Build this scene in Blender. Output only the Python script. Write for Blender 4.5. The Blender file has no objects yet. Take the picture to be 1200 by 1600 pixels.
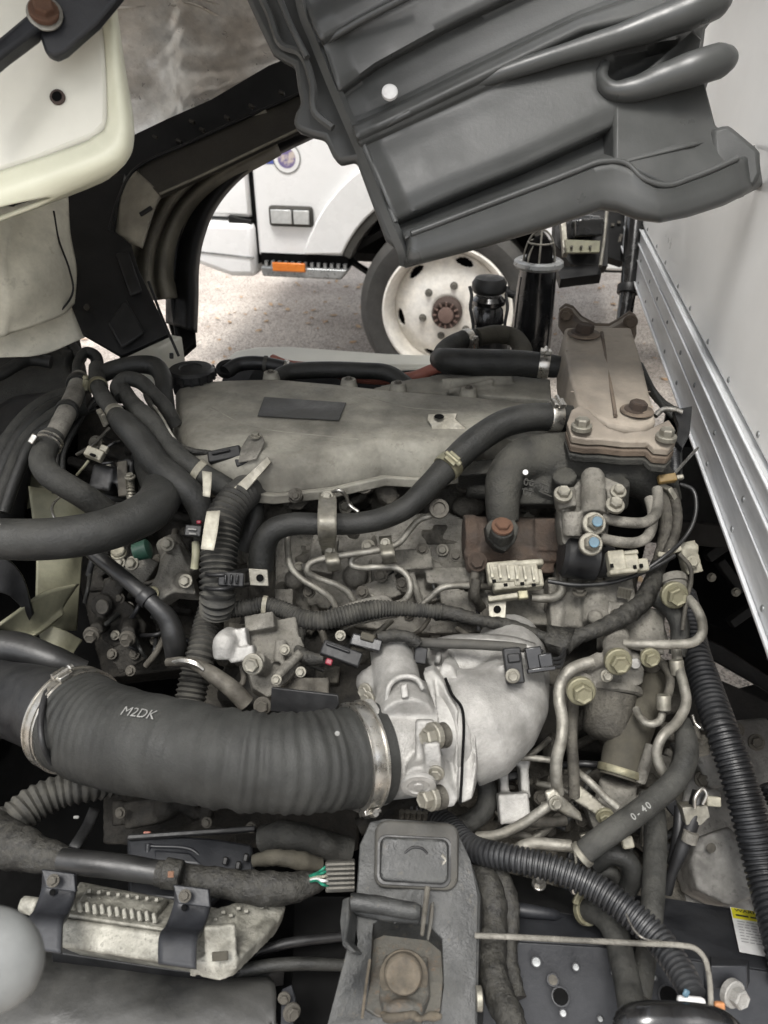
import bpy, bmesh, math, random
import numpy as np
from mathutils import Vector, Matrix, Quaternion
random.seed(7)
R = math.radians
sc = bpy.context.scene
# ---------------------------------------------------------------- camera
EYE = Vector((0, 0, 1.45)); PITCH = R(31.4); YAW = R(10.26); FPX = 1202.0
FW = Vector((-math.sin(YAW), math.cos(YAW), 0)); CR = Vector((math.cos(YAW), math.sin(YAW), 0))
CF = FW*math.cos(PITCH) - Vector((0, 0, 1))*math.sin(PITCH)
CU = FW*math.sin(PITCH) + Vector((0, 0, 1))*math.cos(PITCH)
cd = bpy.data.cameras.new('camera'); cam = bpy.data.objects.new('camera', cd); sc.collection.objects.link(cam)
cam.matrix_world = Matrix(((CR.x, CU.x, -CF.x, EYE.x), (CR.y, CU.y, -CF.y, EYE.y), (CR.z, CU.z, -CF.z, EYE.z), (0, 0, 0, 1)))
cd.sensor_fit = 'VERTICAL'; cd.sensor_height = 36; cd.lens = 36*FPX/1600; cd.clip_start = .02; cd.clip_end = 400
cd.dof.use_dof = True; cd.dof.focus_distance = 1.0; cd.dof.aperture_fstop = 8.5
sc.camera = cam
# ---------------------------------------------------------------- overcast daylight
w = bpy.data.worlds.new('World'); sc.world = w; w.use_nodes = True
nt = w.node_tree; bgn = nt.nodes['Background']
sky = nt.nodes.new('ShaderNodeTexSky'); sky.sky_type = 'NISHITA'; sky.sun_disc = False
sky.sun_elevation = R(66); sky.sun_rotation = R(188); sky.dust_density = 4; sky.air_density = 1.0
hs = nt.nodes.new('ShaderNodeHueSaturation'); hs.inputs['Saturation'].default_value = .22
nt.links.new(sky.outputs[0], hs.inputs['Color']); nt.links.new(hs.outputs[0], bgn.inputs['Color'])
bgn.inputs['Strength'].default_value = .13
sl = bpy.data.lights.new('sun', 'SUN'); sl.energy = 1.5; sl.angle = R(20); sl.color = (1, .97, .92)
so = bpy.data.objects.new('sun', sl); sc.collection.objects.link(so)
# the sun stands behind the photographer, to the rear of the truck
az = R(188); el = R(66)
sdir = Vector((math.sin(az)*math.cos(el), math.cos(az)*math.cos(el), math.sin(el)))
so.rotation_mode = 'QUATERNION'; so.rotation_quaternion = (sdir).to_track_quat('Z', 'Y')
sc.view_settings.view_transform = 'Standard'; sc.view_settings.look = 'None'
sc.view_settings.exposure = 1.3; sc.view_settings.gamma = 1; sc.view_settings.use_curve_mapping = False
sc.render.engine = 'CYCLES'; sc.cycles.use_denoising = True
sc.cycles.max_bounces = 7; sc.cycles.diffuse_bounces = 4
# ---------------------------------------------------------------- where things stand
def PD(px, py, d):          # the place seen at (px,py) of the photograph, d metres deep
    return EYE + (CF + CR*((px-600)/FPX) + CU*((800-py)/FPX))*d
D0K = [(0, 1.5), (500, 1.30), (580, 1.2), (650, 1.1), (750, 1.05), (850, 1.02), (950, .98), (1050, .93), (1150, .88), (1250, .86), (1350, .84), (1450, .8), (1600, .72), (1900, .66)]
def D0(py):
    return float(np.interp(py, [k[0] for k in D0K], [k[1] for k in D0K]))
MODE = 'E'
def Q(p):                   # point in the current mode: E = height of the engine surface plus offset, A = plain distance
    d = p[2] if MODE == 'A' else D0(p[1]) + p[2]
    return PD(p[0], p[1], d)
def SZ(p, r):               # r image pixels at that point, in metres
    d = p[2] if MODE == 'A' else D0(p[1]) + p[2]
    return r*d/FPX
def mode(m):
    global MODE
    MODE = m
def onplane(px, py, axis, v):
    dr = CF + CR*((px-600)/FPX) + CU*((800-py)/FPX)
    return EYE + dr*((v-EYE[axis])/dr[axis])
# ---------------------------------------------------------------- materials
MT = {}
NOSCALE = {'white_paint', 'box_white', 'aluminium', 'tyre', 'wheel_paint', 'dry_leaf', 'glass_lamp', 'chrome_grey', 'amber', 'blue_paint', 'crest_print', 'label_white', 'label_yellow', 'ink', 'ink_grey', 'offwhite', 'edge_cream', 'orange_cap', 'blue_mark', 'red_plastic', 'red_hose', 'grey_lever', 'hub_brown', 'hub_cap', 'rust', 'grey_plastic', 'heatfoil', 'steel_bright', 'egr_steel', 'paper', 'valve_cover', 'olive', 'cab_brown_light', 'offwhite_dirty'}
def M(name, c, rough=.6, metal=0., c2=None, ns=18, bump=.25, bs=160, dust=0., dustc=(.21, .195, .165), spec=.5, grit=0., gritc=(.02, .018, .015), coat=0, aniso=None, var=.8, ramp=(.38, .64)):
    dust *= .62
    if name not in NOSCALE:
        q = .74 if name in ('cast_alu', 'steel_pipe', 'trans_alu', 'cast_alu_dirty', 'cream_plastic', 'zinc') else .52
        c = tuple(v*q for v in c); c2 = tuple(v*q*.85 for v in c2) if c2 else None; dustc = tuple(v*.72 for v in dustc); gritc = tuple(v*.7 for v in gritc)
    m = bpy.data.materials.new(name); m.use_nodes = True; t = m.node_tree; N = t.nodes; L = t.links
    b = N['Principled BSDF']; b.inputs['Metallic'].default_value = metal; b.inputs['Specular IOR Level'].default_value = spec
    if coat: b.inputs['Coat Weight'].default_value = coat
    tc = N.new('ShaderNodeTexCoord'); co = tc.outputs['Object']
    if aniso:
        mp = N.new('ShaderNodeMapping'); mp.inputs['Scale'].default_value = aniso; L.new(co, mp.inputs[0]); co = mp.outputs[0]
    def noise(s, det=5, rg=.6):
        n = N.new('ShaderNodeTexNoise'); n.inputs['Scale'].default_value = s; n.inputs['Detail'].default_value = det; n.inputs['Roughness'].default_value = rg
        L.new(co, n.inputs['Vector']); return n.outputs['Fac']
    def rampf(x, a, z, lo=0., hi=1.):
        r = N.new('ShaderNodeMapRange'); r.inputs[1].default_value = a; r.inputs[2].default_value = z; r.inputs[3].default_value = lo; r.inputs[4].default_value = hi
        L.new(x, r.inputs[0]); return r.outputs[0]
    def mixc(f, a, bb):
        x = N.new('ShaderNodeMix'); x.data_type = 'RGBA'; L.new(f, x.inputs[0])
        for i, v in ((6, a), (7, bb)):
            if isinstance(v, tuple): x.inputs[i].default_value = (*v, 1)
            else: L.new(v, x.inputs[i])
        return x.outputs[2]
    if c2 is None: c2 = tuple(v*.72 for v in c)
    n1 = noise(ns); col = mixc(rampf(n1, *ramp), c2, c)
    rg = rampf(noise(ns*2.3), .3, .7, max(rough-.1, .03), min(rough+.12, 1))
    vn = rampf(noise(ns*.45, 7, .72), .32, .68, .62, 1.22); v2 = rampf(noise(ns*4.5, 5, .7), .3, .7, .78, 1.16)
    vm = N.new('ShaderNodeMath'); vm.operation = 'MULTIPLY'; L.new(vn, vm.inputs[0]); L.new(v2, vm.inputs[1])
    if var:
        xm = N.new('ShaderNodeMix'); xm.data_type = 'RGBA'; xm.blend_type = 'MULTIPLY'; xm.inputs[0].default_value = var; L.new(col, xm.inputs[6]); L.new(vm.outputs[0], xm.inputs[7]); col = xm.outputs[2]
    if grit > 0:
        g = rampf(noise(ns*7, 3, .7), .62-.1*grit, .70-.05*grit, 0, min(.85, grit)); col = mixc(g, col, gritc)
    if dust > 0:
        ge = N.new('ShaderNodeNewGeometry'); sp = N.new('ShaderNodeSeparateXYZ'); L.new(ge.outputs['Normal'], sp.inputs[0])
        up = rampf(sp.outputs['Z'], -.35, .9, .12, 1); nn = rampf(noise(ns*1.7, 6, .65), .3, .62)
        mm = N.new('ShaderNodeMath'); mm.operation = 'MULTIPLY'; L.new(up, mm.inputs[0]); L.new(nn, mm.inputs[1])
        m2 = N.new('ShaderNodeMath'); m2.operation = 'MULTIPLY'; m2.inputs[1].default_value = dust; L.new(mm.outputs[0], m2.inputs[0])
        m2.use_clamp = True
        col = mixc(m2.outputs[0], col, dustc)
        ra = N.new('ShaderNodeMath'); ra.operation = 'ADD'; ra.use_clamp = True; L.new(rg, ra.inputs[0]); L.new(m2.outputs[0], ra.inputs[1]); rg = ra.outputs[0]
        if metal > 0:
            iv = N.new('ShaderNodeMath'); iv.operation = 'MULTIPLY_ADD'; iv.inputs[1].default_value = -metal; iv.inputs[2].default_value = metal
            L.new(m2.outputs[0], iv.inputs[0]); L.new(iv.outputs[0], b.inputs['Metallic'])
    L.new(col, b.inputs['Base Color']); L.new(rg, b.inputs['Roughness'])
    if bump > 0:
        bp = N.new('ShaderNodeBump'); bp.inputs['Strength'].default_value = bump; bp.inputs['Distance'].default_value = .0028
        L.new(noise(bs, 4, .65), bp.inputs['Height']); L.new(bp.outputs[0], b.inputs['Normal'])
    MT[name] = m; return m
DUST = (.23, .215, .18)
M('rubber', (.034, .035, .034), .47, c2=(.020, .021, .020), ns=14, bump=.35, bs=300, dust=.20, dustc=(.19, .185, .16), spec=0.32)
M('rubber_worn', (.058, .058, .054), .58, c2=(.030, .031, .029), ns=22, bump=.5, bs=260, dust=.34, dustc=(.20, .195, .17), spec=0.28)
M('rubber_clean', (.030, .031, .033), .38, c2=(.022, .023, .024), ns=10, bump=.15, dust=.12)
M('rubber_intake', (.047, .048, .045), .56, c2=(.034, .035, .033), ns=16, bump=.3, bs=420, dust=.16, dustc=(.15, .15, .135), spec=0.3)
M('tape', (.046, .045, .043), .42, c2=(.018, .018, .017), ns=70, bump=.9, bs=190, dust=.38, dustc=(.19, .18, .15), spec=0.25)
M('conduit', (.032, .034, .038), .36, c2=(.024, .025, .028), ns=20, bump=.2, bs=200, dust=.22, dustc=(.17, .17, .165))
M('conduit_dusty', (.05, .05, .048), .55, c2=(.033, .033, .031), ns=30, bump=.3, bs=200, dust=.6, dustc=(.20, .19, .16), spec=0.28)
M('black_plastic', (.022, .023, .025), .42, c2=(.015, .015, .017), ns=20, bump=.15, dust=.16, dustc=(.15, .148, .135), spec=0.35)
M('black_gloss', (.016, .017, .019), .2, c2=(.012, .012, .013), bump=.05, dust=.05, coat=.3)
M('dark_plastic_dusty', (.044, .045, .045), .42, c2=(.034, .035, .035), ns=9, bump=.25, bs=90, dust=.38, dustc=(.20, .195, .175), spec=0.35)
M('grey_plastic', (.056, .058, .057), .34, c2=(.043, .045, .044), ns=7, bump=.07, bs=240, dust=.12, dustc=(.2, .2, .19), ramp=(.3, .7), var=.3)
M('valve_cover', (.27, .26, .22), .66, c2=(.12, .113, .094), ns=13, bump=.35, bs=130, dust=.5, dustc=(.30, .285, .235), grit=.35, gritc=(.07, .06, .045))
M('cast_alu', (.50, .49, .465), .50, metal=.38, c2=(.43, .42, .395), ns=22, bump=.35, bs=520, dust=.16, dustc=(.36, .345, .31), grit=.1, gritc=(.2, .19, .17))
M('cast_alu_dirty', (.30, .285, .25), .6, metal=.3, c2=(.15, .142, .122), ns=30, bump=.6, bs=260, dust=.5, dustc=(.26, .245, .205), grit=.6, gritc=(.05, .045, .038))
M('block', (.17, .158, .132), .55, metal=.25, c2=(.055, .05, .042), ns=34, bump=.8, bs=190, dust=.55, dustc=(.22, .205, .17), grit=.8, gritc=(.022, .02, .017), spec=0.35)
M('block_dark', (.035, .033, .029), .6, metal=.1, c2=(.016, .015, .014), ns=30, bump=.8, bs=170, dust=.4, dustc=(.14, .13, .11), grit=.8, gritc=(.012, .011, .01), spec=0.2)  # darker copy of block, paints shade into the deep-set castings
M('steel_pipe', (.42, .405, .36), .42, metal=.7, c2=(.30, .285, .245), ns=45, bump=.3, bs=300, dust=.4, dustc=(.30, .28, .23))
M('steel_bright', (.50, .49, .46), .3, metal=.95, c2=(.42, .40, .36), ns=60, bump=0, dust=0, var=.2)
M('zinc', (.36, .345, .30), .42, metal=.75, c2=(.36, .34, .28), ns=60, bump=.25, dust=.3, dustc=(.33, .31, .25))
M('zinc_yellow', (.42, .41, .29), .42, metal=.6, c2=(.42, .38, .24), ns=60, bump=.2, dust=.35, dustc=(.36, .34, .24))
M('bolt_dirty', (.20, .185, .155), .6, metal=.4, c2=(.12, .108, .088), ns=60, bump=.4, dust=.4)
M('rust', (.19, .085, .045), .8, c2=(.10, .05, .03), ns=60, bump=.8, bs=250, dust=.3, dustc=(.22, .17, .12))
M('rust_iron', (.125, .078, .054), .75, c2=(.085, .064, .05), ns=25, bump=.7, bs=230, dust=.35, dustc=(.17, .135, .1), grit=.3)
M('egr_steel', (.28, .245, .20), .5, metal=.3, c2=(.17, .145, .118), ns=7, bump=.25, bs=200, dust=.55, dustc=(.33, .295, .245), grit=.3, gritc=(.15, .10, .07))
M('egr_flange', (.22, .165, .12), .6, metal=.2, c2=(.15, .11, .08), ns=20, bump=.4, bs=250, dust=.5, dustc=(.30, .25, .195))
M('graphite_cast', (.040, .041, .038), .5, metal=.1, c2=(.024, .025, .024), ns=12, bump=.7, bs=330, dust=.6, dustc=(.22, .21, .175), spec=0.35)
M('brown_hose', (.115, .105, .08), .7, c2=(.085, .078, .06), ns=14, bump=.35, bs=200, dust=.35, dustc=(.19, .175, .135), spec=0.3)
M('olive', (.27, .265, .18), .5, c2=(.18, .175, .12), ns=12, bump=.15, dust=.35, dustc=(.23, .22, .17))
M('cream_plastic', (.50, .475, .38), .5, c2=(.30, .28, .215), ns=50, bump=.2, dust=.3, dustc=(.4, .37, .29))
M('offwhite', (.62, .61, .53), .4, c2=(.56, .55, .48), ns=5, bump=.05, dust=.0, var=.12)
M('offwhite_dirty', (.62, .60, .50), .55, c2=(.50, .48, .40), ns=7, bump=.1, dust=.15, grit=.25, gritc=(.12, .11, .09))
M('white_paint', (.82, .82, .815), .28, c2=(.76, .765, .755), ns=3, bump=.0, coat=.2, var=.12)
M('box_white', (.88, .885, .87), .35, c2=(.83, .83, .81), ns=2.2, bump=.05, bs=10, var=.12)
M('aluminium', (.74, .75, .76), .42, metal=.35, c2=(.62, .63, .64), ns=9, bump=.08, dust=.1, aniso=(1, .15, 1))
M('frame_paint', (.029, .031, .036), .42, c2=(.020, .022, .028), ns=9, bump=.15, dust=.20, dustc=(.15, .155, .165), spec=0.38)
M('bracket_paint', (.068, .070, .070), .40, c2=(.026, .028, .029), ns=18, bump=.5, bs=140, dust=.36, dustc=(.20, .20, .185), grit=.2, gritc=(.16, .13, .08), spec=0.35)
M('bracket_rust', (.19, .16, .125), .75, c2=(.10, .088, .07), ns=35, bump=.5, dust=.3, dustc=(.28, .24, .17), grit=.4, gritc=(.09, .055, .03), spec=0.25)
M('grey_rubber', (.085, .082, .072), .6, c2=(.095, .093, .085), ns=20, bump=.25, dust=.3, spec=0.3)
M('trans_alu', (.46, .45, .42), .65, metal=.2, c2=(.14, .135, .125), ns=12, bump=.6, bs=120, dust=.3, dustc=(.30, .29, .27), grit=.5, gritc=(.07, .065, .06))
M('heatfoil', (.90, .88, .83), .34, metal=.5, c2=(.60, .54, .47), ns=7, bump=.35, bs=90, grit=.25, gritc=(.25, .2, .15), dust=.0)
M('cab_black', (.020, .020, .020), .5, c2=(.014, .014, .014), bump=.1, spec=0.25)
M('cab_brown', (.055, .049, .038), .55, c2=(.038, .034, .027), ns=8, bump=.2, spec=0.3)
M('cab_brown_light', (.20, .185, .145), .6, c2=(.12, .11, .085), ns=10, bump=.3)
M('glass_lamp', (.55, .56, .55), .12, bump=0, coat=.5, var=.12)
M('chrome_grey', (.33, .34, .34), .3, metal=.5, bump=0)
M('amber', (.75, .22, .02), .3, c2=(.65, .17, .015), bump=.1, var=.12)
M('orange_cap', (.52, .19, .05), .5, c2=(.35, .16, .06), ns=60, bump=.3, dust=.3)
M('blue_paint', (.07, .10, .35), .4, bump=0, var=.12)
M('crest_print', (.55, .48, .42), .4, c2=(.16, .13, .28), ns=22, bump=0, ramp=(.45, .55), var=.12)
M('blue_mark', (.08, .15, .20), .5, bump=0)
M('green_plastic', (.02, .12, .08), .4, bump=.1, dust=.3)
M('green_wire', (.03, .35, .22), .4, bump=0)
M('red_hose', (.30, .10, .07), .5, c2=(.24, .09, .065), bump=.1, dust=.3, dustc=(.32, .2, .16))
M('red_plastic', (.22, .02, .035), .4, bump=0)
M('orange_wire', (.42, .27, .08), .5, bump=.1, dust=.3)
M('paper', (.42, .40, .33), .7, c2=(.34, .32, .26), ns=40, bump=.05)
M('label_white', (.78, .78, .77), .4, bump=0, var=.12)
M('label_yellow', (.75, .68, .03), .4, bump=0, var=.12)
M('ink', (.03, .03, .03), .6, bump=0, var=.12)
M('ink_grey', (.33, .33, .33), .6, bump=0, var=.12)
M('ink_white', (.40, .40, .38), .7, bump=0, var=.12)
M('tyre', (.052, .051, .049), .75, c2=(.035, .035, .033), ns=9, bump=.4, bs=60, dust=.5, dustc=(.16, .15, .135))
M('wheel_paint', (.86, .84, .79), .45, c2=(.78, .74, .66), ns=6, bump=.1, dust=0, grit=.12, gritc=(.3, .2, .12))
M('hub_brown', (.06, .042, .034), .7, c2=(.05, .03, .024), ns=20, bump=.5)
M('hub_cap', (.17, .12, .10), .6, c2=(.2, .13, .11), ns=12, bump=.3)
M('dark_void', (.012, .012, .012), .8, bump=0, spec=0.05)  # near-black with little sheen, paints deep shade in gaps and holes
M('chassis', (.03, .03, .03), .6, c2=(.018, .018, .018), ns=12, bump=.4, dust=.3, dustc=(.11, .10, .09), spec=0.2)
M('grey_lever', (.17, .175, .172), .6, c2=(.12, .125, .12), ns=5, bump=.05)
# ---------------------------------------------------------------- making objects
WO = {}
def tagp(o, label=None, cat=None, group=None, kind=None):
    if label: o['label'] = label
    if cat: o['category'] = cat
    if group: o['group'] = group
    if kind: o['kind'] = kind
def link(o, world, parent=None):
    sc.collection.objects.link(o); WO[o.name] = Vector(world)
    if parent is not None:
        o.parent = parent; o.location = Vector(world) - WO[parent.name]
    else: o.location = world
    return o
def thing(name, label, cat, p, group=None):
    o = bpy.data.objects.new(name, None); o.empty_display_size = .05
    link(o, p if isinstance(p, Vector) else Q(p)); tagp(o, label, cat, group); return o
def mk(name, verts, faces, mat, parent=None, label=None, cat=None, group=None, kind=None, smooth=True, bevel=0, bseg=2, auto=35, mods=None, smat=None, recalc=False):
    V = [Vector(v) for v in verts]
    c = sum(V, Vector())/len(V); zmin = min(v.z for v in V); c.z = zmin
    me = bpy.data.meshes.new(name); me.from_pydata([tuple(v-c) for v in V], [], faces)
    if recalc:
        bm = bmesh.new(); bm.from_mesh(me); bmesh.ops.recalc_face_normals(bm, faces=bm.faces); bm.to_mesh(me); bm.free()
    for mm in (mat if isinstance(mat, (list, tuple)) else [mat]): me.materials.append(MT[mm] if isinstance(mm, str) else mm)
    if smat is not None:
        me.polygons.foreach_set('material_index', smat)
    if smooth: 
        me.polygons.foreach_set('use_smooth', [True]*len(me.polygons))
        if auto:
            try: me.set_sharp_from_angle(angle=R(auto))
            except Exception: pass
    o = bpy.data.objects.new(name, me); link(o, c, parent); tagp(o, label, cat, group, kind)
    if bevel:
        b = o.modifiers.new('bevel', 'BEVEL'); b.width = bevel; b.segments = bseg; b.limit_method = 'ANGLE'; b.angle_limit = R(32)
        b.harden_normals = False
    return o
def frame_of(t, hint=None):
    t = t.normalized(); h = hint or (Vector((0, 0, 1)) if abs(t.z) < .9 else Vector((1, 0, 0)))
    a = t.cross(h).normalized(); return a, a.cross(t).normalized()
def spline(P, Rr, step):
    P = [np.array(p) for p in P]; n = len(P)
    ext = [2*P[0]-P[1]] + P + [2*P[-1]-P[-2]]; re = [Rr[0]] + list(Rr) + [Rr[-1]]
    out = []; ro = []
    for i in range(n-1):
        p0, p1, p2, p3 = ext[i:i+4]
        def tj(a, b): return max(np.linalg.norm(b-a)**.5, 1e-5)
        t0 = 0; t1 = tj(p0, p1); t2 = t1+tj(p1, p2); t3 = t2+tj(p2, p3)
        for k in range(16):
            t = t1+(t2-t1)*k/16
            A1 = (t1-t)/(t1-t0)*p0+(t-t0)/(t1-t0)*p1; A2 = (t2-t)/(t2-t1)*p1+(t-t1)/(t2-t1)*p2; A3 = (t3-t)/(t3-t2)*p2+(t-t2)/(t3-t2)*p3
            B1 = (t2-t)/(t2-t0)*A1+(t-t0)/(t2-t0)*A2; B2 = (t3-t)/(t3-t1)*A2+(t-t1)/(t3-t1)*A3
            out.append((t2-t)/(t2-t1)*B1+(t-t1)/(t2-t1)*B2); f = k/16; f = f*f*(3-2*f); ro.append(re[i+1]*(1-f)+re[i+2]*f)
    out.append(P[-1]); ro.append(Rr[-1])
    out = np.array(out); s = np.concatenate([[0], np.cumsum(np.linalg.norm(np.diff(out, axis=0), axis=1))])
    m = max(int(s[-1]/step), 3); ss = np.linspace(0, s[-1], m+1)
    pos = np.stack([np.interp(ss, s, out[:, k]) for k in range(3)], 1); rr = np.interp(ss, s, ro)
    return [Vector(p) for p in pos], rr, ss
TUB = {}
def tube_data(W, rad, seg=14, rib=None, wrap=0, step=None, sharp=False, bend=0):
    rm = float(np.mean(rad))
    st = step or (rib[0]/5 if rib else max(rm*.4, .002))
    pos, rr, ss = spline([tuple(v) for v in W], rad, st); n = len(pos)
    tan = [(pos[min(i+1, n-1)]-pos[max(i-1, 0)]).normalized() for i in range(n)]
    a, b = frame_of(tan[0], CF*-1 if abs(tan[0].dot(CF)) < .95 else CU)
    A = [a]; B = [b]
    for i in range(1, n):
        q = tan[i-1].rotation_difference(tan[i]); a = (q @ A[-1]); a = (a-tan[i]*a.dot(tan[i])).normalized(); A.append(a); B.append(a.cross(tan[i]).normalized())
    vs = []; ph = random.random()*9
    for i in range(n):
        r0 = rr[i]
        if rib:
            x = (ss[i]/rib[0]) % 1; r0 = r0 + rib[1]*(.5 if x < .55 else -.5) if sharp else r0 + rib[1]*.5*math.cos(2*math.pi*x)
        for k in range(seg):
            th = 2*math.pi*k/seg; r = r0
            if wrap:
                sp = (ss[i]/(rm*1.5)+th/(2*math.pi)+ph) % 1
                r = r0*(1+wrap*(sp-.5)*1.1+wrap*.6*math.sin(ss[i]*95+th*2+ph)*math.sin(ss[i]*41+ph)+wrap*.35*random.uniform(-1, 1))
            vs.append(pos[i]+A[i]*(r*math.cos(th))+B[i]*(r*math.sin(th)))
    fs = []
    for i in range(n-1):
        for k in range(seg):
            k2 = (k+1) % seg; fs.append((i*seg+k, i*seg+k2, (i+1)*seg+k2, (i+1)*seg+k))
    fs.append(tuple(range(seg-1, -1, -1))); fs.append(tuple(range((n-1)*seg, n*seg)))
    return vs, fs, (pos, tan, A, B, rr, ss)
def tube(name, pts, r, mat, parent=None, seg=14, rib=None, wrap=0, step=None, sharp=False, world=False, **kw):
    """pts (px,py,off[,rpx]); r in image pixels (or metres when world)"""
    if world: W = [Vector(p[:3]) for p in pts]; rad = [p[3] if len(p) > 3 else r for p in pts]
    else: W = [Q(p) for p in pts]; rad = [SZ(p, p[3] if len(p) > 3 else r) for p in pts]
    vs, fs, info = tube_data(W, rad, seg, rib, wrap, step, sharp)
    o = mk(name, vs, fs, mat, parent, auto=50 if not sharp else 40, recalc=True, **kw); TUB[o.name] = info; return o
def boxv(c, ax, s):
    vs = [c+ax[0]*(s[0]*i)+ax[1]*(s[1]*j)+ax[2]*(s[2]*k) for k in (-.5, .5) for j in (-.5, .5) for i in (-.5, .5)]
    fs = [(0, 2, 3, 1), (4, 5, 7, 6), (0, 1, 5, 4), (2, 6, 7, 3), (0, 4, 6, 2), (1, 3, 7, 5)]
    return vs, fs
WAX = (Vector((1, 0, 0)), Vector((0, 1, 0)), Vector((0, 0, 1)))
def camax(ang=0, tilt=0):   # right, up, toward the eye; turned by ang in the picture, then tipped back by tilt degrees
    q = Quaternion(CF, R(-ang)*-1); r = q @ CR; u = q @ CU; q2 = Quaternion(r, R(-tilt)); return (r, q2 @ u, q2 @ (CF*-1))
def upax(ang=0):            # right, away, up : a box standing level in the truck
    q = Quaternion(Vector((0, 0, 1)), R(ang)); return (q @ WAX[0], q @ WAX[1], WAX[2])
def box(name, p, s, mat, parent=None, ax=None, px=True, bevel=.0015, **kw):
    c = Q(p) if not isinstance(p, Vector) else p; k = SZ(p, 1) if px and not isinstance(p, Vector) else 1
    vs, fs = boxv(c, ax or camax(), [v*k for v in s]); return mk(name, vs, fs, mat, parent, bevel=bevel, recalc=True, **kw)
def slab(name, pts, th, mat, parent=None, dirv=None, bevel=.001, world=False, hole=None, **kw):
    """outline seen in the picture, thickness th metres running away from it"""
    W = [Vector(p) if world else Q(p) for p in pts]; n = len(W)
    if dirv is None:
        nn = Vector()
        for i in range(n): nn += W[i].cross(W[(i+1) % n])
        nn.normalize(); dirv = nn if nn.dot(CF) > 0 else -nn
    vs = W+[v+dirv*th for v in W]; fs = [tuple(range(n)), tuple(range(2*n-1, n-1, -1))]+[(i, i+n, (i+1) % n+n, (i+1) % n) for i in range(n)]
    return mk(name, vs, fs, mat, parent, bevel=bevel, recalc=True, **kw)
def lathe_data(c, axis, prof, seg=24, hint=None):
    t = axis.normalized(); a, b = frame_of(t, hint); vs = []; fs = []
    for (h, r) in prof:
        for k in range(seg):
            th = 2*math.pi*k/seg; vs.append(c+t*h+a*(r*math.cos(th))+b*(r*math.sin(th)))
    m = len(prof)
    for i in range(m-1):
        for k in range(seg): fs.append((i*seg+k, i*seg+(k+1) % seg, (i+1)*seg+(k+1) % seg, (i+1)*seg+k))
    fs.append(tuple(range(seg-1, -1, -1))); fs.append(tuple(range((m-1)*seg, m*seg)))
    return vs, fs
def lathe(name, p, axis, prof, mat, parent=None, seg=24, px=True, **kw):
    """prof: (height along axis, radius), image pixels when px"""
    c = Q(p) if not isinstance(p, Vector) else p; k = SZ(p, 1) if px and not isinstance(p, Vector) else 1
    vs, fs = lathe_data(c, axis, [(h*k, r*k) for h, r in prof], seg); return mk(name, vs, fs, mat, parent, recalc=True, **kw)
UP = Vector((0, 0, 1)); OUT = Vector((0, -1, 0)); MIX = Vector((0, -.75, .66)).normalized(); EYEW = CF*-1; RT = Vector((1, 0, 0))
AX_UR = (CU*.75+CF*-.6+CR*.3).normalized()
# one bolt of each kind; copies share its mesh
def hexbolt_mesh():
    vs = []; fs = []
    def ring(n, r, z, ph=0):
        s = len(vs); vs.extend([Vector((r*math.cos(2*math.pi*k/n+ph), r*math.sin(2*math.pi*k/n+ph), z)) for k in range(n)]); return s
    def join(a, b, n): fs.extend([(a+k, a+(k+1) % n, b+(k+1) % n, b+k) for k in range(n)])
    a = ring(18, 1.42, -.3); b = ring(18, 1.42, .12); c = ring(18, 1.3, .2); join(a, b, 18); join(b, c, 18); fs.append(tuple(range(c, c+18)))
    d = ring(6, 1.0, .15); e = ring(6, 1.0, .78); f = ring(6, .84, .92); g = ring(6, .55, .86); join(d, e, 6); join(e, f, 6); join(f, g, 6); fs.append(tuple(range(g, g+6)))
    return vs, fs
BM = {}
def bolt(p, rpx, axis=MIX, mat='bolt_dirty', parent=None, name='bolt', long=1., **kw):
    if mat not in BM:
        vs, fs = hexbolt_mesh(); me = bpy.data.meshes.new('bolt'); me.from_pydata(vs, [], fs); me.materials.append(MT[mat]); BM[mat] = me
    o = bpy.data.objects.new(name, BM[mat]); c = Q(p) if not isinstance(p, Vector) else p; r = SZ(p, rpx) if not isinstance(p, Vector) else rpx
    link(o, c, parent); o.rotation_mode = 'QUATERNION'
    o.rotation_quaternion = axis.to_track_quat('Z', 'Y') @ Quaternion((0, 0, 1), random.random()*6); o.scale = (r, r, r*long); tagp(o, **kw); return o
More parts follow.
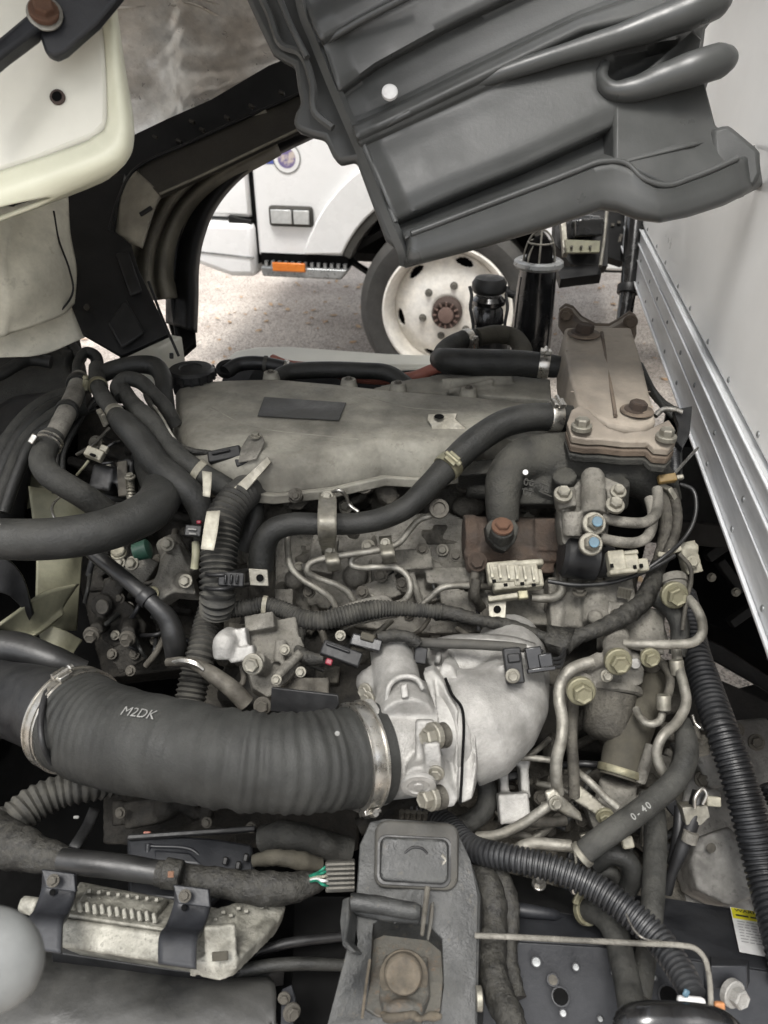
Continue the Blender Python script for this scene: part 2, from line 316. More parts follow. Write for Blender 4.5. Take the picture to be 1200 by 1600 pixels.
# cast metal: overlapping solids melted into one skin
def blob(name, shapes, mat, parent=None, vox=.0028, smooth=3, rough=0., **kw):
    vs = []; fs = []
    def add(v, f):
        o = len(vs); vs.extend(v); fs.extend([tuple(i+o for i in q) for q in f])
    for s in shapes:
        k = s[0]
        if k == 's':
            bm = bmesh.new(); bmesh.ops.create_icosphere(bm, subdivisions=3, radius=1); c = Q(s[1]); r = SZ(s[1], s[2]); sc3 = s[3] if len(s) > 3 else (1, 1, 1)
            ax = camax(); add([c+ax[0]*(v.co.x*r*sc3[0])+ax[1]*(v.co.y*r*sc3[1])+ax[2]*(v.co.z*r*sc3[2]) for v in bm.verts], [tuple(v.index for v in f.verts) for f in bm.faces]); bm.free()
        elif k == 'c':
            a = Q(s[1]); b = Q(s[2]); d = b-a; v, f = lathe_data(a, d, [(0, SZ(s[1], s[3])), (d.length, SZ(s[2], s[4] if len(s) > 4 else s[3]))], 40); add(v, f)
        elif k == 'l':      # lathe p axis prof
            kk = SZ(s[1], 1); v, f = lathe_data(Q(s[1]), s[2], [(h*kk, r*kk) for h, r in s[3]], 28); add(v, f)
        elif k == 'b':      # p, size px, axes
            kk = SZ(s[1], 1); v, f = boxv(Q(s[1]), s[3] if len(s) > 3 else camax(), [q*kk for q in s[2]]); add(v, f)
        elif k == 'g':      # outline, thickness m
            W = [Q(p) for p in s[1]]; n = len(W); nn = Vector()
            for i in range(n): nn += W[i].cross(W[(i+1) % n])
            nn.normalize(); dv = s[3] if len(s) > 3 else (nn if nn.dot(CF) > 0 else -nn)
            add(W+[q+dv*s[2] for q in W], [tuple(range(n)), tuple(range(2*n-1, n-1, -1))]+[(i, i+n, (i+1) % n+n, (i+1) % n) for i in range(n)])
        elif k == 't':
            W = [Q(p) for p in s[1]]; v, f, _ = tube_data(W, [SZ(p, p[3] if len(p) > 3 else s[2]) for p in s[1]], 44); add(v, f)
    me = bpy.data.meshes.new('tmp'); me.from_pydata([tuple(v) for v in vs], [], fs)
    bm = bmesh.new(); bm.from_mesh(me); bmesh.ops.recalc_face_normals(bm, faces=bm.faces); bm.to_mesh(me); bm.free()
    o = bpy.data.objects.new('tmp', me); sc.collection.objects.link(o)
    m = o.modifiers.new('r', 'REMESH'); m.mode = 'VOXEL'; m.voxel_size = vox; m.use_smooth_shade = True
    if smooth:
        s2 = o.modifiers.new('s', 'SMOOTH'); s2.factor = .5; s2.iterations = smooth
    dg = bpy.context.evaluated_depsgraph_get(); dg.update(); me2 = bpy.data.meshes.new_from_object(o.evaluated_get(dg))
    bpy.data.objects.remove(o); nv = len(me2.vertices); co = np.empty(nv*3); me2.vertices.foreach_get('co', co); co = co.reshape(-1, 3)
    c = co.mean(0); c[2] = co[:, 2].min(); me2.vertices.foreach_set('co', (co-c).ravel()); me2.name = name
    me2.materials.clear(); me2.materials.append(MT[mat]); me2.polygons.foreach_set('use_smooth', [True]*len(me2.polygons)); me2.update()
    ob = bpy.data.objects.new(name, me2); link(ob, Vector(c), parent); tagp(ob, **kw); return ob
def surf(name, rows, th, mat, parent=None, nu=24, nv=18, bumpf=None, world=False, **kw):
    """sheet through rows of picture points, smoothed both ways, th metres thick"""
    G = [[(Vector(p) if world else Q(p)) for p in r] for r in rows]
    def cr(pl, n):
        if len(pl) == 1: return [pl[0]]*(n+1)
        pos, _, _ = spline([tuple(v) for v in pl], [1]*len(pl), 1e9)
        out = []; m = len(pl)-1; e = [2*pl[0]-pl[1]]+list(pl)+[2*pl[-1]-pl[-2]]
        for i in range(n+1):
            x = i/n*m; k = min(int(x), m-1); t = x-k; p0, p1, p2, p3 = e[k:k+4]
            out.append(.5*((2*p1)+(p2-p0)*t+(2*p0-5*p1+4*p2-p3)*t*t+(3*p1-p0-3*p2+p3)*t**3))
        return out
    H = [cr(r, nu) for r in G]; cols = [cr([H[j][i] for j in range(len(H))], nv) for i in range(nu+1)]
    vs = [cols[i][j] for i in range(nu+1) for j in range(nv+1)]
    if bumpf: vs = [v+EYEW*bumpf(idx//(nv+1)/nu, idx % (nv+1)/nv) for idx, v in enumerate(vs)]
    fs = [(i*(nv+1)+j, (i+1)*(nv+1)+j, (i+1)*(nv+1)+j+1, i*(nv+1)+j+1) for i in range(nu) for j in range(nv)]
    o = mk(name, vs, fs, mat, parent, auto=60, **kw)
    if th:
        s = o.modifiers.new('solid', 'SOLIDIFY'); s.thickness = th; s.offset = 0
    return o
def cut(o, pts, depth, lift=.01):
    """sink a pocket of the given picture outline into the object"""
    W = [Q(p) for p in pts]; n = len(W); nn = Vector()
    for i in range(n): nn += W[i].cross(W[(i+1) % n])
    nn.normalize(); nn = nn if nn.dot(CF) > 0 else -nn
    vs = [v-nn*lift-WO[o.name] for v in W]+[v+nn*depth-WO[o.name] for v in W]
    me = bpy.data.meshes.new('c'); me.from_pydata(vs, [], [tuple(range(n)), tuple(range(2*n-1, n-1, -1))]+[(i, i+n, (i+1) % n+n, (i+1) % n) for i in range(n)])
    bm = bmesh.new(); bm.from_mesh(me); bmesh.ops.recalc_face_normals(bm, faces=bm.faces); bm.to_mesh(me); bm.free()
    c = bpy.data.objects.new('c', me); sc.collection.objects.link(c)
    tmp = bpy.data.objects.new('t', o.data); sc.collection.objects.link(tmp); b = tmp.modifiers.new('b', 'BOOLEAN'); b.object = c; b.operation = 'DIFFERENCE'; b.solver = 'EXACT'
    dg = bpy.context.evaluated_depsgraph_get(); dg.update(); m2 = bpy.data.meshes.new_from_object(tmp.evaluated_get(dg)); m2.name = o.data.name
    bpy.data.objects.remove(c); bpy.data.objects.remove(tmp); o.data = m2
def at_arc(t, f):
    pos, tan, A, B, rr, ss = TUB[t.name]; x = f*(len(pos)-1); i = min(int(x), len(pos)-2); u = x-i
    return pos[i].lerp(pos[i+1], u), tan[i], A[i], B[i], rr[i]*(1-u)+rr[i+1]*u
def clamp(t, f, wd=.010, mat='steel_bright', ang=None, screw=True, name='hose_clamp', gap=.0012, parent=None):
    """worm drive clamp round the hose t at fraction f of its length, wd metres wide"""
    p, tn, a, b, r = at_arc(t, f); par = parent or t
    vs, fs = lathe_data(p-tn*wd/2, tn, [(0, r*.98), (0, r+gap), (wd*.12, r+gap+.0006), (wd*.88, r+gap+.0006), (wd, r+gap), (wd, r*.98)], 36, EYEW)
    c = mk(name, vs, fs, mat, par, recalc=True)
    if screw:
        toe = (EYEW-tn*EYEW.dot(tn)).normalized(); side = tn.cross(toe); an = R(ang if ang is not None else 40); n = (toe*math.cos(an)+side*math.sin(an)).normalized(); s2 = tn.cross(n).normalized()
        cc = p+n*(r+gap+.003); v, f2 = boxv(cc, (tn, s2, n), (wd*1.05, .016, .005)); mk('screw_housing', v, f2, mat, c, bevel=.0008, recalc=True)
        v, f2 = lathe_data(cc+n*.002-s2*.013, s2, [(0, .0035), (.004, .0042), (.005, .0032), (.024, .0032), (.0245, .002)], 10); mk('screw', v, f2, mat, c, recalc=True)
    return c
def textmesh(name, body, p, size, mat, right, up, nrm, parent=None, curve_on=None, bold=0, th=.0004, **kw):
    cu = bpy.data.curves.new('t', 'FONT'); cu.body = body; cu.size = 1; cu.align_x = 'CENTER'; cu.align_y = 'CENTER'; cu.extrude = .0; cu.offset = bold; cu.resolution_u = 3
    o = bpy.data.objects.new('t', cu); sc.collection.objects.link(o); dg = bpy.context.evaluated_depsgraph_get(); dg.update()
    me = bpy.data.meshes.new_from_object(o.evaluated_get(dg)); bpy.data.objects.remove(o)
    vs = [p+right*(v.co.x*size)+up*(v.co.y*size) for v in me.vertices]
    if curve_on:
        c, tn, r = curve_on; out = []
        for v in vs:
            d = v-c; along = tn*d.dot(tn); rad = d-along; out.append(c+along+rad.normalized()*(r+th))
        vs = out
    else: vs = [v+nrm*th for v in vs]
    return mk(name, vs, [tuple(q.vertices) for q in me.polygons], mat, parent, smooth=False, **kw)
# ================================================================ ground
def gmat():
    m = bpy.data.materials.new('asphalt'); m.use_nodes = True; t = m.node_tree; N = t.nodes; L = t.links; b = N['Principled BSDF']
    tc = N.new('ShaderNodeTexCoord')
    def nz(s, d=5):
        n = N.new('ShaderNodeTexNoise'); n.inputs['Scale'].default_value = s; n.inputs['Detail'].default_value = d; L.new(tc.outputs['Object'], n.inputs['Vector']); return n.outputs['Fac']
    v = N.new('ShaderNodeTexVoronoi'); v.inputs['Scale'].default_value = 150; L.new(tc.outputs['Object'], v.inputs['Vector'])
    r = N.new('ShaderNodeValToRGB'); L.new(v.outputs['Color'], r.inputs[0]); e = r.color_ramp.elements
    e[0].position = .15; e[0].color = (.20, .188, .175, 1); e[1].position = .85; e[1].color = (.62, .575, .525, 1); x = e.new(.5); x.color = (.46, .42, .38, 1)
    r2 = N.new('ShaderNodeValToRGB'); L.new(nz(1.6), r2.inputs[0]); e = r2.color_ramp.elements; e[0].position = .35; e[0].color = (.62, .58, .55, 1); e[1].position = .65; e[1].color = (1.05, 1.03, 1.0, 1)
    mx = N.new('ShaderNodeMix'); mx.data_type = 'RGBA'; mx.blend_type = 'MULTIPLY'; mx.inputs[0].default_value = .8; L.new(r.outputs[0], mx.inputs[6]); L.new(r2.outputs[0], mx.inputs[7])
    L.new(mx.outputs[2], b.inputs['Base Color']); b.inputs['Roughness'].default_value = .9
    bp = N.new('ShaderNodeBump'); bp.inputs['Strength'].default_value = .5; bp.inputs['Distance'].default_value = .006; L.new(v.outputs['Distance'], bp.inputs['Height']); L.new(bp.outputs[0], b.inputs['Normal'])
    MT['asphalt'] = m
gmat()
mk('ground', [(-60, -60, 0), (60, -60, 0), (60, 60, 0), (-60, 60, 0)], [(0, 1, 2, 3)], 'asphalt', kind='structure', smooth=False)
# fallen leaves on the ground
M('dry_leaf', (.36, .20, .10), .8, c2=(.55, .42, .27), ns=3, bump=0, ramp=(.3, .7))
vs = []; fs = []
rl = random.Random(5)
for i in range(1500):
    x = rl.uniform(-3.2, 2.2); y = rl.uniform(1.6, 7.5)
    if rl.random() < .45: x = rl.gauss(-.25, .5); y = rl.gauss(2.75, .35)
    a = rl.uniform(0, 6.3); s = rl.uniform(.010, .032); h = rl.uniform(.3, .6); n = len(vs)
    for k, (u, v) in enumerate(((-1, 0), (-.3, h), (.5, h*.8), (1, 0), (.4, -h), (-.4, -h*.7))):
        vs.append(Vector((x+s*(u*math.cos(a)-v*math.sin(a)), y+s*(u*math.sin(a)+v*math.cos(a)), .004+rl.uniform(0, .010)))); 
    fs.append(tuple(range(n, n+6)))
mk('fallen_leaves', vs, fs, 'dry_leaf', kind='stuff', smooth=False, label='dry brown fallen leaves scattered over the pale asphalt', cat='leaves')

# ================================================================ the white truck parked alongside
YT = 3.46
def T3(px, py, y=YT): return onplane(px, py, 1, y)
hub = T3(701, 468, 3.5)
wt = thing('parked_truck', 'white truck parked beyond the engine, seen through the wheel arch, with amber reflector', 'truck', Vector((hub.x, 4.4, 0)))
def prism(name, prof, y0, y1, mat, parent, bevel=.01, **kw):   # prof: (x,z) list
    n = len(prof); vs = [Vector((x, y0, z)) for x, z in prof]+[Vector((x, y1, z)) for x, z in prof]
    fs = [tuple(range(n)), tuple(range(2*n-1, n-1, -1))]+[(i, i+n, (i+1) % n+n, (i+1) % n) for i in range(n)]
    return mk(name, vs, fs, mat, parent, bevel=bevel, recalc=True, **kw)
def xz(px, py): v = T3(px, py); return (v.x, v.z)
RW = .405; hx, hz = hub.x, RW
# cab side with round wheel arch
zb = T3(470, 402).z; xl = T3(399, 330).x; RA = .52
arch = [(hx+RA*math.cos(R(a)), hz+.02+RA*math.sin(R(a))) for a in np.linspace(172, 8, 22) if hz+.02+RA*math.sin(R(a)) > zb]
prof = [(xl, zb)]+[(arch[0][0]-.0, zb)]+arch+[(arch[-1][0], zb), (hx+.9, zb), (hx+.9, 2.45), (hx-.35, 2.5), (xl-.12, 1.55), (xl, 1.30)]
prism('door_panel', prof, YT, YT+.06, 'white_paint', wt, bevel=.012)
# raised flare of the wheel arch
fl = [(hx+(RA+.005)*math.cos(R(a)), hz+.02+(RA+.005)*math.sin(R(a))) for a in np.linspace(176, 4, 26)]; fo = [(hx+(RA+.17)*math.cos(R(a)), hz+.02+(RA+.17)*math.sin(R(a))) for a in np.linspace(4, 176, 26)]
fl = [(x, z) for x, z in fl if z > zb+.004]; fo = [(x, z) for x, z in fo if z > zb+.004]
prism('arch_flare', fl+fo, YT-.03, YT-.002, 'white_paint', wt, bevel=.008)
li = [(hx+(RA-.035)*math.cos(R(a)), hz+.02+(RA-.035)*math.sin(R(a))) for a in np.linspace(24, 156, 26)]
prism('arch_trim', [(hx+(RA+.004)*math.cos(R(a)), hz+.02+(RA+.004)*math.sin(R(a))) for a in np.linspace(156, 24, 26)]+li, YT-.02, YT+.25, 'grey_rubber', wt, bevel=.004)
# nose and bumper ahead of the door gap
zn = T3(365, 425).z; zs = T3(360, 345).z; x0 = xl-.50
prism('front_panel', [(xl-.022, zs+.012), (x0+.02, zs+.012), (x0+.10, 1.35), (xl-.16, 1.52), (xl-.022, 1.30)], YT+.01, YT+1.9, 'white_paint', wt, bevel=.02)
bx = []
prism('bumper', [(xl-.012, zn-.015), (xl-.14, zn-.02), (xl-.30, zn+.03), (xl-.44, zn+.10), (xl-.52, zs-.06), (xl-.52, zs-.004), (xl-.012, zs-.004)], YT-.02, YT+1.95, 'white_paint', wt, bevel=.03)
prism('bumper_seam', [(xl-.30, zs-.14), (xl-.30, zs-.132), (xl-.02, zs-.15), (xl-.02, zs-.158)], YT-.024, YT-.015, 'chrome_grey', wt, bevel=0)
prism('gap_strip', [(xl-.13, zs-.01), (xl-.13, zs+.022), (xl-.022, zs+.006), (xl-.022, zs-.012)], YT-.004, YT+.05, 'cab_black', wt, bevel=.003)
prism('door_gap', [(xl-.024, zb-.04), (xl-.024, 1.3), (xl-.003, 1.3), (xl-.003, zb-.04)], YT+.02, YT+.1, 'dark_void', wt, bevel=0)
# step bar with black teeth and amber reflector
xa = T3(410, 415).x; xb = T3(545, 415).x; z1 = T3(470, 404).z; z2 = T3(470, 432).z
prism('step_bar', [(xa, z1-.035), (xb, z1-.035), (xb-.03, z2), (xa+.005, z2)], YT-.03, YT+.12, 'chrome_grey', wt, bevel=.008)
prism('step_gap', [(xa, z1-.033), (xb, z1-.033), (xb, z1+.02), (xa, z1+.02)], YT-.005, YT+.1, 'dark_void', wt, bevel=0)
for k in range(13):
    x = xa+.02+(xb-xa-.04)*k/12; prism('step_tooth', [(x, z1-.034), (x+.014, z1-.034), (x+.014, z1-.012), (x, z1-.012)], YT-.026, YT-.006, 'chrome_grey', wt, bevel=0)
a = T3(426, 409, YT-.03); b = T3(478, 425, YT-.03)
prism('reflector', [(a.x, b.z), (b.x, b.z), (b.x, a.z), (a.x, a.z)], YT-.042, YT-.031, 'amber', wt, bevel=.004)
# side lamp
a = T3(420, 320, YT); b = T3(491, 355, YT)
lm = prism('side_lamp', [(a.x, b.z), (b.x, b.z), (b.x, a.z), (a.x, a.z)], YT-.022, YT+.01, 'grey_rubber', wt, bevel=.014)
m = a.x+(b.x-a.x)*.56; e = .014
prism('lamp_lens', [(a.x+e, b.z+e), (m-.004, b.z+e), (m-.004, a.z-e), (a.x+e, a.z-e)], YT-.030, YT-.0225, 'glass_lamp', lm, bevel=.005)
prism('lamp_lens', [(m+.004, b.z+e), (b.x-e, b.z+e), (b.x-e, a.z-e), (m+.004, a.z-e)], YT-.030, YT-.0225, 'glass_lamp', lm, bevel=.005)
# door decal: blue band and round seal
a = T3(396, 222); b = T3(438, 258); y = YT-.0015
mk('door_decal', [Vector((a.x-.15, y, b.z+.004)), Vector((b.x-.004, y, b.z+.004)), Vector((b.x-.004, y, a.z+.1)), Vector((a.x-.15, y, a.z+.1))], [(0, 1, 2, 3)], 'blue_paint', wt, smooth=False)
c = T3(448, 247)
for rr, mt, dy in ((.062, 'chrome_grey', .002), (.057, 'white_paint', .003), (.040, 'crest_print', .004)):
    mk('door_seal', *lathe_data(Vector((c.x, YT-dy, c.z)), Vector((0, -1, 0)), [(0, rr), (.0006, rr)], 40), mt, wt, smooth=False)
# the rest of the truck, as it stands beyond the frame
prism('cab_shell', [(xl+.1, .75), (hx-.62, .75), (hx-.60, 1.05), (hx+.62, 1.05), (hx+.88, .75), (hx+.88, 2.4), (hx-.35, 2.46), (xl-.05, 1.5)], YT+.062, YT+1.9, 'white_paint', wt, bevel=.03)
prism('side_window', [(hx-.36, 1.55), (hx+.5, 1.55), (hx+.5, 2.2), (hx-.15, 2.2)], YT-.004, YT-.001, 'black_gloss', wt, bevel=0)
prism('cargo_box', [(hx+1.1, .95), (hx+5.5, .95), (hx+5.5, 3.1), (hx+1.1, 3.1)], YT-.05, YT+2.1, 'box_white', wt, bevel=.02)
prism('chassis_rail', [(hx-.75, .50), (hx+5.5, .50), (hx+5.5, .72), (hx-.75, .72)], YT+.45, YT+.55, 'chassis', wt, bevel=.005)
prism('wheel_well', [(hx-.55, .55), (hx+.8, .55), (hx+.8, 1.0), (hx-.5, 1.0)], YT+.42, YT+.44, 'dark_void', wt, bevel=0)
for k, (zz, dz) in enumerate(((.72, -.02), (.60, -.13))):
    mk('bumper_stay', *boxv(Vector((xb+.05, YT+.1, zz-.05)), (Vector((.85, 0, .5 if k == 0 else -.5)).normalized(), Vector((0, 1, 0)), Vector((-.5, 0, .85)).normalized()), (.22, .05, .03)), 'cab_black', wt, recalc=True)
# wheel
def wheel(c, parent):
    ax = Vector((0, 1, 0)); cc = Vector(c)
    tp = [(.0, .30), (-.012, .33), (-.012, .37), (.012, .395), (.03, RW), (.18, RW), (.20, .39), (.21, .33), (.2, .28), (.0, .28)]
    vs, fs = lathe_data(cc, ax, tp, 72); fs = fs[:-2]; ty = mk('tyre', vs, fs, 'tyre', parent, recalc=False)
    for k in range(0):     # tread blocks on the shoulder
        a = 2*math.pi*k/40; d = Vector((math.cos(a), 0, math.sin(a))); s = Vector((-math.sin(a), 0, math.cos(a)))
        v, f = boxv(cc+d*(RW+.003)+Vector((0, .06, 0)), (s, ax, d), (.035, .06, .012)); mk('tread_block', v, f, 'tyre', ty, smooth=False)
    rp = [(.03, .292), (-.006, .297), (-.010, .288), (.004, .276), (.05, .262), (.075, .25), (.080, .245)]
    vs, fs = lathe_data(cc, ax, rp, 72); rim = mk('rim', vs, fs[:-2], 'wheel_paint', parent)
    # disc with hand holes
    bm = bmesh.new(); n = 288; rings = [(.246, .078)]+[(.240-.0035*q, .074-.0019*q) for q in range(15)]+[(.17, .044), (.135, .036), (.11, .03), (.085, .028), (.06, .028)]
    holes = 6; V = [[bm.verts.new(cc+Vector((r*math.cos(2*math.pi*k/n), y, r*math.sin(2*math.pi*k/n)))) for k in range(n)] for r, y in rings]
    for i in range(len(rings)-1):
        for k in range(n):
            ka = ((k+14) % 48)-24; rm_ = (rings[i][0]+rings[i+1][0])/2
            if i > 0 and (ka*2*math.pi/n*.22/.040)**2+((rm_-.222)/.017)**2 < 1: continue
            bm.faces.new((V[i][k], V[i][(k+1) % n], V[i+1][(k+1) % n], V[i+1][k]))
    me = bpy.data.meshes.new('x'); bm.to_mesh(me); bm.free()
    dv = [v.co.copy() for v in me.vertices]; df = [tuple(p.vertices) for p in me.polygons]
    dsk = mk('wheel_disc', dv, df, 'wheel_paint', rim, auto=30, recalc=True); s = dsk.modifiers.new('s', 'SOLIDIFY'); s.thickness = .012; s.offset = 0
    vs, fs = lathe_data(cc+Vector((0, .09, 0)), ax, [(0, .25), (.01, .25)], 40); mk('brake_drum', vs, fs, 'dark_void', rim, recalc=True)
    vs, fs = lathe_data(cc, ax, [(-.035, .045), (-.04, .050), (-.04, .060), (-.028, .066), (.035, .070)], 40); h = mk('hub', vs, fs, 'hub_brown', rim, recalc=True)
    vs, fs = lathe_data(cc, ax, [(-.050, .026), (-.048, .034), (-.03, .037)], 30); mk('hub_cap', vs, fs, 'hub_cap', h, recalc=True)
    for k in range(12):
        a = 2*math.pi*k/12; d = Vector((math.cos(a), 0, math.sin(a))); s = Vector((-math.sin(a), 0, math.cos(a)))
        v, f = boxv(cc+d*.051+Vector((0, -.041, 0)), (s, ax, d), (.007, .010, .018)); mk('hub_rib', v, f, 'hub_cap', h, smooth=False)
    for k in range(6):
        a = 2*math.pi*(k+.3)/6; bolt(cc+Vector((.118*math.cos(a), .026, .118*math.sin(a))), .0125, Vector((0, -1, 0)), 'cast_alu_dirty', rim, name='wheel_nut', long=1.6)
wheel((hx, 3.44, hz), wt)
M('seat_c', (.1, .1, .1))

# ================================================================ our own cargo box, right edge
XB = .262; ZB = .955
cb = thing('cargo_box', 'white cargo box standing upright along the right edge behind the engine', 'cargo box', Vector((XB+1, 1.4, ZB)))
def bw(y0, y1, z0, z1, x0, x1, name, mat, bevel=.002, par=cb):
    v, f = boxv(Vector(((x0+x1)/2, (y0+y1)/2, (z0+z1)/2)), WAX, (x1-x0, y1-y0, z1-z0)); return mk(name, v, f, mat, par, bevel=bevel, recalc=True)
zr = ZB+.135
bw(.36, 2.46, zr-.02, 3.1, XB+.004, XB+2.2, 'front_wall', 'box_white', .01)
# the aluminium sill: faces at slightly different depths with rolled edges between
rail = bw(.34, 2.48, ZB, zr-.022, XB+.0, XB+.05, 'sill_rail', 'aluminium')
for z, h, o in ((ZB+.004, .005, .005), (ZB+.050, .003, .0025), (ZB+.084, .004, .004), (zr-.022, .004, .004)):
    bw(.34, 2.48, z-h/2, z+h/2, XB-o, XB-.0005, 'rail_bead', 'aluminium', .0012, rail)
rr_ = random.Random(3)
for zz in (ZB+.017, ZB+.062, zr-.004):
    for k in range(13):
        y = .5+k*.155+rr_.uniform(-.02, .02); v, f = lathe_data(Vector((XB-.0002 if zz < zr-.03 else XB+.0038, y, zz)), Vector((-1, 0, 0)), [(0, .0042), (.0012, .0038), (.0022, .002)], 10); mk('rivet', v, f, 'chrome_grey', rail, recalc=True)
bw(.36, 2.46, .80, ZB-.01, XB+.12, XB+.2, 'floor_beam', 'chassis')
for k in range(5): bw(.45+k*.42, .50+k*.42, .83, ZB-.012, XB+.21, XB+1.6, 'cross_member', 'chassis')
# our truck's far rail, axle and pieces under the box
fr = thing('chassis_frame', 'dark truck chassis rail with cross tube under the white box', 'chassis frame', Vector((.5, 1.5, .5)))
mk('far_rail', *boxv(Vector((.6, 1.52, .60)), WAX, (3.4, .06, .18)), 'chassis', fr, bevel=.004, recalc=True)
mk('cross_tube', *lathe_data(Vector((.75, .6, .55)), Vector((0, 1, 0)), [(0, .05), (.9, .05)], 20), 'chassis', fr, recalc=True)
mk('lower_brace', *boxv(Vector((.62, 1.25, .35)), (Vector((.9, .4, .1)).normalized(), Vector((-.4, .9, 0)).normalized(), Vector((0, 0, 1))), (1.0, .05, .06)), 'chassis', fr, bevel=.004, recalc=True)
mk('lower_brace', *boxv(Vector((.62, 1.0, .33)), (Vector((.9, -.35, .05)).normalized(), Vector((.35, .9, 0)).normalized(), Vector((0, 0, 1))), (1.0, .045, .05)), 'chassis', fr, bevel=.004, recalc=True)
mk('gearbox_shield', *boxv(Vector((.55, 1.35, .72)), WAX, (.5, .3, .05)), 'chassis', fr, bevel=.004, recalc=True)
# ================================================================ tilted cab over the engine
mode('A')
cab = thing('tilted_cab', 'underside of the tilted cab at upper left with dirty metallic floor and black wheel arch', 'cab', (200, 60, 1.3))
def rnd(i, a=1): return (math.sin(i*12.9898)*43758.5453 % 1 - .5)*a
def bf(u, v):
    h = 0
    for k, (a, b, c, w_) in enumerate(((3.1, 1.3, .4, .010), (-2.2, 3.7, 1.1, .008), (6.3, -4.1, 2.2, .005), (1.5, 7.7, .9, .005), (-8.8, 5.2, 3.1, .003), (11, 9, .3, .002))):
        x = a*u+b*v+c+.5*math.sin(2.3*u*(k+1)+3.1*v); h += w_*(.5+.5*math.cos(2*math.pi*x))*(.65 if k < 2 else .28)
    return h
surf('cab_floor', [[(-500, -140, 1.25), (160, -140, 1.30), (300, -150, 1.38), (470, -160, 1.45)], [(-500, 0, 1.22), (165, 0, 1.28), (300, 0, 1.36), (445, 0, 1.42)], [(-500, 110, 1.2), (175, 110, 1.27), (300, 100, 1.34), (452, 75, 1.40)], [(-500, 260, 1.2), (185, 260, 1.29), (310, 195, 1.34), (480, 120, 1.40)]], .01, 'heatfoil', cab, nu=90, nv=90, bumpf=bf)
slab('sill_flange', [(185, 222, 1.265), (260, 186, 1.29), (330, 155, 1.31), (420, 102, 1.34), (500, 70, 1.36), (510, 140, 1.36), (330, 206, 1.31), (185, 280, 1.26)], .012, 'cab_black', cab)
for (x, y) in ((207, 262), (243, 241), (280, 221), (316, 203), (355, 184), (393, 166), (440, 145), (243, 215), (300, 190)):
    box('flange_clip', (x, y, 1.285), (9, 5, 8), 'cab_brown', cab, ax=camax(25))
slab('sill_channel', [(214, 262, 1.24), (300, 222, 1.26), (478, 143, 1.30), (505, 182, 1.28), (395, 235, 1.24), (250, 303, 1.20), (228, 285, 1.22)], .01, 'cab_brown', cab)
tube('channel_lip', [(250, 303, 1.197), (320, 272, 1.22), (395, 236, 1.238), (505, 184, 1.278)], 2.2, 'cab_brown_light', cab, seg=8)
tube('channel_lip', [(170, 360, 1.19), (185, 310, 1.20), (213, 263, 1.235), (300, 221, 1.256), (478, 142, 1.297)], 2.5, 'cab_black', cab, seg=8)
# brown inner bracket and ribbed inner arch
surf('inner_bracket', [[(172, 362, 1.22), (190, 372, 1.21), (222, 388, 1.21)], [(183, 315, 1.23), (210, 325, 1.21), (240, 330, 1.21)], [(212, 266, 1.25), (232, 284, 1.22), (252, 304, 1.21)]], .006, 'cab_brown_light', cab)
box('bracket_slot', (228, 330, 1.205), (22, 7, 4), 'cab_black', cab, ax=camax(-32))
def archrow(off, d): return [(x+off*ox, y+off*oy, d) for x, y, ox, oy in ((250, 468, -1, .1), (244, 430, -1, 0), (252, 375, -1, -.1), (280, 318, -.8, -.5), (335, 268, -.5, -.8), (430, 215, -.3, -.9))]
surf('inner_arch', [archrow(-28, 1.42), archrow(-10, 1.36), archrow(4, 1.38), archrow(14, 1.32), archrow(32, 1.34), archrow(46, 1.28)], .006, 'cab_brown_light', cab, nu=40, nv=40)
A_in = [(305, 520), (307, 470), (308, 420), (315, 375), (335, 325), (372, 280), (420, 247), (500, 208)]
A_out = [(262, 505), (262, 460), (262, 410), (272, 355), (298, 300), (345, 255), (400, 222), (500, 170)]
surf('wheel_arch_liner', [[(x, y, 1.46) for x, y in A_out], [(x*.55+a*.45, y*.55+b*.45, 1.41) for (x, y), (a, b) in zip(A_out, A_in)], [(x*.15+a*.85, y*.15+b*.85, 1.40) for (x, y), (a, b) in zip(A_out, A_in)], [(a, b, 1.46) for a, b in A_in]], .008, 'cab_black', cab, nu=50)
tube('arch_rib', [(278, 530, 1.43), (270, 470, 1.42), (272, 420, 1.41), (284, 350, 1.40), (318, 292, 1.40), (380, 245, 1.39), (470, 205, 1.38)], 4, 'cab_black', cab, seg=8)
slab('arch_foot', [(262, 500, 1.45), (305, 515, 1.45), (306, 533, 1.44), (284, 552, 1.43), (274, 540, 1.43)], .02, 'cab_black', cab)
slab('lower_splash_plate', [(98, 300, 1.20), (195, 270, 1.24), (178, 360, 1.2), (205, 382, 1.19), (216, 420, 1.19), (236, 462, 1.19), (264, 522, 1.18), (190, 556, 1.17), (128, 520, 1.16), (112, 480, 1.16)], .012, 'cab_black', cab)
slab('plate_panel', [(168, 505, 1.158), (196, 466, 1.168), (226, 520, 1.162), (190, 544, 1.156)], .006, 'cab_black', cab, bevel=.003)
slab('plate_panel', [(180, 395, 1.182), (200, 392, 1.182), (222, 455, 1.176), (203, 462, 1.172)], .006, 'cab_black', cab, bevel=.003)
lathe('grommet', (136, 480, 1.15), EYEW, [(0, 5.5), (.0, 5.5), (3, 4)], 'cab_brown', cab, seg=12)
tube('support_rod', [(232, 440, 1.16), (255, 500, 1.15), (279, 556, 1.14)], 2.2, 'cab_black', cab, seg=8)
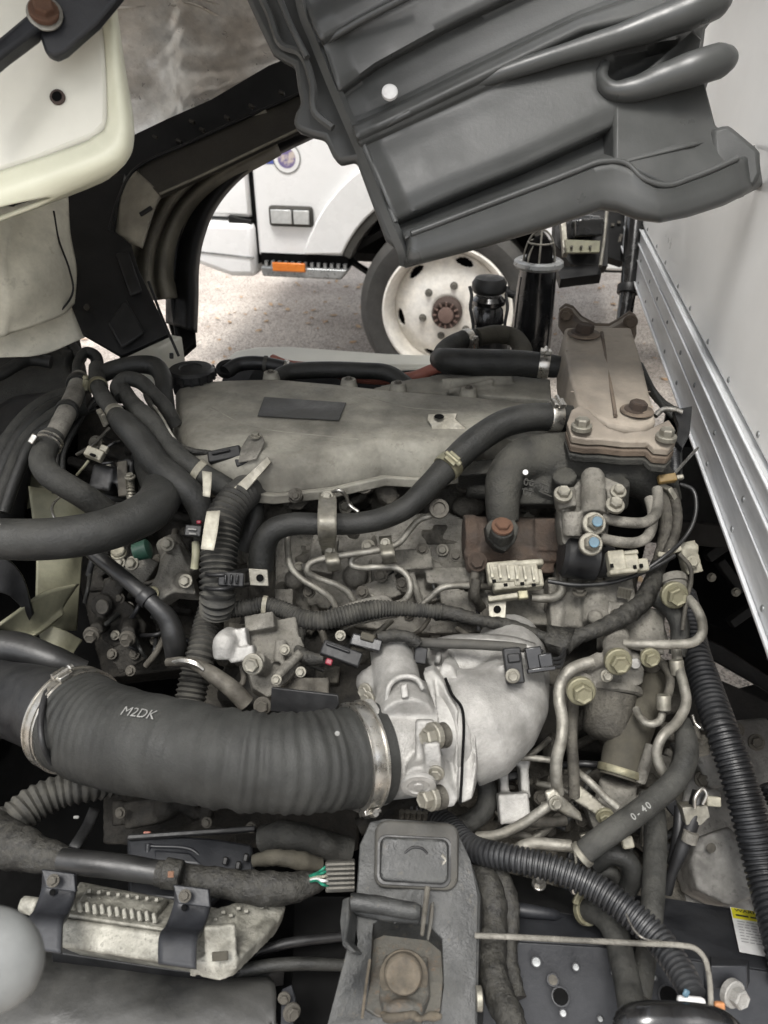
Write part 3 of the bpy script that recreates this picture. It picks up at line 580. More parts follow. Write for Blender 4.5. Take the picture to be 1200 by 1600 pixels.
surf('corner_panel', [[(-600, 380, .95), (-60, 330, 1.02), (30, 322, 1.06), (80, 300, 1.1), (104, 290, 1.12)], [(-600, 440, .95), (-60, 400, 1.0), (20, 395, 1.03), (85, 375, 1.08), (108, 360, 1.12)], [(-600, 500, .95), (-60, 470, 1.02), (30, 465, 1.04), (96, 440, 1.09), (118, 420, 1.13)], [(-600, 560, .98), (-60, 530, 1.05), (20, 518, 1.07), (90, 495, 1.10), (114, 474, 1.14)]], .006, 'offwhite_dirty', cab, nu=30, nv=30, bumpf=lambda u, v: .012*math.exp(-((u-.65)**2+(v-.5)**2)*9))
tube('panel_seam', [(84, 330, 1.085), (92, 375, 1.078), (108, 420, 1.085), (114, 455, 1.10), (100, 480, 1.10), (80, 495, 1.10)], 1.6, 'cab_black', cab, seg=6)
surf('lower_panel', [[(-600, 530, 1.1), (-40, 505, 1.15), (60, 498, 1.16), (110, 480, 1.17), (124, 476, 1.18)], [(-600, 580, 1.12), (-40, 560, 1.16), (60, 555, 1.17), (115, 535, 1.18), (136, 525, 1.19)]], .006, 'offwhite_dirty', cab)
slab('inner_wall', [(-700, 200, 1.4), (230, 240, 1.5), (240, 420, 1.48), (200, 500, 1.45), (-700, 560, 1.4)], .02, 'cab_brown', cab)
# outside of the cab body beyond the frame, keeps the daylight off as the real one does
cq = Quaternion(Vector((0, 1, 0)), R(-32))
mk('cab_body', *boxv(Vector((-1.25, 1.22, 2.55)), (cq @ WAX[0], WAX[1], cq @ WAX[2]), (1.9, 1.9, 1.5)), 'white_paint', cab, bevel=.08, recalc=True)
mk('cab_back_wall', *boxv(Vector((-.42, 1.25, 2.15)), (cq @ WAX[0], WAX[1], cq @ WAX[2]), (.10, 1.9, .8)), 'cab_black', cab, bevel=.01, recalc=True)
# ---- near corner panel of the cab, white, with mount plate
nc = thing('white_corner_panel', 'glossy off-white body corner with a dark drain hole at the top left', 'body panel', (100, 150, .8))
ol = [(-500, -60), (120, -60), (168, -30), (182, 30), (190, 90), (205, 180), (206, 222), (198, 247), (175, 268), (90, 310), (-500, 520)]
inn = [(-500, -60), (110, -60), (150, -25), (163, 40), (168, 100), (170, 160), (168, 195), (150, 214), (60, 250), (-500, 430)]
slab('face', [(x, y, .74) for x, y in inn], .02, 'offwhite', nc, bevel=.006)
rows = [[(x, y, .742) for x, y in inn], [(a*.6+x*.4, b*.6+y*.4, .736) for (x, y), (a, b) in zip(inn, ol)], [(a*.97+x*.03, b*.97+y*.03, .752) for (x, y), (a, b) in zip(inn, ol)], [(x, y, .79) for x, y in ol]]
M('edge_cream', (.62, .62, .49), .4, bump=0, c2=(.58, .58, .45), var=.1)
surf('rolled_edge', rows, .004, 'edge_cream', nc, nu=60, nv=16)
c0 = PD(90, 152, .7385)
mk('drain_hole', *lathe_data(c0, EYEW, [(-.006, .0068), (.0014, .0072), (.0015, .0045)], 24), 'hub_brown', nc, recalc=True)
mk('drain_hole', *lathe_data(c0+EYEW*.0016, EYEW, [(0, .0048), (.0003, .0048)], 24), 'dark_void', nc, recalc=True)
mp_ = thing('hinge_bracket', 'dark blue-grey steel hinge bracket with a rusty bolt in the top left corner', 'bracket', (100, 30, .7))
slab('plate', [(30, -60, .70), (230, -60, .70), (150, 36, .70), (100, 80, .70), (84, 88, .70), (70, 82, .70), (52, 30, .70)], .012, 'frame_paint', mp_, bevel=.003)
slab('arm', [(60, -30, .70), (75, 10, .70), (60, 44, .69), (10, 82, .68), (-60, 140, .67), (-60, 95, .67), (0, 55, .68), (40, 22, .69)], .02, 'frame_paint', mp_, bevel=.004)
lathe('washer', (70, 22, .695), EYEW+CR*.3, [(0, 27), (3, 27), (5, 22)], 'steel_pipe', mp_, seg=30)
bolt((68, 16, .688), 16, (EYEW+CR*.35+CU*.2), 'rust', mp_)

# ---- grey plastic splash guard, top centre to right
sg = thing('splash_guard', 'large grey ribbed plastic splash guard hanging from the tilted cab at upper right', 'splash guard', (900, 100, .84))
GP = 'grey_plastic'
# lines from top to bottom: left end, points, right end and height towards the eye (m)
LN = [
 ([(440, -170), (600, -250), (800, -330), (1000, -420), (1180, -500)], .0),
 ([(478, 10), (560, -40), (700, -110), (900, -200), (1150, -310)], .000),
 ([(490, 42), (545, 12), (640, -35), (850, -130), (1150, -260)], .016),
 ([(500, 60), (552, 30), (650, -22), (860, -112), (1150, -236)], .016),
 ([(505, 72), (558, 42), (656, -8), (866, -98), (1150, -222)], .002),
 ([(528, 140), (585, 98), (700, 35), (880, -50), (1150, -165)], .004),
 ([(532, 150), (592, 106), (708, 46), (888, -38), (1150, -150)], -.016),
 ([(545, 185), (600, 165), (720, 105), (900, 20), (1130, -75)], -.008),
 ([(549, 196), (601, 174), (722, 114), (903, 27), (1128, -56)], -.004),
 ([(552, 203), (602, 180), (725, 120), (905, 32), (1125, -40)], .016),
 ([(556, 213), (603, 191), (728, 131), (908, 44), (1120, -5)], .020),
 ([(560, 222), (606, 201), (732, 141), (912, 56), (1118, 20)], .012),
 ([(564, 232), (610, 212), (738, 154), (918, 72), (1100, 45)], .004),
 ([(585, 270), (650, 235), (760, 190), (930, 130), (1095, 85)], .008),
 ([(604, 315), (690, 275), (800, 235), (950, 165), (1108, 118)], .009),
 ([(616, 342), (705, 302), (815, 258), (965, 190), (1100, 140)], .004),
 ([(620, 352), (715, 314), (825, 268), (975, 200), (1100, 155)], -.024),
 ([(625, 358), (720, 320), (835, 277), (960, 235), (1110, 195)], -.020),
 ([(630, 366), (730, 332), (845, 290), (950, 252), (1120, 205)], .008),
 ([(633, 374), (735, 340), (850, 298), (950, 262), (1140, 215)], .012),
]
NS = 96
def resamp(pl, n):
    a = np.array(pl, float); s = np.concatenate([[0], np.cumsum(np.hypot(*np.diff(a, axis=0).T))]); x = np.linspace(0, s[-1], n+1)
    return np.stack([np.interp(x, s, a[:, 0]), np.interp(x, s, a[:, 1])], 1)
def dguard(x, y): return .86 - .00022*(y-200)*.3 + .00004*(x-800)
rws = [resamp(p, NS) for p, h in LN]; hs_ = [h for p, h in LN]
rows_p = []; sub = 5
for i in range(len(rws)-1):
    for k in range(sub):
        t = k/sub; rows_p.append((rws[i]*(1-t)+rws[i+1]*t, hs_[i]*(1-(t*t*(3-2*t)))+hs_[i+1]*t*t*(3-2*t)))
rows_p.append((rws[-1], hs_[-1]))
HC = (609, 144)
def grid(name, rows_p, mat, par, th=.004, holes=(), extra=None):
    n = len(rows_p[0][0]); vs = []
    for pts, h in rows_p:
        for j, (x, y) in enumerate(pts):
            hh = (h[j] if hasattr(h, '__len__') else h)
            if extra: hh += extra(x, y, j/(n-1))
            vs.append(PD(x, y, dguard(x, y)-hh))
    fs = []
    for i in range(len(rows_p)-1):
        for j in range(n-1):
            c = (rows_p[i][0][j]+rows_p[i+1][0][j+1])/2
            if any(math.hypot(c[0]-hx_, c[1]-hy_) < rr0 for hx_, hy_, rr0 in holes): continue
            fs.append((i*n+j, i*n+j+1, (i+1)*n+j+1, (i+1)*n+j))
    o = mk(name, vs, fs, mat, par, auto=70)
    s = o.modifiers.new('solid', 'SOLIDIFY'); s.thickness = th; s.offset = 0
    s2 = o.modifiers.new('sm', 'SMOOTH'); s2.factor = .3; s2.iterations = 1; return o
def sg_extra(x, y, f):
    e = 0
    # slot between the two fingers at the right
    dx = x-1012; dy = y-(101-.36*(x-1012))
    q = max(0, 1-(abs(dx)/78)**6)*max(0, 1-(abs(dy)/24)**4) if abs(dx) < 78 and abs(dy) < 24 else 0
    e -= .034*q
    # rolled-away right edge
    if f > .86: e -= .05*((f-.86)/.14)**2
    if f < .05: e += .012*(1-f/.05)
    return e
grid('guard_panel', rows_p, GP, sg, extra=sg_extra)
# white disc painted to stand for daylight through a hole
lathe('daylight_disc', (609, 144, .84), EYEW+CU*.1, [(-4, 12.5), (2, 12.5), (3.5, 10.5), (4, 6)], 'label_white', sg, seg=24)
# finger ribs with round ends
tube('finger_rib', [(945, 100, .868, 8), (940, 122, .862, 10), (955, 141, .856, 14), (988, 140, .852, 18), (1035, 124, .846, 23), (1085, 107, .838, 26), (1120, 96, .842, 26), (1137, 91, .848, 19), (1144, 89, .852, 9)], 20, GP, sg, seg=22)
tube('finger_rib', [(556, 216, .858, 8), (603, 193, .856, 9), (728, 136, .854, 11), (868, 88, .850, 14), (955, 62, .850, 18), (1028, 37, .846, 24), (1085, 15, .838, 27), (1115, 4, .842, 25), (1130, -2, .848, 17), (1136, -4, .852, 8)], 20, GP, sg, seg=22)
# side wall on the right, stepping back
slab('end_wall', [(1085, 45, .862), (1098, 60, .90), (1092, 90, .875), (1120, 195, .872), (1190, 235, .87), (1190, 262, .87), (1060, 300, .85), (960, 250, .85), (960, 150, .86)], .03, GP, sg, bevel=.004)
# lower lip: broad curved band
ctop = resamp([(633, 370), (770, 318), (880, 276), (930, 256), (958, 250), (984, 258), (1005, 280), (1024, 292), (1050, 290), (1110, 268), (1180, 236)], 120)
cbot = resamp([(632, 416), (760, 382), (850, 355), (905, 336), (938, 324), (965, 328), (995, 340), (1030, 345), (1075, 336), (1130, 318), (1190, 288)], 120)
lip = [(ctop*(1-t)+cbot*t, h) for t, h in ((-.14, -.03), (-.05, -.008), (0, .012), (.05, .022), (.12, .026), (.2, .024), (.5, .021), (.8, .018), (.93, .014), (1.0, .0), (1.02, -.04))]
grid('lower_lip', lip, GP, sg, extra=lambda x, y, f: -.05*max(0, (f-.93)/.07)**2-.02*max(0, (.02-f)/.02))
tube('lip_bead', [(x, y-1, dguard(x, y)-.027) for x, y in ctop[2:-6:8]], 4.5, GP, sg, seg=12)
slab('corner_step', [(1110, 200, .866), (1140, 192, .86), (1188, 232, .855), (1192, 270, .86), (1180, 292, .866), (1120, 300, .866)], .05, GP, sg, bevel=.006)
# upright left edge: thick rib and ragged flange
tube('edge_rib', [(462, -60, .85), (476, 20, .85), (492, 60, .85), (520, 130, .845), (548, 195, .84), (580, 270, .835), (612, 350, .83), (630, 392, .835), (633, 412, .85)], 10, GP, sg, seg=4)
slab('ragged_flange', [(360, -60, .88), (480, -60, .88), (505, 60, .87), (560, 200, .86), (600, 300, .85), (626, 372, .845), (622, 388, .85), (602, 372, .85), (556, 248, .86), (530, 254, .865), (519, 240, .865), (507, 214, .865), (486, 209, .865), (466, 202, .865), (457, 190, .865), (462, 172, .865), (470, 160, .866), (464, 132, .867), (460, 100, .868), (440, 90, .87), (425, 80, .872), (405, 40, .876)], .014, GP, sg, bevel=.005)
tube('flange_fold', [(385, -50, .865), (420, 20, .862), (440, 70, .862), (470, 84, .858), (488, 130, .855), (492, 175, .852), (520, 200, .85)], 6, GP, sg, seg=6)
tube('flange_fold', [(420, -50, .858), (450, 30, .852), (480, 90, .848)], 5, GP, sg, seg=12)
tube('tray_rib', [(505, 66, .845), (560, 34, .842), (650, -12, .84)], 6, GP, sg, seg=12)
tube('tray_rib', [(565, 214, .838), (600, 196, .836), (640, 176, .836)], 5, GP, sg, seg=12)
tube('edge_rib', [(566, 222, .834), (590, 280, .83), (618, 348, .828)], 5, GP, sg, seg=12)
mode('E')

mode('A')
rc_ = random.Random(21)
for i in range(16):
    x = rc_.uniform(200, 400); y = rc_.uniform(0, 120); a = rc_.uniform(-.9, .3); l = rc_.uniform(25, 70); k_ = rc_.uniform(-14, 14)
    d_ = 1.262+.0007*(x-175)-.004
    tube('crease', [(x-l*math.cos(a), y-l*math.sin(a), d_-.0005*l*math.cos(a)), (x, y+k_, d_-.004), (x+l*math.cos(a), y+l*math.sin(a), d_+.0005*l*math.cos(a))], rc_.uniform(1, 2.4), 'heatfoil', cab, seg=6)
for x, y in ((250, 60), (330, 40), (300, 130), (390, 90)): lathe('foil_button', (x, y, 1.262+.0007*(x-175)-.004), EYEW, [(0, 5), (2, 4.5), (3, 2)], 'cab_brown_light', cab, seg=12)
mode('E')
# ================================================================ engine mass
mode('E')
rg = random.Random(11)
eng = thing('engine_block', 'greasy grey-brown diesel engine block in the middle beneath all pipes', 'engine', Vector((-.05, .9, .3)))
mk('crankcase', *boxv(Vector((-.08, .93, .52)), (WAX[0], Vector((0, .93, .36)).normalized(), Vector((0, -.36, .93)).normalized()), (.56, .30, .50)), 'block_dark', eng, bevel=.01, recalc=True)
sh = [('g', [(330, 700, .07), (900, 690, .07), (905, 900, .09), (900, 1060, .11), (860, 1300, .16), (330, 1300, .20), (300, 1000, .16), (320, 850, .12)], .10)]
for i in range(95):
    x = rg.uniform(335, 890); y = rg.uniform(720, 1060); o = .07 + .05*max(0, (y-820)/240); k = rg.random()
    if k < .35: sh.append(('b', (x, y, o), (rg.uniform(12, 60), rg.uniform(10, 34), rg.uniform(20, 60)), camax(rg.choice((0, 4, 90, -25, 30)), rg.uniform(-20, 40))))
    elif k < .6: sh.append(('l', (x, y, o), rg.choice((MIX, UP, EYEW, OUT)), [(0, rg.uniform(8, 18)), (rg.uniform(14, 34), rg.uniform(7, 14))]))
    elif k < .85:
        a = rg.uniform(0, 3.1); l = rg.uniform(30, 90); sh.append(('c', (x-l*math.cos(a), y-l*math.sin(a)*.6, o), (x+l*math.cos(a), y+l*math.sin(a)*.6, o-.01), rg.uniform(4, 9), rg.uniform(4, 9)))
    else: sh.append(('s', (x, y, o), rg.uniform(12, 28), (1, .7, .6)))
blob('block_casting', sh, 'block', eng, vox=.0032, smooth=2)
for i in range(26):
    x = rg.uniform(430, 880); y = rg.uniform(730, 1010); bolt((x, y, .045+.03*max(0, (y-820)/240)), rg.uniform(6, 9), MIX, rg.choice(('bolt_dirty', 'bolt_dirty', 'zinc')), eng)
# cylinder head deck with machined ledges, right and left of the injection pipes
head = thing('cylinder_head', 'grey cast cylinder head side with ledges behind the thin steel fuel pipes', 'cylinder head', (640, 880, .05))
sh = [('g', [(430, 810, .055), (700, 800, .055), (880, 880, .05), (880, 985, .06), (640, 990, .075), (430, 960, .08)], .05),
      ('g', [(470, 880, .04), (640, 858, .035), (690, 880, .035), (700, 935, .045), (560, 960, .05), (480, 945, .05)], .03),
      ('b', (645, 880, .02), (60, 34, 40), camax(-4, 25)), ('b', (710, 905, .03), (90, 26, 40), camax(0, 25)), ('b', (600, 925, .03), (50, 36, 40), camax(-20, 20)),
      ('b', (430, 950, .03), (60, 50, 50), camax(0, 20)), ('c', (640, 890, .02), (662, 960, .02), 6, 6), ('c', (655, 882, .03), (690, 905, .03), 8), ('b', (812, 955, .03), (110, 60, 40), camax(0, 30)),
      ('b', (505, 870, .03), (40, 60, 40), camax(10, 20)), ('s', (555, 900, .03), 20), ('s', (460, 905, .03), 16)]
for k in range(9): sh.append(('b', (690+k*9, 935+k*3, .03), (5, 50, 20), camax(-8, 10)))
blob('head_casting', sh, 'cast_alu_dirty', head, vox=.0024, smooth=2)
for x, y in ((660, 858), (596, 900), (605, 883), (712, 868), (628, 912), (483, 925), (760, 958), (860, 948), (690, 958), (566, 925)): bolt((x, y, .0), 7, MIX, 'bolt_dirty', head)
# front of the engine, behind fan, dark
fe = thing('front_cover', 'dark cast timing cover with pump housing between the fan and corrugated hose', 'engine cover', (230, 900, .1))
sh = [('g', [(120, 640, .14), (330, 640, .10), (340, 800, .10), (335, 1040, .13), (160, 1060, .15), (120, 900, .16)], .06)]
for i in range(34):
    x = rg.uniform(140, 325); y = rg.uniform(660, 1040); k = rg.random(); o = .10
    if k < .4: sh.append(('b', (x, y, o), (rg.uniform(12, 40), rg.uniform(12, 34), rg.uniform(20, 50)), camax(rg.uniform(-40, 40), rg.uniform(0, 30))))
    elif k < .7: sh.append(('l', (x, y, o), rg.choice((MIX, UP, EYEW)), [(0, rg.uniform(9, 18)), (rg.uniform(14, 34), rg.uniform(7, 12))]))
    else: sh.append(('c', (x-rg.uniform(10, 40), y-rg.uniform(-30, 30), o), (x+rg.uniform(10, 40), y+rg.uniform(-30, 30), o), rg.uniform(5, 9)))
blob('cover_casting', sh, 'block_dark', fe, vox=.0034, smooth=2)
# thermostat housing, grey
th_ = thing('thermostat_housing', 'dirty grey cast thermostat housing with bolts left of the corrugated hose', 'housing', (270, 880, .03))
blob('casting', [('c', (263, 845, .02), (290, 905, .02), 20, 26), ('g', [(250, 870, .0), (262, 842, 0), (280, 850, -.005), (300, 900, 0), (306, 928, .0), (270, 925, 0), (240, 945, .0), (228, 930, .0), (245, 895, .0)], .03), ('s', (286, 908, 0), 14), ('s', (240, 926, .005), 13), ('c', (268, 868, .0), (245, 920, .005), 10, 8), ('b', (222, 890, .03), (40, 40, 40), camax(30, 20))], 'cast_alu_dirty', th_, vox=.0022)
for x, y in ((290, 908), (238, 927), (262, 850), (206, 880)): bolt((x, y, -.02), 8, MIX, 'zinc_yellow' if x == 238 else 'zinc', th_)
# water pump style casting lower left
pu = thing('pump_body', 'dark grey cast pump with two nozzles behind the large intake hose', 'pump', (185, 980, .04))
blob('casting', [('g', [(142, 935, .04), (165, 920, .03), (205, 945, .03), (228, 975, .04), (222, 1005, .05), (190, 1020, .05), (160, 1000, .05)], .05), ('c', (158, 945, .02), (170, 950, .06), 17, 20), ('c', (150, 985, .0), (160, 972, .05), 11, 13), ('c', (200, 990, .0), (206, 972, .05), 11, 13), ('b', (180, 925, .04), (30, 34, 40), camax(20, 10)), ('c', (170, 905, .04), (168, 935, .04), 8), ('b', (205, 1020, .05), (50, 40, 40), camax(-30, 0))], 'block_dark', pu, vox=.0022)
lathe('bore', (160, 948, .012), (EYEW-CR*.3), [(0, 12), (2, 11), (2.2, 8)], 'bolt_dirty', pu, seg=20)
for x, y in ((143, 992), (199, 998)): bolt((x, y, -.006), 9, (EYEW-CU*.5), 'bolt_dirty', pu, long=1.4)
for x, y in ((175, 1022), (210, 1022), (204, 1048), (187, 935)): bolt((x, y, .03), 6, MIX, 'bolt_dirty', pu)

# ================================================================ valve cover
vc = thing('valve_cover', 'dusty beige-grey engine valve cover with dark label plate', 'valve cover', (570, 650, .05))
top = [(280, 608, -.02), (290, 599, -.02), (350, 596, -.02), (430, 594, -.02), (520, 602, -.02), (620, 613, -.02), (735, 622, -.02), (840, 634, -.02), (885, 640, -.02), (885, 690, -.01), (800, 690, -.01), (745, 672, -.01), (712, 690, -.01), (650, 697, -.01), (590, 692, -.01), (520, 708, -.01), (440, 718, -.01), (400, 716, -.01), (340, 710, -.01), (310, 706, -.01), (296, 690, -.015), (284, 650, -.015)]
Wt = [PD(x, y, (1.45-(1.0 if y < 640 else 1.0))/(-(CF+CU*((800-y)/FPX)).z)) for x, y, _ in top]
n = len(Wt); low = []
cen = sum(Wt, Vector())/n
for v in Wt:
    d = (v-cen); d.z = 0; low.append(v+d.normalized()*.012-UP*.045)
mid = [v+(l-v)*.25+(Vector((l.x-v.x, l.y-v.y, 0)))*.5 for v, l in zip(Wt, low)]
inn_ = [v+(cen-v)*.05+UP*.004 for v in Wt]
vs = inn_+Wt+mid+low; fs = [tuple(range(n))]
for a in range(3): fs += [(a*n+i, a*n+(i+1) % n, (a+1)*n+(i+1) % n, (a+1)*n+i) for i in range(n)]
fs.append(tuple(range(4*n-1, 3*n-1, -1)))
mk('cover_shell', vs, fs, 'valve_cover', vc, bevel=.003, bseg=3, recalc=True, auto=40)
skirt = [l+Vector((0, 0, -.05)) for l in low]; fl_ = [l+(l-cen).normalized()*.008 for l in low]
mk('cover_flange', [Vector((v.x, v.y, low[0].z+.002)) for v in fl_]+[Vector((v.x, v.y, low[0].z-.012)) for v in fl_], [tuple(range(n)), tuple(range(2*n-1, n-1, -1))]+[(i, i+n, (i+1) % n+n, (i+1) % n) for i in range(n)], 'valve_cover', vc, bevel=.002, recalc=True)
def oncover(x, y, h=0): return onplane(x, y, 2, 1.0+h)
pl = [(413, 620), (541, 629), (530, 657), (402, 650)]
mk('name_plate', [oncover(x, y, .005) for x, y in pl]+[oncover(x, y, .0075) for x, y in pl], [(0, 1, 2, 3), (4, 5, 6, 7), (0, 1, 5, 4), (1, 2, 6, 5), (2, 3, 7, 6), (3, 0, 4, 7)], 'dark_plastic_dusty', vc, bevel=.0008, recalc=True)
for x, y in ((424, 593), (622, 610), (732, 618), (545, 604)):
    c = oncover(x, y, -.004); b = mk('bolt_boss', *lathe_data(c, UP, [(0, .014), (.006, .0125), (.012, .011), (.0125, .006)], 20), 'valve_cover', vc, recalc=True); bolt(c+UP*.012, .0045, UP, 'bolt_dirty', b)
for pts in (((330, 640), (395, 670), (560, 690)), ((560, 620), (640, 640), (700, 645))):
    tube('cover_ridge', [tuple(oncover(x, y, .0005))+(.004,) for x, y in pts], .004, 'valve_cover', vc, world=True, seg=8)
# tin lifting bracket with hole on the cover
tb = slab('tab_bracket', [(668, 647, -.055), (715, 645, -.055), (712, 655, -.057), (728, 668, -.05), (728, 690, -.04), (676, 688, -.045), (674, 665, -.052), (668, 655, -.055)], .003, 'zinc', label='small dusty tin bracket with a hole, standing on the front edge of the valve cover', cat='bracket')
lathe('hole', (686, 651, -.058), UP, [(0, 8), (1.5, 7), (1.6, 5)], 'dark_void', tb, seg=16)
# oil filler cap and ring behind
oc = thing('oil_filler_cap', 'round black oil filler cap at the left back corner of the valve cover', 'cap', Vector(oncover(300, 590)))
c = oncover(300, 592, .004)
mk('cap_disc', *lathe_data(c, UP, [(-.02, .030), (0, .032), (.004, .036), (.014, .036), (.018, .032), (.019, .018), (.0175, .016), (.0175, .004)], 40), 'black_plastic', oc, recalc=True, auto=30)
for k in range(16):
    a = 2*math.pi*k/16; mk('grip', *boxv(c+Vector((.0365*math.cos(a), .0365*math.sin(a), .008)), (Vector((math.cos(a), math.sin(a), 0)), Vector((-math.sin(a), math.cos(a), 0)), UP), (.004, .005, .012)), 'black_plastic', oc, recalc=True)
ring = onplane(356, 580, 2, .985)
mk('breather_ring', *lathe_data(ring, (UP-Vector((0, .4, 0))), [(0, .017), (.006, .019), (.010, .018), (.008, .012), (.004, .011), (.003, .002)], 30), 'black_plastic', label='small round breather ring right beside the oil filler cap', cat='breather', recalc=True)

# ================================================================ far side, behind the valve cover
ws = thing('far_sill', 'pale grey-white curved step panel behind the engine, in front of the asphalt', 'body panel', (520, 560, .8))
mode('A')
slab('sill_top', [(352, 562, 1.95), (368, 547, 1.97), (400, 541, 1.98), (450, 540, 1.98), (600, 551, 1.96), (730, 556, 1.95), (730, 572, 1.9), (600, 578, 1.9), (500, 570, 1.9), (440, 564, 1.9)], .05, 'offwhite', ws, bevel=.008)
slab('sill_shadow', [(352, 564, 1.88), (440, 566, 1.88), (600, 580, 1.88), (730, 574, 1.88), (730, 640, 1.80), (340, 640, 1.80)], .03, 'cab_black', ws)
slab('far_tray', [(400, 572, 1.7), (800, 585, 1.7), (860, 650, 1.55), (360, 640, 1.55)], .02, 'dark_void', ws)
mode('E')
tube('red_hose', [(425, 562, .10), (445, 570, .10), (510, 578, .10), (560, 590, .12), (640, 590, .1), (680, 576, .08), (720, 566, .06)], 9, 'red_hose', label='faded red hose running behind the black pipe at the back of the engine', cat='hose', seg=12)
h = tube('black_air_pipe', [(352, 582, .06), (372, 570, .06), (400, 567, .06), (438, 573, .07), (470, 582, .09)], 11, 'black_plastic', label='short black plastic pipe with grey clip behind the oil filler cap', cat='pipe', seg=14)
clamp(h, .55, .006, 'grey_rubber', screw=False, name='clip'); clamp(h, .8, .008, 'steel_bright')
tube('vacuum_hose', [(430, 592, .05), (450, 582, .05), (494, 578, .05), (560, 579, .05), (606, 583, .05), (628, 596, .06), (640, 606, .07)], 13, 'rubber', label='plain black hose lying along the back edge of the valve cover', cat='hose', seg=16)
fc = thing('turbo_heat_shield', 'cream-brown cast shield behind the valve cover under the upper coolant hose', 'heat shield', (720, 600, .08))
blob('casting', [('g', [(580, 606, .02), (640, 592, .02), (690, 584, .02), (780, 584, .02), (860, 592, .02), (862, 625, .01), (740, 616, .01), (620, 612, .02)], .04), ('c', (690, 600, .01), (800, 592, .01), 8), ('c', (700, 612, .005), (770, 596, .0), 5)], 'valve_cover', fc, vox=.0025)
# snorkel, upright
mode('A')
sn = thing('air_snorkel', 'upright glossy black air snorkel with grey rim and wire guard', 'snorkel', (840, 560, 1.62))
cs = PD(842, 409, 1.70)
mk('duct', *lathe_data(cs-UP*.40, UP, [(0, .047), (.1, .047), (.24, .046), (.34, .043), (.385, .040), (.396, .040)], 40), 'black_gloss', sn, recalc=True, auto=30)
for a_ in (-150, -35): tube('mold_line', [tuple(cs+Vector((rr9*math.cos(R(a_)), rr9*math.sin(R(a_)), z9)))+(.0018,) for z9, rr9 in ((-.36, .047), (-.2, .047), (-.1, .045), (-.03, .041))], .0018, 'black_plastic', sn, world=True, seg=6)
mk('rim', *lathe_data(cs-UP*.012, UP, [(0, .040), (.0, .050), (.006, .055), (.014, .054), (.018, .048), (.016, .036), (.0, .033), (-.01, .03)], 44), 'chrome_grey', sn, recalc=True, auto=40)
mk('throat', *lathe_data(cs-UP*.0085, UP, [(0, .0335), (.001, .0335)], 30), 'dark_void', sn, recalc=True)
for k, (a, rr2) in enumerate(((0, .034), (90, .034), (45, .034))):
    u = Vector((math.cos(R(a)), math.sin(R(a)), 0)); hh = .068 if k < 2 else .045
    tube('guard_wire', [tuple(cs+u*(rr2*math.cos(R(t)))+UP*(hh*math.sin(R(t))))+(.0022,) for t in range(0, 181, 20)], .0022, 'steel_pipe', sn, world=True, seg=8)
tube('guard_wire', [tuple(cs+Vector((.027*math.cos(R(t)), .027*math.sin(R(t)), .042)))+(.002,) for t in range(0, 361, 30)], .002, 'steel_pipe', sn, world=True, seg=8)
mk('guard_hood', *lathe_data(cs+UP*.0, UP, [(0, .030), (.03, .026), (.052, .014), (.056, .004)], 24), 'dark_void', sn, recalc=True)
rs = thing('filter_valve', 'black stacked cap and valve with wire bails in front of the white wheel', 'valve', (762, 500, 1.62))
lathe('cap', (764, 452, 1.62), UP, [(-4, 24), (0, 27), (10, 27), (18, 22), (20, 10)], 'black_plastic', rs, seg=32)
lathe('neck', (764, 462, 1.62), UP*-1, [(0, 20), (6, 26), (12, 26), (16, 20), (22, 24), (42, 26), (46, 20), (60, 18), (90, 22)], 'black_gloss', rs, seg=32)
lathe('base', (764, 520, 1.60), UP*-1, [(0, 26), (4, 30), (60, 30)], 'black_plastic', rs, seg=24)
for s in (-1, 1): tube('bail', [(764+s*30, 448, 1.60), (764+s*27, 462, 1.595), (764+s*29, 480, 1.59), (764+s*25, 505, 1.59), (764+s*24, 530, 1.59)], 2.6, 'black_plastic', rs, seg=8)
tube('nipple', [(790, 456, 1.6), (804, 462, 1.6)], 6, 'black_plastic', rs, seg=10)
hb = thing('relay_bracket', 'black rounded horn unit on a cream metal bracket right of the snorkel', 'bracket', (912, 360, 1.9))
blob('body', [('b', (914, 358, 1.9), (44, 26, 60), camax(-3, -15)), ('c', (892, 346, 1.9), (936, 350, 1.9), 12)], 'black_gloss', hb, vox=.004)
slab('bracket_face', [(882, 374, 1.86), (938, 376, 1.86), (937, 394, 1.86), (886, 395, 1.86)], .01, 'olive', hb)
for x in (893, 908, 922): lathe('stud', (x, 386, 1.855), EYEW, [(0, 2.6), (3, 2)], 'bolt_dirty', hb, seg=8)
slab('side_plate', [(876, 345, 1.9), (884, 340, 1.9), (888, 395, 1.88), (880, 396, 1.88)], .02, 'zinc', hb)
tube('side_bar', [(948, 330, 1.92), (944, 372, 1.9), (938, 416, 1.86)], 3, 'steel_pipe', hb, seg=8)
slab('lower_arm', [(870, 418, 1.9), (936, 412, 1.9), (940, 428, 1.88), (905, 432, 1.88), (876, 436, 1.88)], .03, 'black_plastic', hb)
slab('mount_post', [(868, 330, 1.96), (952, 330, 1.96), (950, 416, 1.94), (892, 414, 1.94), (866, 380, 1.95)], .04, 'cab_black', hb)
up = tube('drain_pipe', [(998, 300, 1.86, 15), (992, 360, 1.86, 15), (986, 420, 1.86, 14), (978, 478, 1.86, 12), (970, 530, 1.86, 11)], 14, 'black_gloss', label='upright black pipe with ring at the far corner of the white box', cat='pipe', seg=20)
clamp(up, .66, .02, 'black_plastic', screw=False, name='collar', gap=.006)
slab('mud_flap', [(930, 300, 2.2), (1010, 300, 2.2), (1012, 400, 2.2), (975, 410, 2.15), (945, 400, 2.15)], .03, 'cab_black', label='black shaded chassis plate behind the upright pipe', cat='plate')
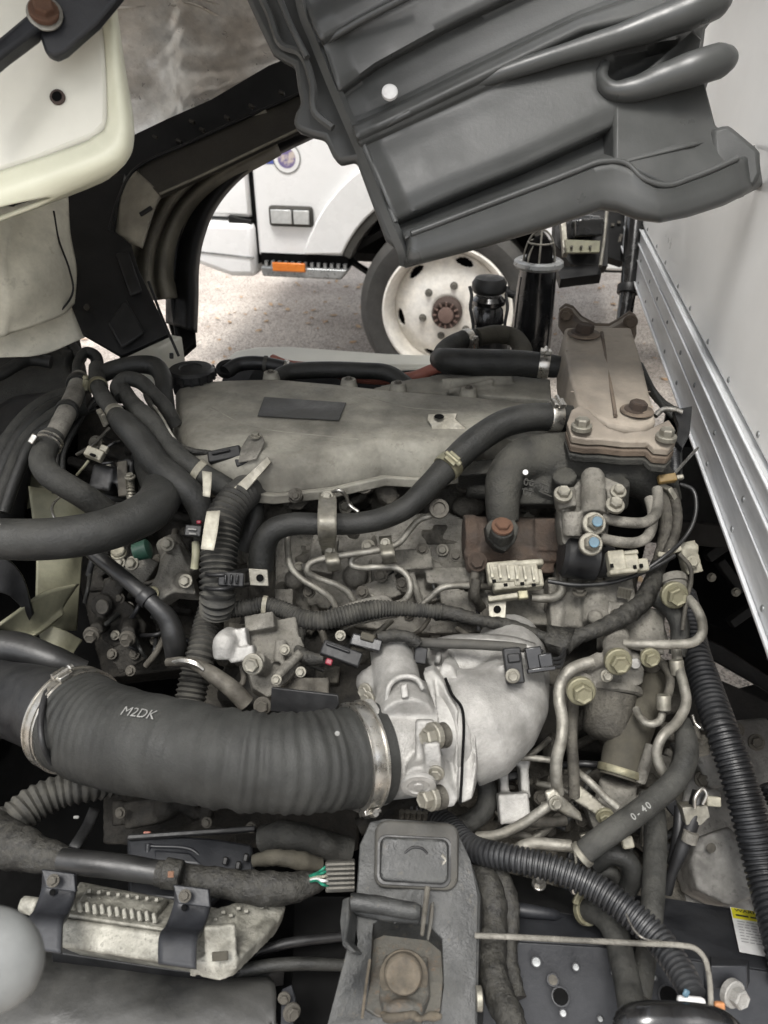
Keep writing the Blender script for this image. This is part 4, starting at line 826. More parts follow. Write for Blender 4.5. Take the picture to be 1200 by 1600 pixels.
for i in range(12):
    box('bolt_head', (rg.uniform(955, 985), rg.uniform(345, 400), 2.17), (5, 5, 5), 'bolt_dirty', bpy.data.objects['mud_flap'])
mode('E')

# ================================================================ EGR cooler
eg = thing('exhaust_gas_cooler', 'heat-browned steel cooler box with bolted end flanges at the right', 'cooler', (950, 600, .0))
tf = [(886, 512, -.10), (985, 512, -.10), (1000, 560, -.12), (1012, 610, -.135), (1022, 652, -.14), (1000, 664, -.14), (950, 656, -.14), (920, 640, -.14), (905, 628, -.14), (893, 590, -.13), (886, 550, -.115)]
def lowp(lst, dz, sx=0): 
    return [Q(p)+UP*-dz+RT*sx for p in lst]
def loft(name, sections, mat, parent, bevel=.003, **kw):
    n = len(sections[0]); vs = [v for s in sections for v in s]; fs = [tuple(range(n)), tuple(range(n*len(sections)-1, n*(len(sections)-1)-1, -1))]
    for a in range(len(sections)-1): fs += [(a*n+i, (a+1)*n+i, (a+1)*n+(i+1) % n, a*n+(i+1) % n) for i in range(n)]
    return mk(name, vs, fs, mat, parent, bevel=bevel, bseg=3, recalc=True, **kw)
t0 = [Q(p) for p in tf]; cc = sum(t0, Vector())/len(t0)
t1 = [v+(v-cc)*.05-UP*.006 for v in t0]; t2 = [v+(v-cc)*.06-RT*.006-UP*.06 for v in t0]
loft('cooler_body', [t0, t1, t2], 'egr_steel', eg, .004)
for y, xa_, xb_ in ((548, 884, 996), (580, 888, 1006), (612, 892, 1016)):
    ps = [(xa_+(xb_-xa_)*t, y+4*math.sin(t*3.1), np.interp(y, [512, 670], [-.103, -.143])) for t in (0, .2, .35, .65, .8, 1)]
    tube('press_rib', [p+(2 if 0 < i < 5 else 1,) for i, p in enumerate(ps)], 2, 'egr_steel', eg, seg=8)
tube('press_groove', [(940, 520, -.102), (948, 570, -.119), (958, 625, -.137), (962, 650, -.142)], 3, 'egr_flange', eg, seg=8)
for (x, y, sz) in ((912, 522, 26), (995, 642, 26)):
    c = (x, y, np.interp(y, [512, 670], [-.106, -.148])); l_ = lathe('plug_seat', c, UP, [(0, 26), (2, 25), (3, 17)], 'egr_flange', eg, seg=24)
    bolt(c, 14, (UP+CR*.1), 'rust_iron', eg, name='hex_plug', long=1.25)
# rear flange plates with ears
def flange(name, pts, mat, par, off=0, th=.007): return slab(name, [(x, y, o+off) for x, y, o in pts], th, mat, par, bevel=.0015)
rf = [(872, 500), (874, 482), (884, 474), (896, 478), (910, 494), (930, 505), (952, 506), (970, 496), (984, 486), (994, 492), (995, 512), (990, 526), (940, 518), (884, 518)]
for k, (m_, o) in enumerate((('egr_flange', -.05), ('egr_steel', -.066), ('egr_flange', -.082))):
    slab('rear_flange', [(x, y+k*5, o) for x, y in rf], .010, m_, eg, dirv=Vector((0, 1, -.2)).normalized(), bevel=.0015)
for x, y in ((885, 492), (985, 503)): bolt((x, y, -.092), 8, OUT, 'egr_flange', eg)
ff = [(893, 640), (886, 660), (893, 682), (916, 686), (940, 686), (975, 690), (1012, 690), (1022, 700), (1045, 702), (1056, 690), (1054, 668), (1045, 655), (1030, 662), (1010, 672), (975, 676), (950, 668), (930, 652), (920, 640), (905, 634)]
for k, (m_, dz) in enumerate((('egr_steel', 0), ('egr_flange', .012), ('graphite_cast', .024))):
    W0 = [Q((x, y, -.145))-UP*dz for x, y in ff]; n = len(W0)
    mk('front_flange', W0+[v-UP*.009 for v in W0], [tuple(range(n)), tuple(range(2*n-1, n-1, -1))]+[(i, i+n, (i+1) % n+n, (i+1) % n) for i in range(n)], m_, eg, bevel=.0015, recalc=True)
for x, y in ((909, 666), (1041, 682)): bolt((x, y, -.152), 11.5, UP, 'zinc', eg, long=1.3)

# coolant hoses on the cooler
uh = tube('upper_coolant_hose', [(880, 574, -.03, 16), (860, 572, -.03, 18), (820, 568, -.03, 20), (775, 567, -.03, 21), (730, 566, -.03, 21), (700, 564, -.02, 20), (686, 560, .0, 16)], 20, 'rubber', label='black rubber coolant hose entering the top left side of the brown cooler', cat='hose', seg=24)
clamp(uh, .14, .016, 'steel_bright', 60)
uu = tube('upper_coolant_hose', [(692, 565, .01), (690, 556, .02), (700, 543, .03), (722, 532, .04), (750, 527, .05)], 15, 'rubber_worn', uh, seg=20); clamp(uu, .8, .014, 'steel_bright')
tube('brown_bend', [(745, 528, .04), (775, 522, .05), (800, 526, .06), (816, 543, .05), (820, 565, .04)], 14, 'brown_hose', label='olive-brown bent pipe above the upper coolant hose', cat='pipe', seg=20)
lh = tube('long_coolant_hose', [(900, 655, -.075, 20), (866, 652, -.085, 22), (830, 652, -.09, 22), (790, 661, -.09, 22), (745, 688, -.09, 22), (705, 724, -.09, 21), (670, 760, -.09, 19), (636, 792, -.09, 18), (598, 810, -.09, 17.5), (555, 818, -.09, 17), (500, 819, -.09, 17), (455, 819, -.09, 18), (425, 830, -.085, 19), (411, 855, -.07, 20), (407, 890, -.05, 20)], 20, 'rubber', label='long S-shaped black coolant hose from the brown cooler down across the fuel pipes', cat='hose', seg=26)
clamp(lh, .065, .016, 'steel_bright', 50); clamp(lh, .40, .014, 'zinc_yellow', 10)
clamp(lh, .745, .004, 'steel_pipe', screw=False, name='pipe_end')
hs2 = thing('hose_strap', 'bent beige steel strap holding the long black hose above the fuel pipes', 'bracket', (512, 840, -.03))
surf('strap', [[(499, 772, -.10), (525, 772, -.10)], [(497, 790, -.125), (526, 790, -.125)], [(496, 815, -.137), (526, 815, -.137)], [(497, 838, -.118), (526, 838, -.118)], [(500, 852, -.08), (524, 852, -.08)]], .003, 'zinc', hs2, nu=6, nv=24)
slab('strap_tail', [(500, 850, -.09), (524, 850, -.09), (523, 866, -.05), (503, 868, -.05)], .003, 'zinc', hs2); bolt((511, 776, -.108), 7, MIX, 'zinc', hs2)
tube('dipstick_loop', [(520, 769, -.06), (530, 766, -.07), (541, 775, -.06), (545, 788, -.05), (560, 800, -.05)], 3.2, 'steel_bright', label='short bright wire loop beside the hose strap', cat='wire', seg=8)

# ================================================================ wavy harness and injector pieces in front of the cover
tube('wavy_harness', [(398, 768, .0), (430, 760, -.01), (458, 757, -.01), (485, 742, -.02), (512, 728, -.025), (550, 712, -.03), (590, 705, -.03), (630, 704, -.03), (668, 704, -.02)], 9, 'tape', wrap=.10, label='thin taped wire loom waving along the front edge of the valve cover', cat='wire loom')
lb = thing('lifting_eye', 'dark cast bracket with round bolt boss under the valve cover edge', 'bracket', (580, 760, .03))
blob('casting', [('c', (570, 757, -.02), (572, 752, .03), 16, 18), ('g', [(585, 728, .0), (604, 725, .0), (612, 750, .0), (626, 775, .01), (610, 790, .01), (590, 780, .01), (583, 760, .0)], .03), ('c', (540, 727, .01), (592, 724, .0), 6, 6)], 'block', lb, vox=.0022)
lathe('boss_ring', (569, 758, -.024), EYEW, [(0, 14), (3, 13), (3, 8), (1, 7)], 'bolt_dirty', lb, seg=20); bolt((569, 758, -.024), 6, EYEW, 'bolt_dirty', lb)
for pts, lab in (([(450, 822, -.03), (450, 858, -.03), (454, 884, -.03), (468, 902, -.03), (498, 921, -.03), (515, 934, -.02), (524, 948, -.01)], 'leftmost thin steel fuel pipe, bending from vertical into a diagonal'),
                 ([(688, 794, -.055), (676, 804, -.055), (655, 812, -.055), (640, 828, -.055), (622, 849, -.06), (588, 860, -.06), (542, 867, -.06), (505, 873, -.06), (484, 881, -.055), (480, 892, -.05), (494, 902, -.04), (526, 914, -.03), (545, 927, -.02), (555, 944, -.01)], 'longest thin steel fuel pipe, starting at the round eyelet and looping back below'),
                 ([(590, 858, -.05), (565, 864, -.05), (550, 872, -.045), (549, 882, -.04), (562, 887, -.04), (590, 886, -.04), (622, 888, -.04), (638, 903, -.04), (641, 922, -.035), (632, 938, -.025), (612, 946, -.01)], 'hook-shaped thin steel fuel pipe ending in a wide right-hand bend'),
                 ([(655, 948, -.01), (672, 934, -.02), (690, 919, -.03), (715, 915, -.03), (745, 916, -.02), (775, 918, .0)], 'short thin pipe rising to the right below the brown exhaust casting')):
    tube('fuel_pipe', pts, 5.2, 'steel_pipe', label=lab, cat='pipe', group='thin steel fuel pipes on the engine', seg=12)
ey = lathe('banjo_eyelet', (686, 795, -.07), (EYEW+CU*.2), [(-4, 15), (0, 16), (4, 15), (5, 10), (1, 9), (1, 0.5)], 'bolt_dirty', label='round rusty eyelet at the top end of the longest fuel pipe', cat='fitting', seg=28)
for (x, y, a, lab) in ((517, 872, -15, 'small bolted pipe clip under the hose strap on the fuel pipes'), (603, 860, -22, 'small bolted pipe clip right of the hose strap on the fuel pipes')):
    c = thing('pipe_clip', lab, 'clip', (x, y, -.03), 'bolted clips on the fuel pipes')
    surf('clip_plate', [[(x-11, y-20, -.055), (x+9, y-22, -.055)], [(x-10, y-8, -.068), (x+10, y-10, -.068)], [(x-8, y+6, -.080), (x+14, y+4, -.080)], [(x-4, y+20, -.058), (x+17, y+17, -.058)]], .003, 'zinc', c, nu=4, nv=14); bolt((x-1, y-12, -.070), 5.5, MIX, 'zinc', c)
# sheet heat tab under the pipes and mid conduit
surf('curved_shield', [[(512, 954, -.03), (560, 938, -.04), (600, 930, -.04), (616, 942, -.04)], [(520, 968, -.02), (560, 960, -.03), (600, 955, -.03), (614, 952, -.03)]], .003, 'cast_alu_dirty', label='thin curved metal tab behind the horizontal wiring conduit', cat='metal tab', nu=20, nv=4)
surf('curved_shield', [[(534, 985, -.03), (560, 975, -.03), (600, 966, -.03), (620, 964, -.03)], [(536, 980, -.02), (560, 970, -.02), (600, 961, -.02), (622, 958, -.02)]], .003, 'steel_pipe', label='thin bright edge of a metal tab just below the wiring conduit', cat='metal tab', nu=20, nv=4)
tube('wiring_conduit', [(330, 962, -.04, 11), (352, 955, -.045, 12), (385, 950, -.05, 13), (412, 946, -.05, 13), (440, 952, -.055, 13), (470, 966, -.06, 14), (500, 970, -.065, 15), (540, 962, -.065, 16), (580, 953, -.065, 15), (610, 951, -.06, 12), (650, 953, -.06, 11), (690, 957, -.06, 11)], 13, 'conduit_dusty', rib=(.0042, .0016), label='dusty corrugated wiring conduit running horizontally across the engine middle', cat='conduit', seg=16)
tp = tube('taped_wires', [(680, 955, -.055, 13), (712, 960, -.055, 12), (750, 970, -.055, 10), (790, 976, -.05, 10), (830, 988, -.05, 9), (858, 1000, -.05, 8), (880, 1012, -.05, 8)], 10, 'tape', wrap=.14, label='taped wire bundle continuing right from the horizontal conduit', cat='wire loom')
ty_ = lathe('cable_tie', (414, 946, -.05), (CR+CU*-.1), [(-3.5, 15.5), (3.5, 15.5)], 'cream_plastic', label='cream cable tie round the horizontal conduit above the pump lever', cat='cable tie', seg=24)
box('tie_mount', (413, 972, -.05), (24, 22, 14), 'cream_plastic', ty_, ax=camax(0, 25), bevel=.002)
tube('sensor_lead', [(475, 968, -.05, 9), (468, 985, -.05, 11), (464, 1005, -.055, 12), (470, 1022, -.06, 11), (490, 1030, -.065, 10), (505, 1030, -.065, 9)], 10, 'tape', wrap=.12, label='curled taped lead dropping from the conduit to the black plug with red lock', cat='wire loom')

# ================================================================ left hoses
rh = tube('radiator_hose', [(-320, 760, -.1, 30), (-190, 795, -.15, 30), (-70, 830, -.17, 31), (-20, 840, -.17, 32), (60, 843, -.17, 33), (130, 836, -.16, 33), (190, 820, -.14, 33), (236, 796, -.12, 33), (254, 768, -.09, 32), (246, 740, -.03, 31), (236, 715, .03, 30)], 33, 'rubber', label='thick smooth black radiator hose curving from the left edge to the engine', cat='hose', seg=30)
p, tn, a, b, r = at_arc(rh, .46); nn = (EYEW*.85+CU*.6); nn = (nn-tn*nn.dot(tn)).normalized()
textmesh('hose_print', '07', p+nn*r+tn*.0, .014, 'ink_white', tn, nn.cross(tn)*1, nn, rh, curve_on=(p, tn, r))
tube('heater_hose', [(180, 648, -.09, 15), (196, 664, -.10, 20), (222, 692, -.10, 22), (246, 726, -.10, 22), (276, 752, -.10, 22), (304, 778, -.09, 21), (318, 808, -.07, 20), (322, 845, -.03, 19)], 21, 'rubber', label='black hose running diagonally from the upper left down beside the thick corrugated hose', cat='hose', seg=22)
ph = tube('hose_neck', [(152, 575, -.06), (152, 598, -.07), (160, 618, -.08), (172, 636, -.09), (184, 652, -.095)], 13, 'rubber_worn', label='short black hose neck joined above the diagonal hose by a clamp', cat='hose', seg=18)
clamp(ph, .35, .009, 'zinc_yellow'); clamp(ph, .93, .012, 'zinc', 60)
ml = tube('loom_along_hoses', [(188, 600, -.07, 11), (205, 628, -.08, 13), (226, 650, -.09, 15), (244, 668, -.09, 16), (262, 694, -.09, 16), (288, 720, -.09, 15), (318, 742, -.08, 17), (348, 760, -.07, 18), (375, 775, -.06, 16)], 15, 'rubber_worn', wrap=.05, label='taped black hose lying between the diagonal hose and the valve cover', cat='hose', seg=20)
tube('crossover_hose', [(150, 590, -.06, 13), (175, 578, -.06, 14), (210, 570, -.06, 14), (240, 572, -.055, 15), (254, 588, -.05, 14), (257, 612, -.03, 13), (262, 640, .01, 12)], 14, 'rubber', label='black hose arching over at the top left, nearest the plastic plate', cat='hose', seg=20)
tube('crossover_hose', [(190, 622, -.07, 11), (184, 605, -.08, 12), (196, 592, -.09, 12), (218, 596, -.085, 12), (240, 616, -.07, 11), (262, 640, -.05, 11), (275, 665, -.02, 10)], 11.5, 'rubber_worn', label='smaller black hose arching just below the top left crossover hose', cat='hose', seg=18)
tube('vent_tube', [(120, 588, -.06), (122, 566, -.07), (135, 549, -.075), (150, 555, -.07), (156, 575, -.06)], 7.5, 'rubber', label='small black tube loop beside the orange radiator cap', cat='tube', seg=14)
tube('vent_tube', [(126, 565, -.055), (134, 556, -.06), (144, 560, -.06), (146, 580, -.05)], 4, 'rubber_clean', label='thin inner tube loop beside the orange radiator cap', cat='tube', seg=12)
mp2 = tube('metal_water_pipe', [(124, 590, -.06, 13), (118, 612, -.07, 14), (106, 640, -.08, 15), (92, 668, -.09, 15), (80, 690, -.10, 15)], 14, 'cast_alu_dirty', label='grey metal pipe sloping down left into a clamped black hose', cat='pipe', seg=20)
clamp(mp2, .12, .014, 'rubber', screw=False, name='sleeve', gap=.003); clamp(mp2, .62, .010, 'rubber', screw=False, name='sleeve', gap=.002)
bh = tube('bypass_hose', [(84, 680, -.10, 17), (72, 700, -.105, 19), (66, 722, -.11, 20), (78, 742, -.11, 20), (102, 758, -.105, 20), (132, 776, -.09, 20), (165, 800, -.06, 20), (185, 822, -.02, 19)], 20, 'rubber_worn', label='black hose with wire clamp bending right above the thick radiator hose', cat='hose', seg=22)
for f in (.05, .085): clamp(bh, f, .0028, 'steel_bright', screw=False, name='wire_clamp', gap=.0018)
box('clamp_ear', (52, 686, -.13), (10, 16, 8), 'steel_bright', bh, ax=camax(30))
bp_ = tube('black_tube', [(138, 858, -.06, 11), (165, 880, -.06, 12), (205, 912, -.06, 12), (240, 944, -.055, 13), (262, 968, -.04, 16), (272, 1000, -.02, 18), (276, 1030, .02, 17)], 12, 'rubber_clean', label='shiny black tube running diagonally down to the right over the pump', cat='tube', seg=18)
clamp(bp_, .50, .012, 'black_plastic', screw=False, gap=.002); 
for k in range(3): tube('thin_hose', [(85+k*14, 770+k*6, -.01), (80+k*9, 720, -.02), (110+k*8, 655, -.02), (150, 640-k*10, .0)], 4, 'rubber', label=('outer', 'middle', 'inner')[k]+' thin hose of three curling down inside the fan shroud', cat='hose', group='thin hoses inside the fan shroud')
tube('wire_white', [(100, 770, -.02), (82, 790, -.03), (86, 810, -.04), (96, 822, -.04)], 2, 'steel_bright', label='thin bright wire end above the thick radiator hose', cat='wire', seg=6)
# shroud seal: nested rubber ridges
ss_ = thing('fan_shroud', 'black ridged rubber fan shroud sweeping down the left edge', 'fan shroud', (40, 700, .0))
for k in range(4):
    tube('ridge', [(-30+k*12, 800, -.03), (-12+k*13, 740, -.04), (12+k*14, 690-k*2, -.05), (50+k*11, 645+k*6, -.05), (90+k*5, 622+k*9, -.05), (130, 616+k*8, -.04)], 13-k, ('rubber_worn', 'rubber', 'rubber_worn', 'rubber')[k], ss_, seg=14)
surf('shroud_wall', [[(-400, 600, .0), (-60, 640, .02), (30, 620, .02), (120, 612, .02)], [(-400, 760, .02), (-60, 760, .03), (0, 720, .03), (60, 690, .05)], [(-400, 950, .05), (-60, 900, .05), (-20, 900, .05), (30, 860, .10)]], .006, 'black_plastic', ss_)
surf('lower_shroud', [[(-60, 860, -.06), (0, 868, -.06), (35, 900, -.03), (52, 960, .02)], [(-60, 930, -.03), (0, 925, -.03), (30, 945, .0), (45, 970, .03)]], .006, 'black_plastic', ss_)
rt = thing('radiator_tank', 'black radiator top tank at the far left below the off-white panel', 'radiator', (30, 580, .0))
blob('tank', [('t', [(-400, 560, .0, 40), (-80, 560, .04, 40), (0, 552, .04, 36), (60, 552, .04, 30), (115, 568, .05, 20)], 30), ('g', [(-60, 560, .02), (110, 575, .04), (120, 610, .05), (60, 640, .05), (-60, 660, .05)], .08)], 'rubber_worn', rt, vox=.005)
mk('radiator_core', *boxv(Vector((-.98, 1.0, .60)), WAX, (.09, .95, .66)), 'block_dark', rt, bevel=.004, recalc=True)
tube('tank_bead', [(-40, 528, -.01), (20, 516, -.01), (70, 520, .0), (112, 540, .02), (128, 562, .03)], 8, 'rubber', rt, seg=12)
tube('tank_bead', [(-40, 600, -.03), (0, 585, -.03), (45, 562, -.02), (80, 566, -.01)], 10, 'rubber', rt, seg=12)
c = onplane(93, 560, 2, .995)
pcp = mk('pressure_cap', *lathe_data(c, UP+Vector((.15, 0, 0)), [(-.014, .018), (-.002, .019), (0, .022), (.008, .022), (.010, .018)], 28), 'cast_alu_dirty', rt, recalc=True, label='orange-topped flat radiator cap')
mk('cap_label', *lathe_data(c+UP*.0105, UP+Vector((.15, 0, 0)), [(0, .0185), (.0012, .0175)], 28), 'orange_cap', pcp, recalc=True)
mk('cap_grip', *boxv(c+UP*.004, upax(20), (.058, .02, .008)), 'cast_alu_dirty', pcp, bevel=.003, recalc=True)
bt = thing('washer_bottle', 'pale translucent bottle corner under the black splash plate at upper left', 'bottle', (240, 560, .02))
blob('bottle', [('b', (238, 562, .10), (80, 60, 70), upax(-12))], 'offwhite', bt, vox=.004); box('outlet', (268, 556, .02), (6, 9, 6), 'black_plastic', bt)
# fan
mode('A')
fan = thing('cooling_fan', 'olive-cream plastic cooling fan blades at the left edge', 'fan', (20, 960, 1.08))
surf('blade', [[(44, 760, 1.10), (100, 770, 1.12), (142, 790, 1.15)], [(56, 860, 1.09), (105, 860, 1.11), (130, 850, 1.14)], [(56, 940, 1.06), (95, 930, 1.09), (124, 920, 1.12)], [(62, 990, 1.03), (92, 985, 1.05), (118, 985, 1.1)]], .004, 'olive', fan)
surf('blade', [[(-40, 1005, .93), (20, 960, .97), (70, 925, 1.02), (122, 912, 1.08)], [(-40, 985, .96), (15, 990, .98), (48, 985, 1.0), (100, 945, 1.06)], [(-20, 975, .99), (30, 1000, .99), (60, 990, 1.0), (100, 960, 1.05)]], .004, 'olive', fan)
surf('blade', [[(60, 970, 1.03), (100, 985, 1.03), (128, 1000, 1.05)], [(64, 1000, 1.02), (90, 1015, 1.02), (118, 1015, 1.04)], [(88, 1030, 1.01), (100, 1038, 1.01), (112, 1030, 1.02)]], .004, 'olive', fan)
surf('blade', [[(20, 700, 1.16), (60, 705, 1.16), (110, 740, 1.16)], [(30, 800, 1.12), (60, 790, 1.14), (100, 790, 1.16)]], .004, 'olive', fan)
slab('fan_void', [(-80, 600, 1.32), (180, 640, 1.34), (180, 1080, 1.2), (-80, 1100, 1.15)], .02, 'dark_void', fan)  # black sheet added to paint the dark gap behind the blades
mode('E')

# ---- plugs, tags and small things at the left
pg = thing('cream_plug', 'small cream electrical plug with loose wires left of the diagonal hose', 'plug', (150, 710, -.05))
box('plug_body', (148, 710, -.06), (28, 16, 16), 'cream_plastic', pg, ax=camax(22, 20), bevel=.0015); box('plug_latch', (163, 702, -.065), (12, 10, 12), 'cream_plastic', pg, ax=camax(22, 20)); box('plug_slot', (145, 711, -.072), (10, 5, 3), 'dark_void', pg, ax=camax(22, 20))
for k, (a, b) in enumerate((((138, 720), (120, 742)), ((160, 724), (180, 728)), ((165, 700), (186, 690)))): tube('lead', [(a[0], a[1], -.06), ((a[0]+b[0])/2+3, (a[1]+b[1])/2-3, -.06), (b[0], b[1], -.04)], 2.2, 'olive' if k == 0 else 'black_plastic', pg, seg=6)
blob('relay_housing', [('b', (165, 750, .0), (34, 40, 40), camax(10, 10)), ('b', (200, 745, .0), (26, 50, 30), camax(-5, 20))], 'black_plastic', label='black relay block in the shade above the thick radiator hose', cat='relay', vox=.003)
sp = thing('spring_bolt', 'small bracket with a spring and bolt between the radiator hose and diagonal hose', 'bracket', (200, 755, -.03))
box('bracket_plate', (192, 748, -.02), (16, 56, 6), 'bolt_dirty', sp, ax=camax(-6, 10)); tube('spring', [(203, 750, -.05), (204, 766, -.05), (205, 782, -.04)], 6, 'zinc', sp, rib=(.003, .002), seg=10); bolt((203, 745, -.06), 6, UP, 'zinc', sp)
lathe('green_sensor', (222, 860, -.02), (CR+CU*.3), [(-12, 14), (10, 16), (14, 10)], 'green_plastic', label='dark green sensor body below the thick radiator hose', cat='sensor', seg=20)
lathe('cream_nozzle', (186, 866, -.03), (EYEW+CU), [(0, 12), (3, 12), (3, 9), (8, 9), (8, 11), (11, 10)], 'cream_plastic', label='cream ribbed nozzle left of the green sensor', cat='nozzle', seg=20)
sh_ = surf('paper_tag', [[(323, 799, -.13), (344, 798, -.13)], [(318, 828, -.135), (340, 830, -.135)], [(314, 858, -.13), (334, 860, -.13)]], .0008, 'paper', label='cream paper tag stuck to the top of the thick corrugated hose', cat='tag', nu=4, nv=8)
surf('paper_tag', [[(316, 736, -.125), (331, 738, -.125)], [(317, 758, -.125), (330, 760, -.125)], [(317, 775, -.12), (328, 777, -.12)]], .0008, 'paper', label='small beige paper tag hanging on the taped black hose', cat='tag', nu=3, nv=5)
clamp(ml, .80, .009, 'cream_plastic', screw=False, name='tag_band')
bl = thing('striped_plug', 'small black plug with white marks above the cream tube', 'plug', (303, 830, -.08))
box('plug', (303, 830, -.09), (26, 18, 14), 'black_plastic', bl, ax=camax(5, 10)); box('mark', (300, 827, -.099), (14, 3, 2), 'ink_white', bl, ax=camax(5, 10)); box('mark', (301, 834, -.099), (12, 3, 2), 'ink_white', bl, ax=camax(5, 10)); box('latch', (311, 816, -.09), (8, 6, 6), 'red_plastic', bl)
tube('cream_tube', [(306, 848, -.07), (306, 868, -.07), (304, 888, -.06)], 6.5, 'olive', label='short olive tube at the left side of the thick corrugated hose', cat='tube', seg=12)
ch = tube('corrugated_hose', [(392, 752, -.03, 20), (384, 768, -.06, 24), (366, 785, -.08, 26), (350, 812, -.09, 27), (344, 848, -.09, 27), (341, 890, -.085, 27), (340, 930, -.075, 26), (338, 955, -.05, 24)], 26, 'conduit_dusty', rib=(.0068, .0042), label='thick corrugated black hose standing upright left of the fuel pipes', cat='hose', seg=26)
tube('corrugated_hose', [(330, 955, .0, 20), (322, 985, .0, 21), (314, 1020, .0, 22), (304, 1060, .01, 23), (296, 1100, .02, 23)], 21, 'conduit_dusty', rib=(.0062, .003), label='lower corrugated hose vanishing behind the big intake hose', cat='hose', seg=22)
hc_ = thing('hose_saddle', 'black plastic saddle clip with metal tab around the thick corrugated hose', 'clip', (370, 905, -.05))
for yy in (893, 915): tube('saddle_band', [(318, yy+2, -.08), (330, yy+5, -.115), (350, yy+5, -.118), (370, yy+1, -.10), (388, yy-2, -.07)], 3.5, 'black_plastic', hc_, seg=8)
box('saddle_block', (362, 905, -.112), (40, 22, 12), 'black_plastic', hc_, ax=camax(3, 5)); 
for k in range(3): box('ratchet', (352+k*9, 905, -.120), (4, 16, 5), 'black_gloss', hc_, ax=camax(3, 5))
slab('metal_tab', [(388, 888, -.08), (418, 890, -.08), (420, 916, -.07), (390, 915, -.07)], .003, 'zinc', hc_); lathe('tab_hole', (406, 903, -.079), EYEW, [(0, 6), (1.5, 5), (1.6, 3)], 'dark_void', hc_, seg=12)
vt = tube('coolant_stub', [(407, 880, -.055, 20), (408, 905, -.03, 20), (410, 940, .0, 20)], 20, 'block', label='dirty metal stub below the end of the long coolant hose', cat='pipe', seg=22)
# small bits above the corrugated hose: brackets and lead
br = thing('flat_strap', 'dusty flat metal strap lying diagonally beside the corrugated hose top', 'strap', (395, 740, -.05))
slab('strap', [(418, 712, -.10), (424, 722, -.10), (372, 782, -.09), (358, 786, -.09), (352, 778, -.09), (366, 762, -.095)], .003, 'zinc', br, bevel=.001)
slab('plate', [(388, 680, -.09), (408, 676, -.09), (414, 690, -.095), (400, 716, -.10), (372, 722, -.095), (376, 700, -.09)], .003, 'cast_alu_dirty', br, bevel=.001); bolt((399, 681, -.097), 6, UP, 'zinc', br)
pk = thing('injector_plug', 'black electrical plug on its cable at the left front of the valve cover', 'plug', (350, 715, -.06))
box('plug', (352, 712, -.08), (52, 20, 18), 'black_plastic', pk, ax=camax(-12, 20), bevel=.002); box('plug_nose', (380, 722, -.08), (22, 14, 14), 'black_plastic', pk, ax=camax(-20, 20)); box('plug_rib', (345, 706, -.092), (30, 4, 4), 'black_plastic', pk, ax=camax(-12, 20))
tube('plug_cable', [(330, 708, -.08), (300, 704, -.085), (272, 690, -.085), (256, 665, -.08), (240, 640, -.08), (228, 618, -.07)], 4.5, 'tape', pk, wrap=.1, seg=10)
tube('bright_line', [(240, 634, -.095), (255, 655, -.10), (268, 678, -.10), (276, 690, -.095)], 2, 'steel_pipe', label='thin metal line beside the taped hose left of the valve cover', cat='pipe', seg=8)
rk = tube('loom_branch', [(375, 778, -.06, 14), (400, 770, -.05, 15), (425, 765, -.04, 14), (436, 760, -.03, 12)], 14, 'rubber_worn', label='short dusty hose stub joining at the top of the corrugated hose', cat='hose', seg=18); clamp(rk, .8, .009, 'brown_hose', screw=False, name='band')
tube('loom_branch', [(392, 775, -.03, 13), (398, 800, -.03, 15), (392, 830, -.03, 14), (380, 860, -.02, 13)], 14, 'rubber', label='black hose section hidden just right of the corrugated hose', cat='hose', seg=18)
for x, y, r_ in ((428, 730, 12), (462, 775, 9)): 
    q_ = lathe('stud_nut' if r_ == 12 else 'ear_nut', (x, y, -.05), MIX, [(0, r_+4), (6, r_+3), (8, r_), (18, r_*.8)], 'bolt_dirty', label='dirty round nut at the left front edge of the valve cover' if r_ == 12 else 'dirty nut on the small ear above the fuel pipes', cat='nut', seg=16); bolt((x, y, -.066), r_*.6, MIX, 'bolt_dirty', q_)
slab('small_ear', [(450, 770, -.03), (481, 770, -.03), (482, 784, -.03), (470, 796, -.025), (452, 795, -.025)], .004, 'block', label='small flat ear plate above the left fuel pipe', cat='plate')
# ================================================================ black exhaust-gas elbow and brown exhaust casting
mode('E')
el_ = thing('black_manifold', 'dusty black cast elbow pipe with raised numbers below the brown cooler', 'manifold', (900, 730, .0))
blob('casting', [('t', [(786, 815, -.05, 25), (785, 780, -.065, 27), (792, 745, -.07, 32), (822, 722, -.065, 40), (870, 720, -.06, 44), (930, 722, -.06, 44), (985, 732, -.055, 43), (1020, 755, -.045, 36), (1035, 785, -.02, 30)], 40),
     ('t', [(830, 755, -.055, 20), (870, 765, -.055, 24), (900, 770, -.05, 22)], 22), ('b', (840, 762, -.045), (100, 60, 40), camax(0, 10)),
     ('c', (882, 742, -.10), (882, 776, -.06), 19, 19), ('c', (965, 752, -.09), (962, 790, -.06), 19, 19), ('b', (960, 700, -.06), (150, 40, 60), camax(0, 30)), ('b', (745, 740, -.02), (60, 26, 40), camax(-4, 30)), ('c', (730, 760, .01), (790, 765, .01), 18)], 'graphite_cast', el_, vox=.0026, smooth=3)
lathe('casting_dot', (821, 738, -.1045), EYEW, [(-3, 4.2), (1.2, 4.2), (2, 2.5)], 'label_white', el_, seg=16)
cn = Q((838, 760, -.0965))
textmesh('cast_number', '06', Q((826, 754, -.099)), .013, 'graphite_cast', (CR*.98-CU*.15).normalized(), (CU+CR*.1).normalized(), EYEW, el_, bold=.02)
textmesh('cast_number', '07', Q((825, 769, -.099)), .013, 'graphite_cast', (CR*.98-CU*.15).normalized(), (CU+CR*.1).normalized(), EYEW, el_, bold=.02)
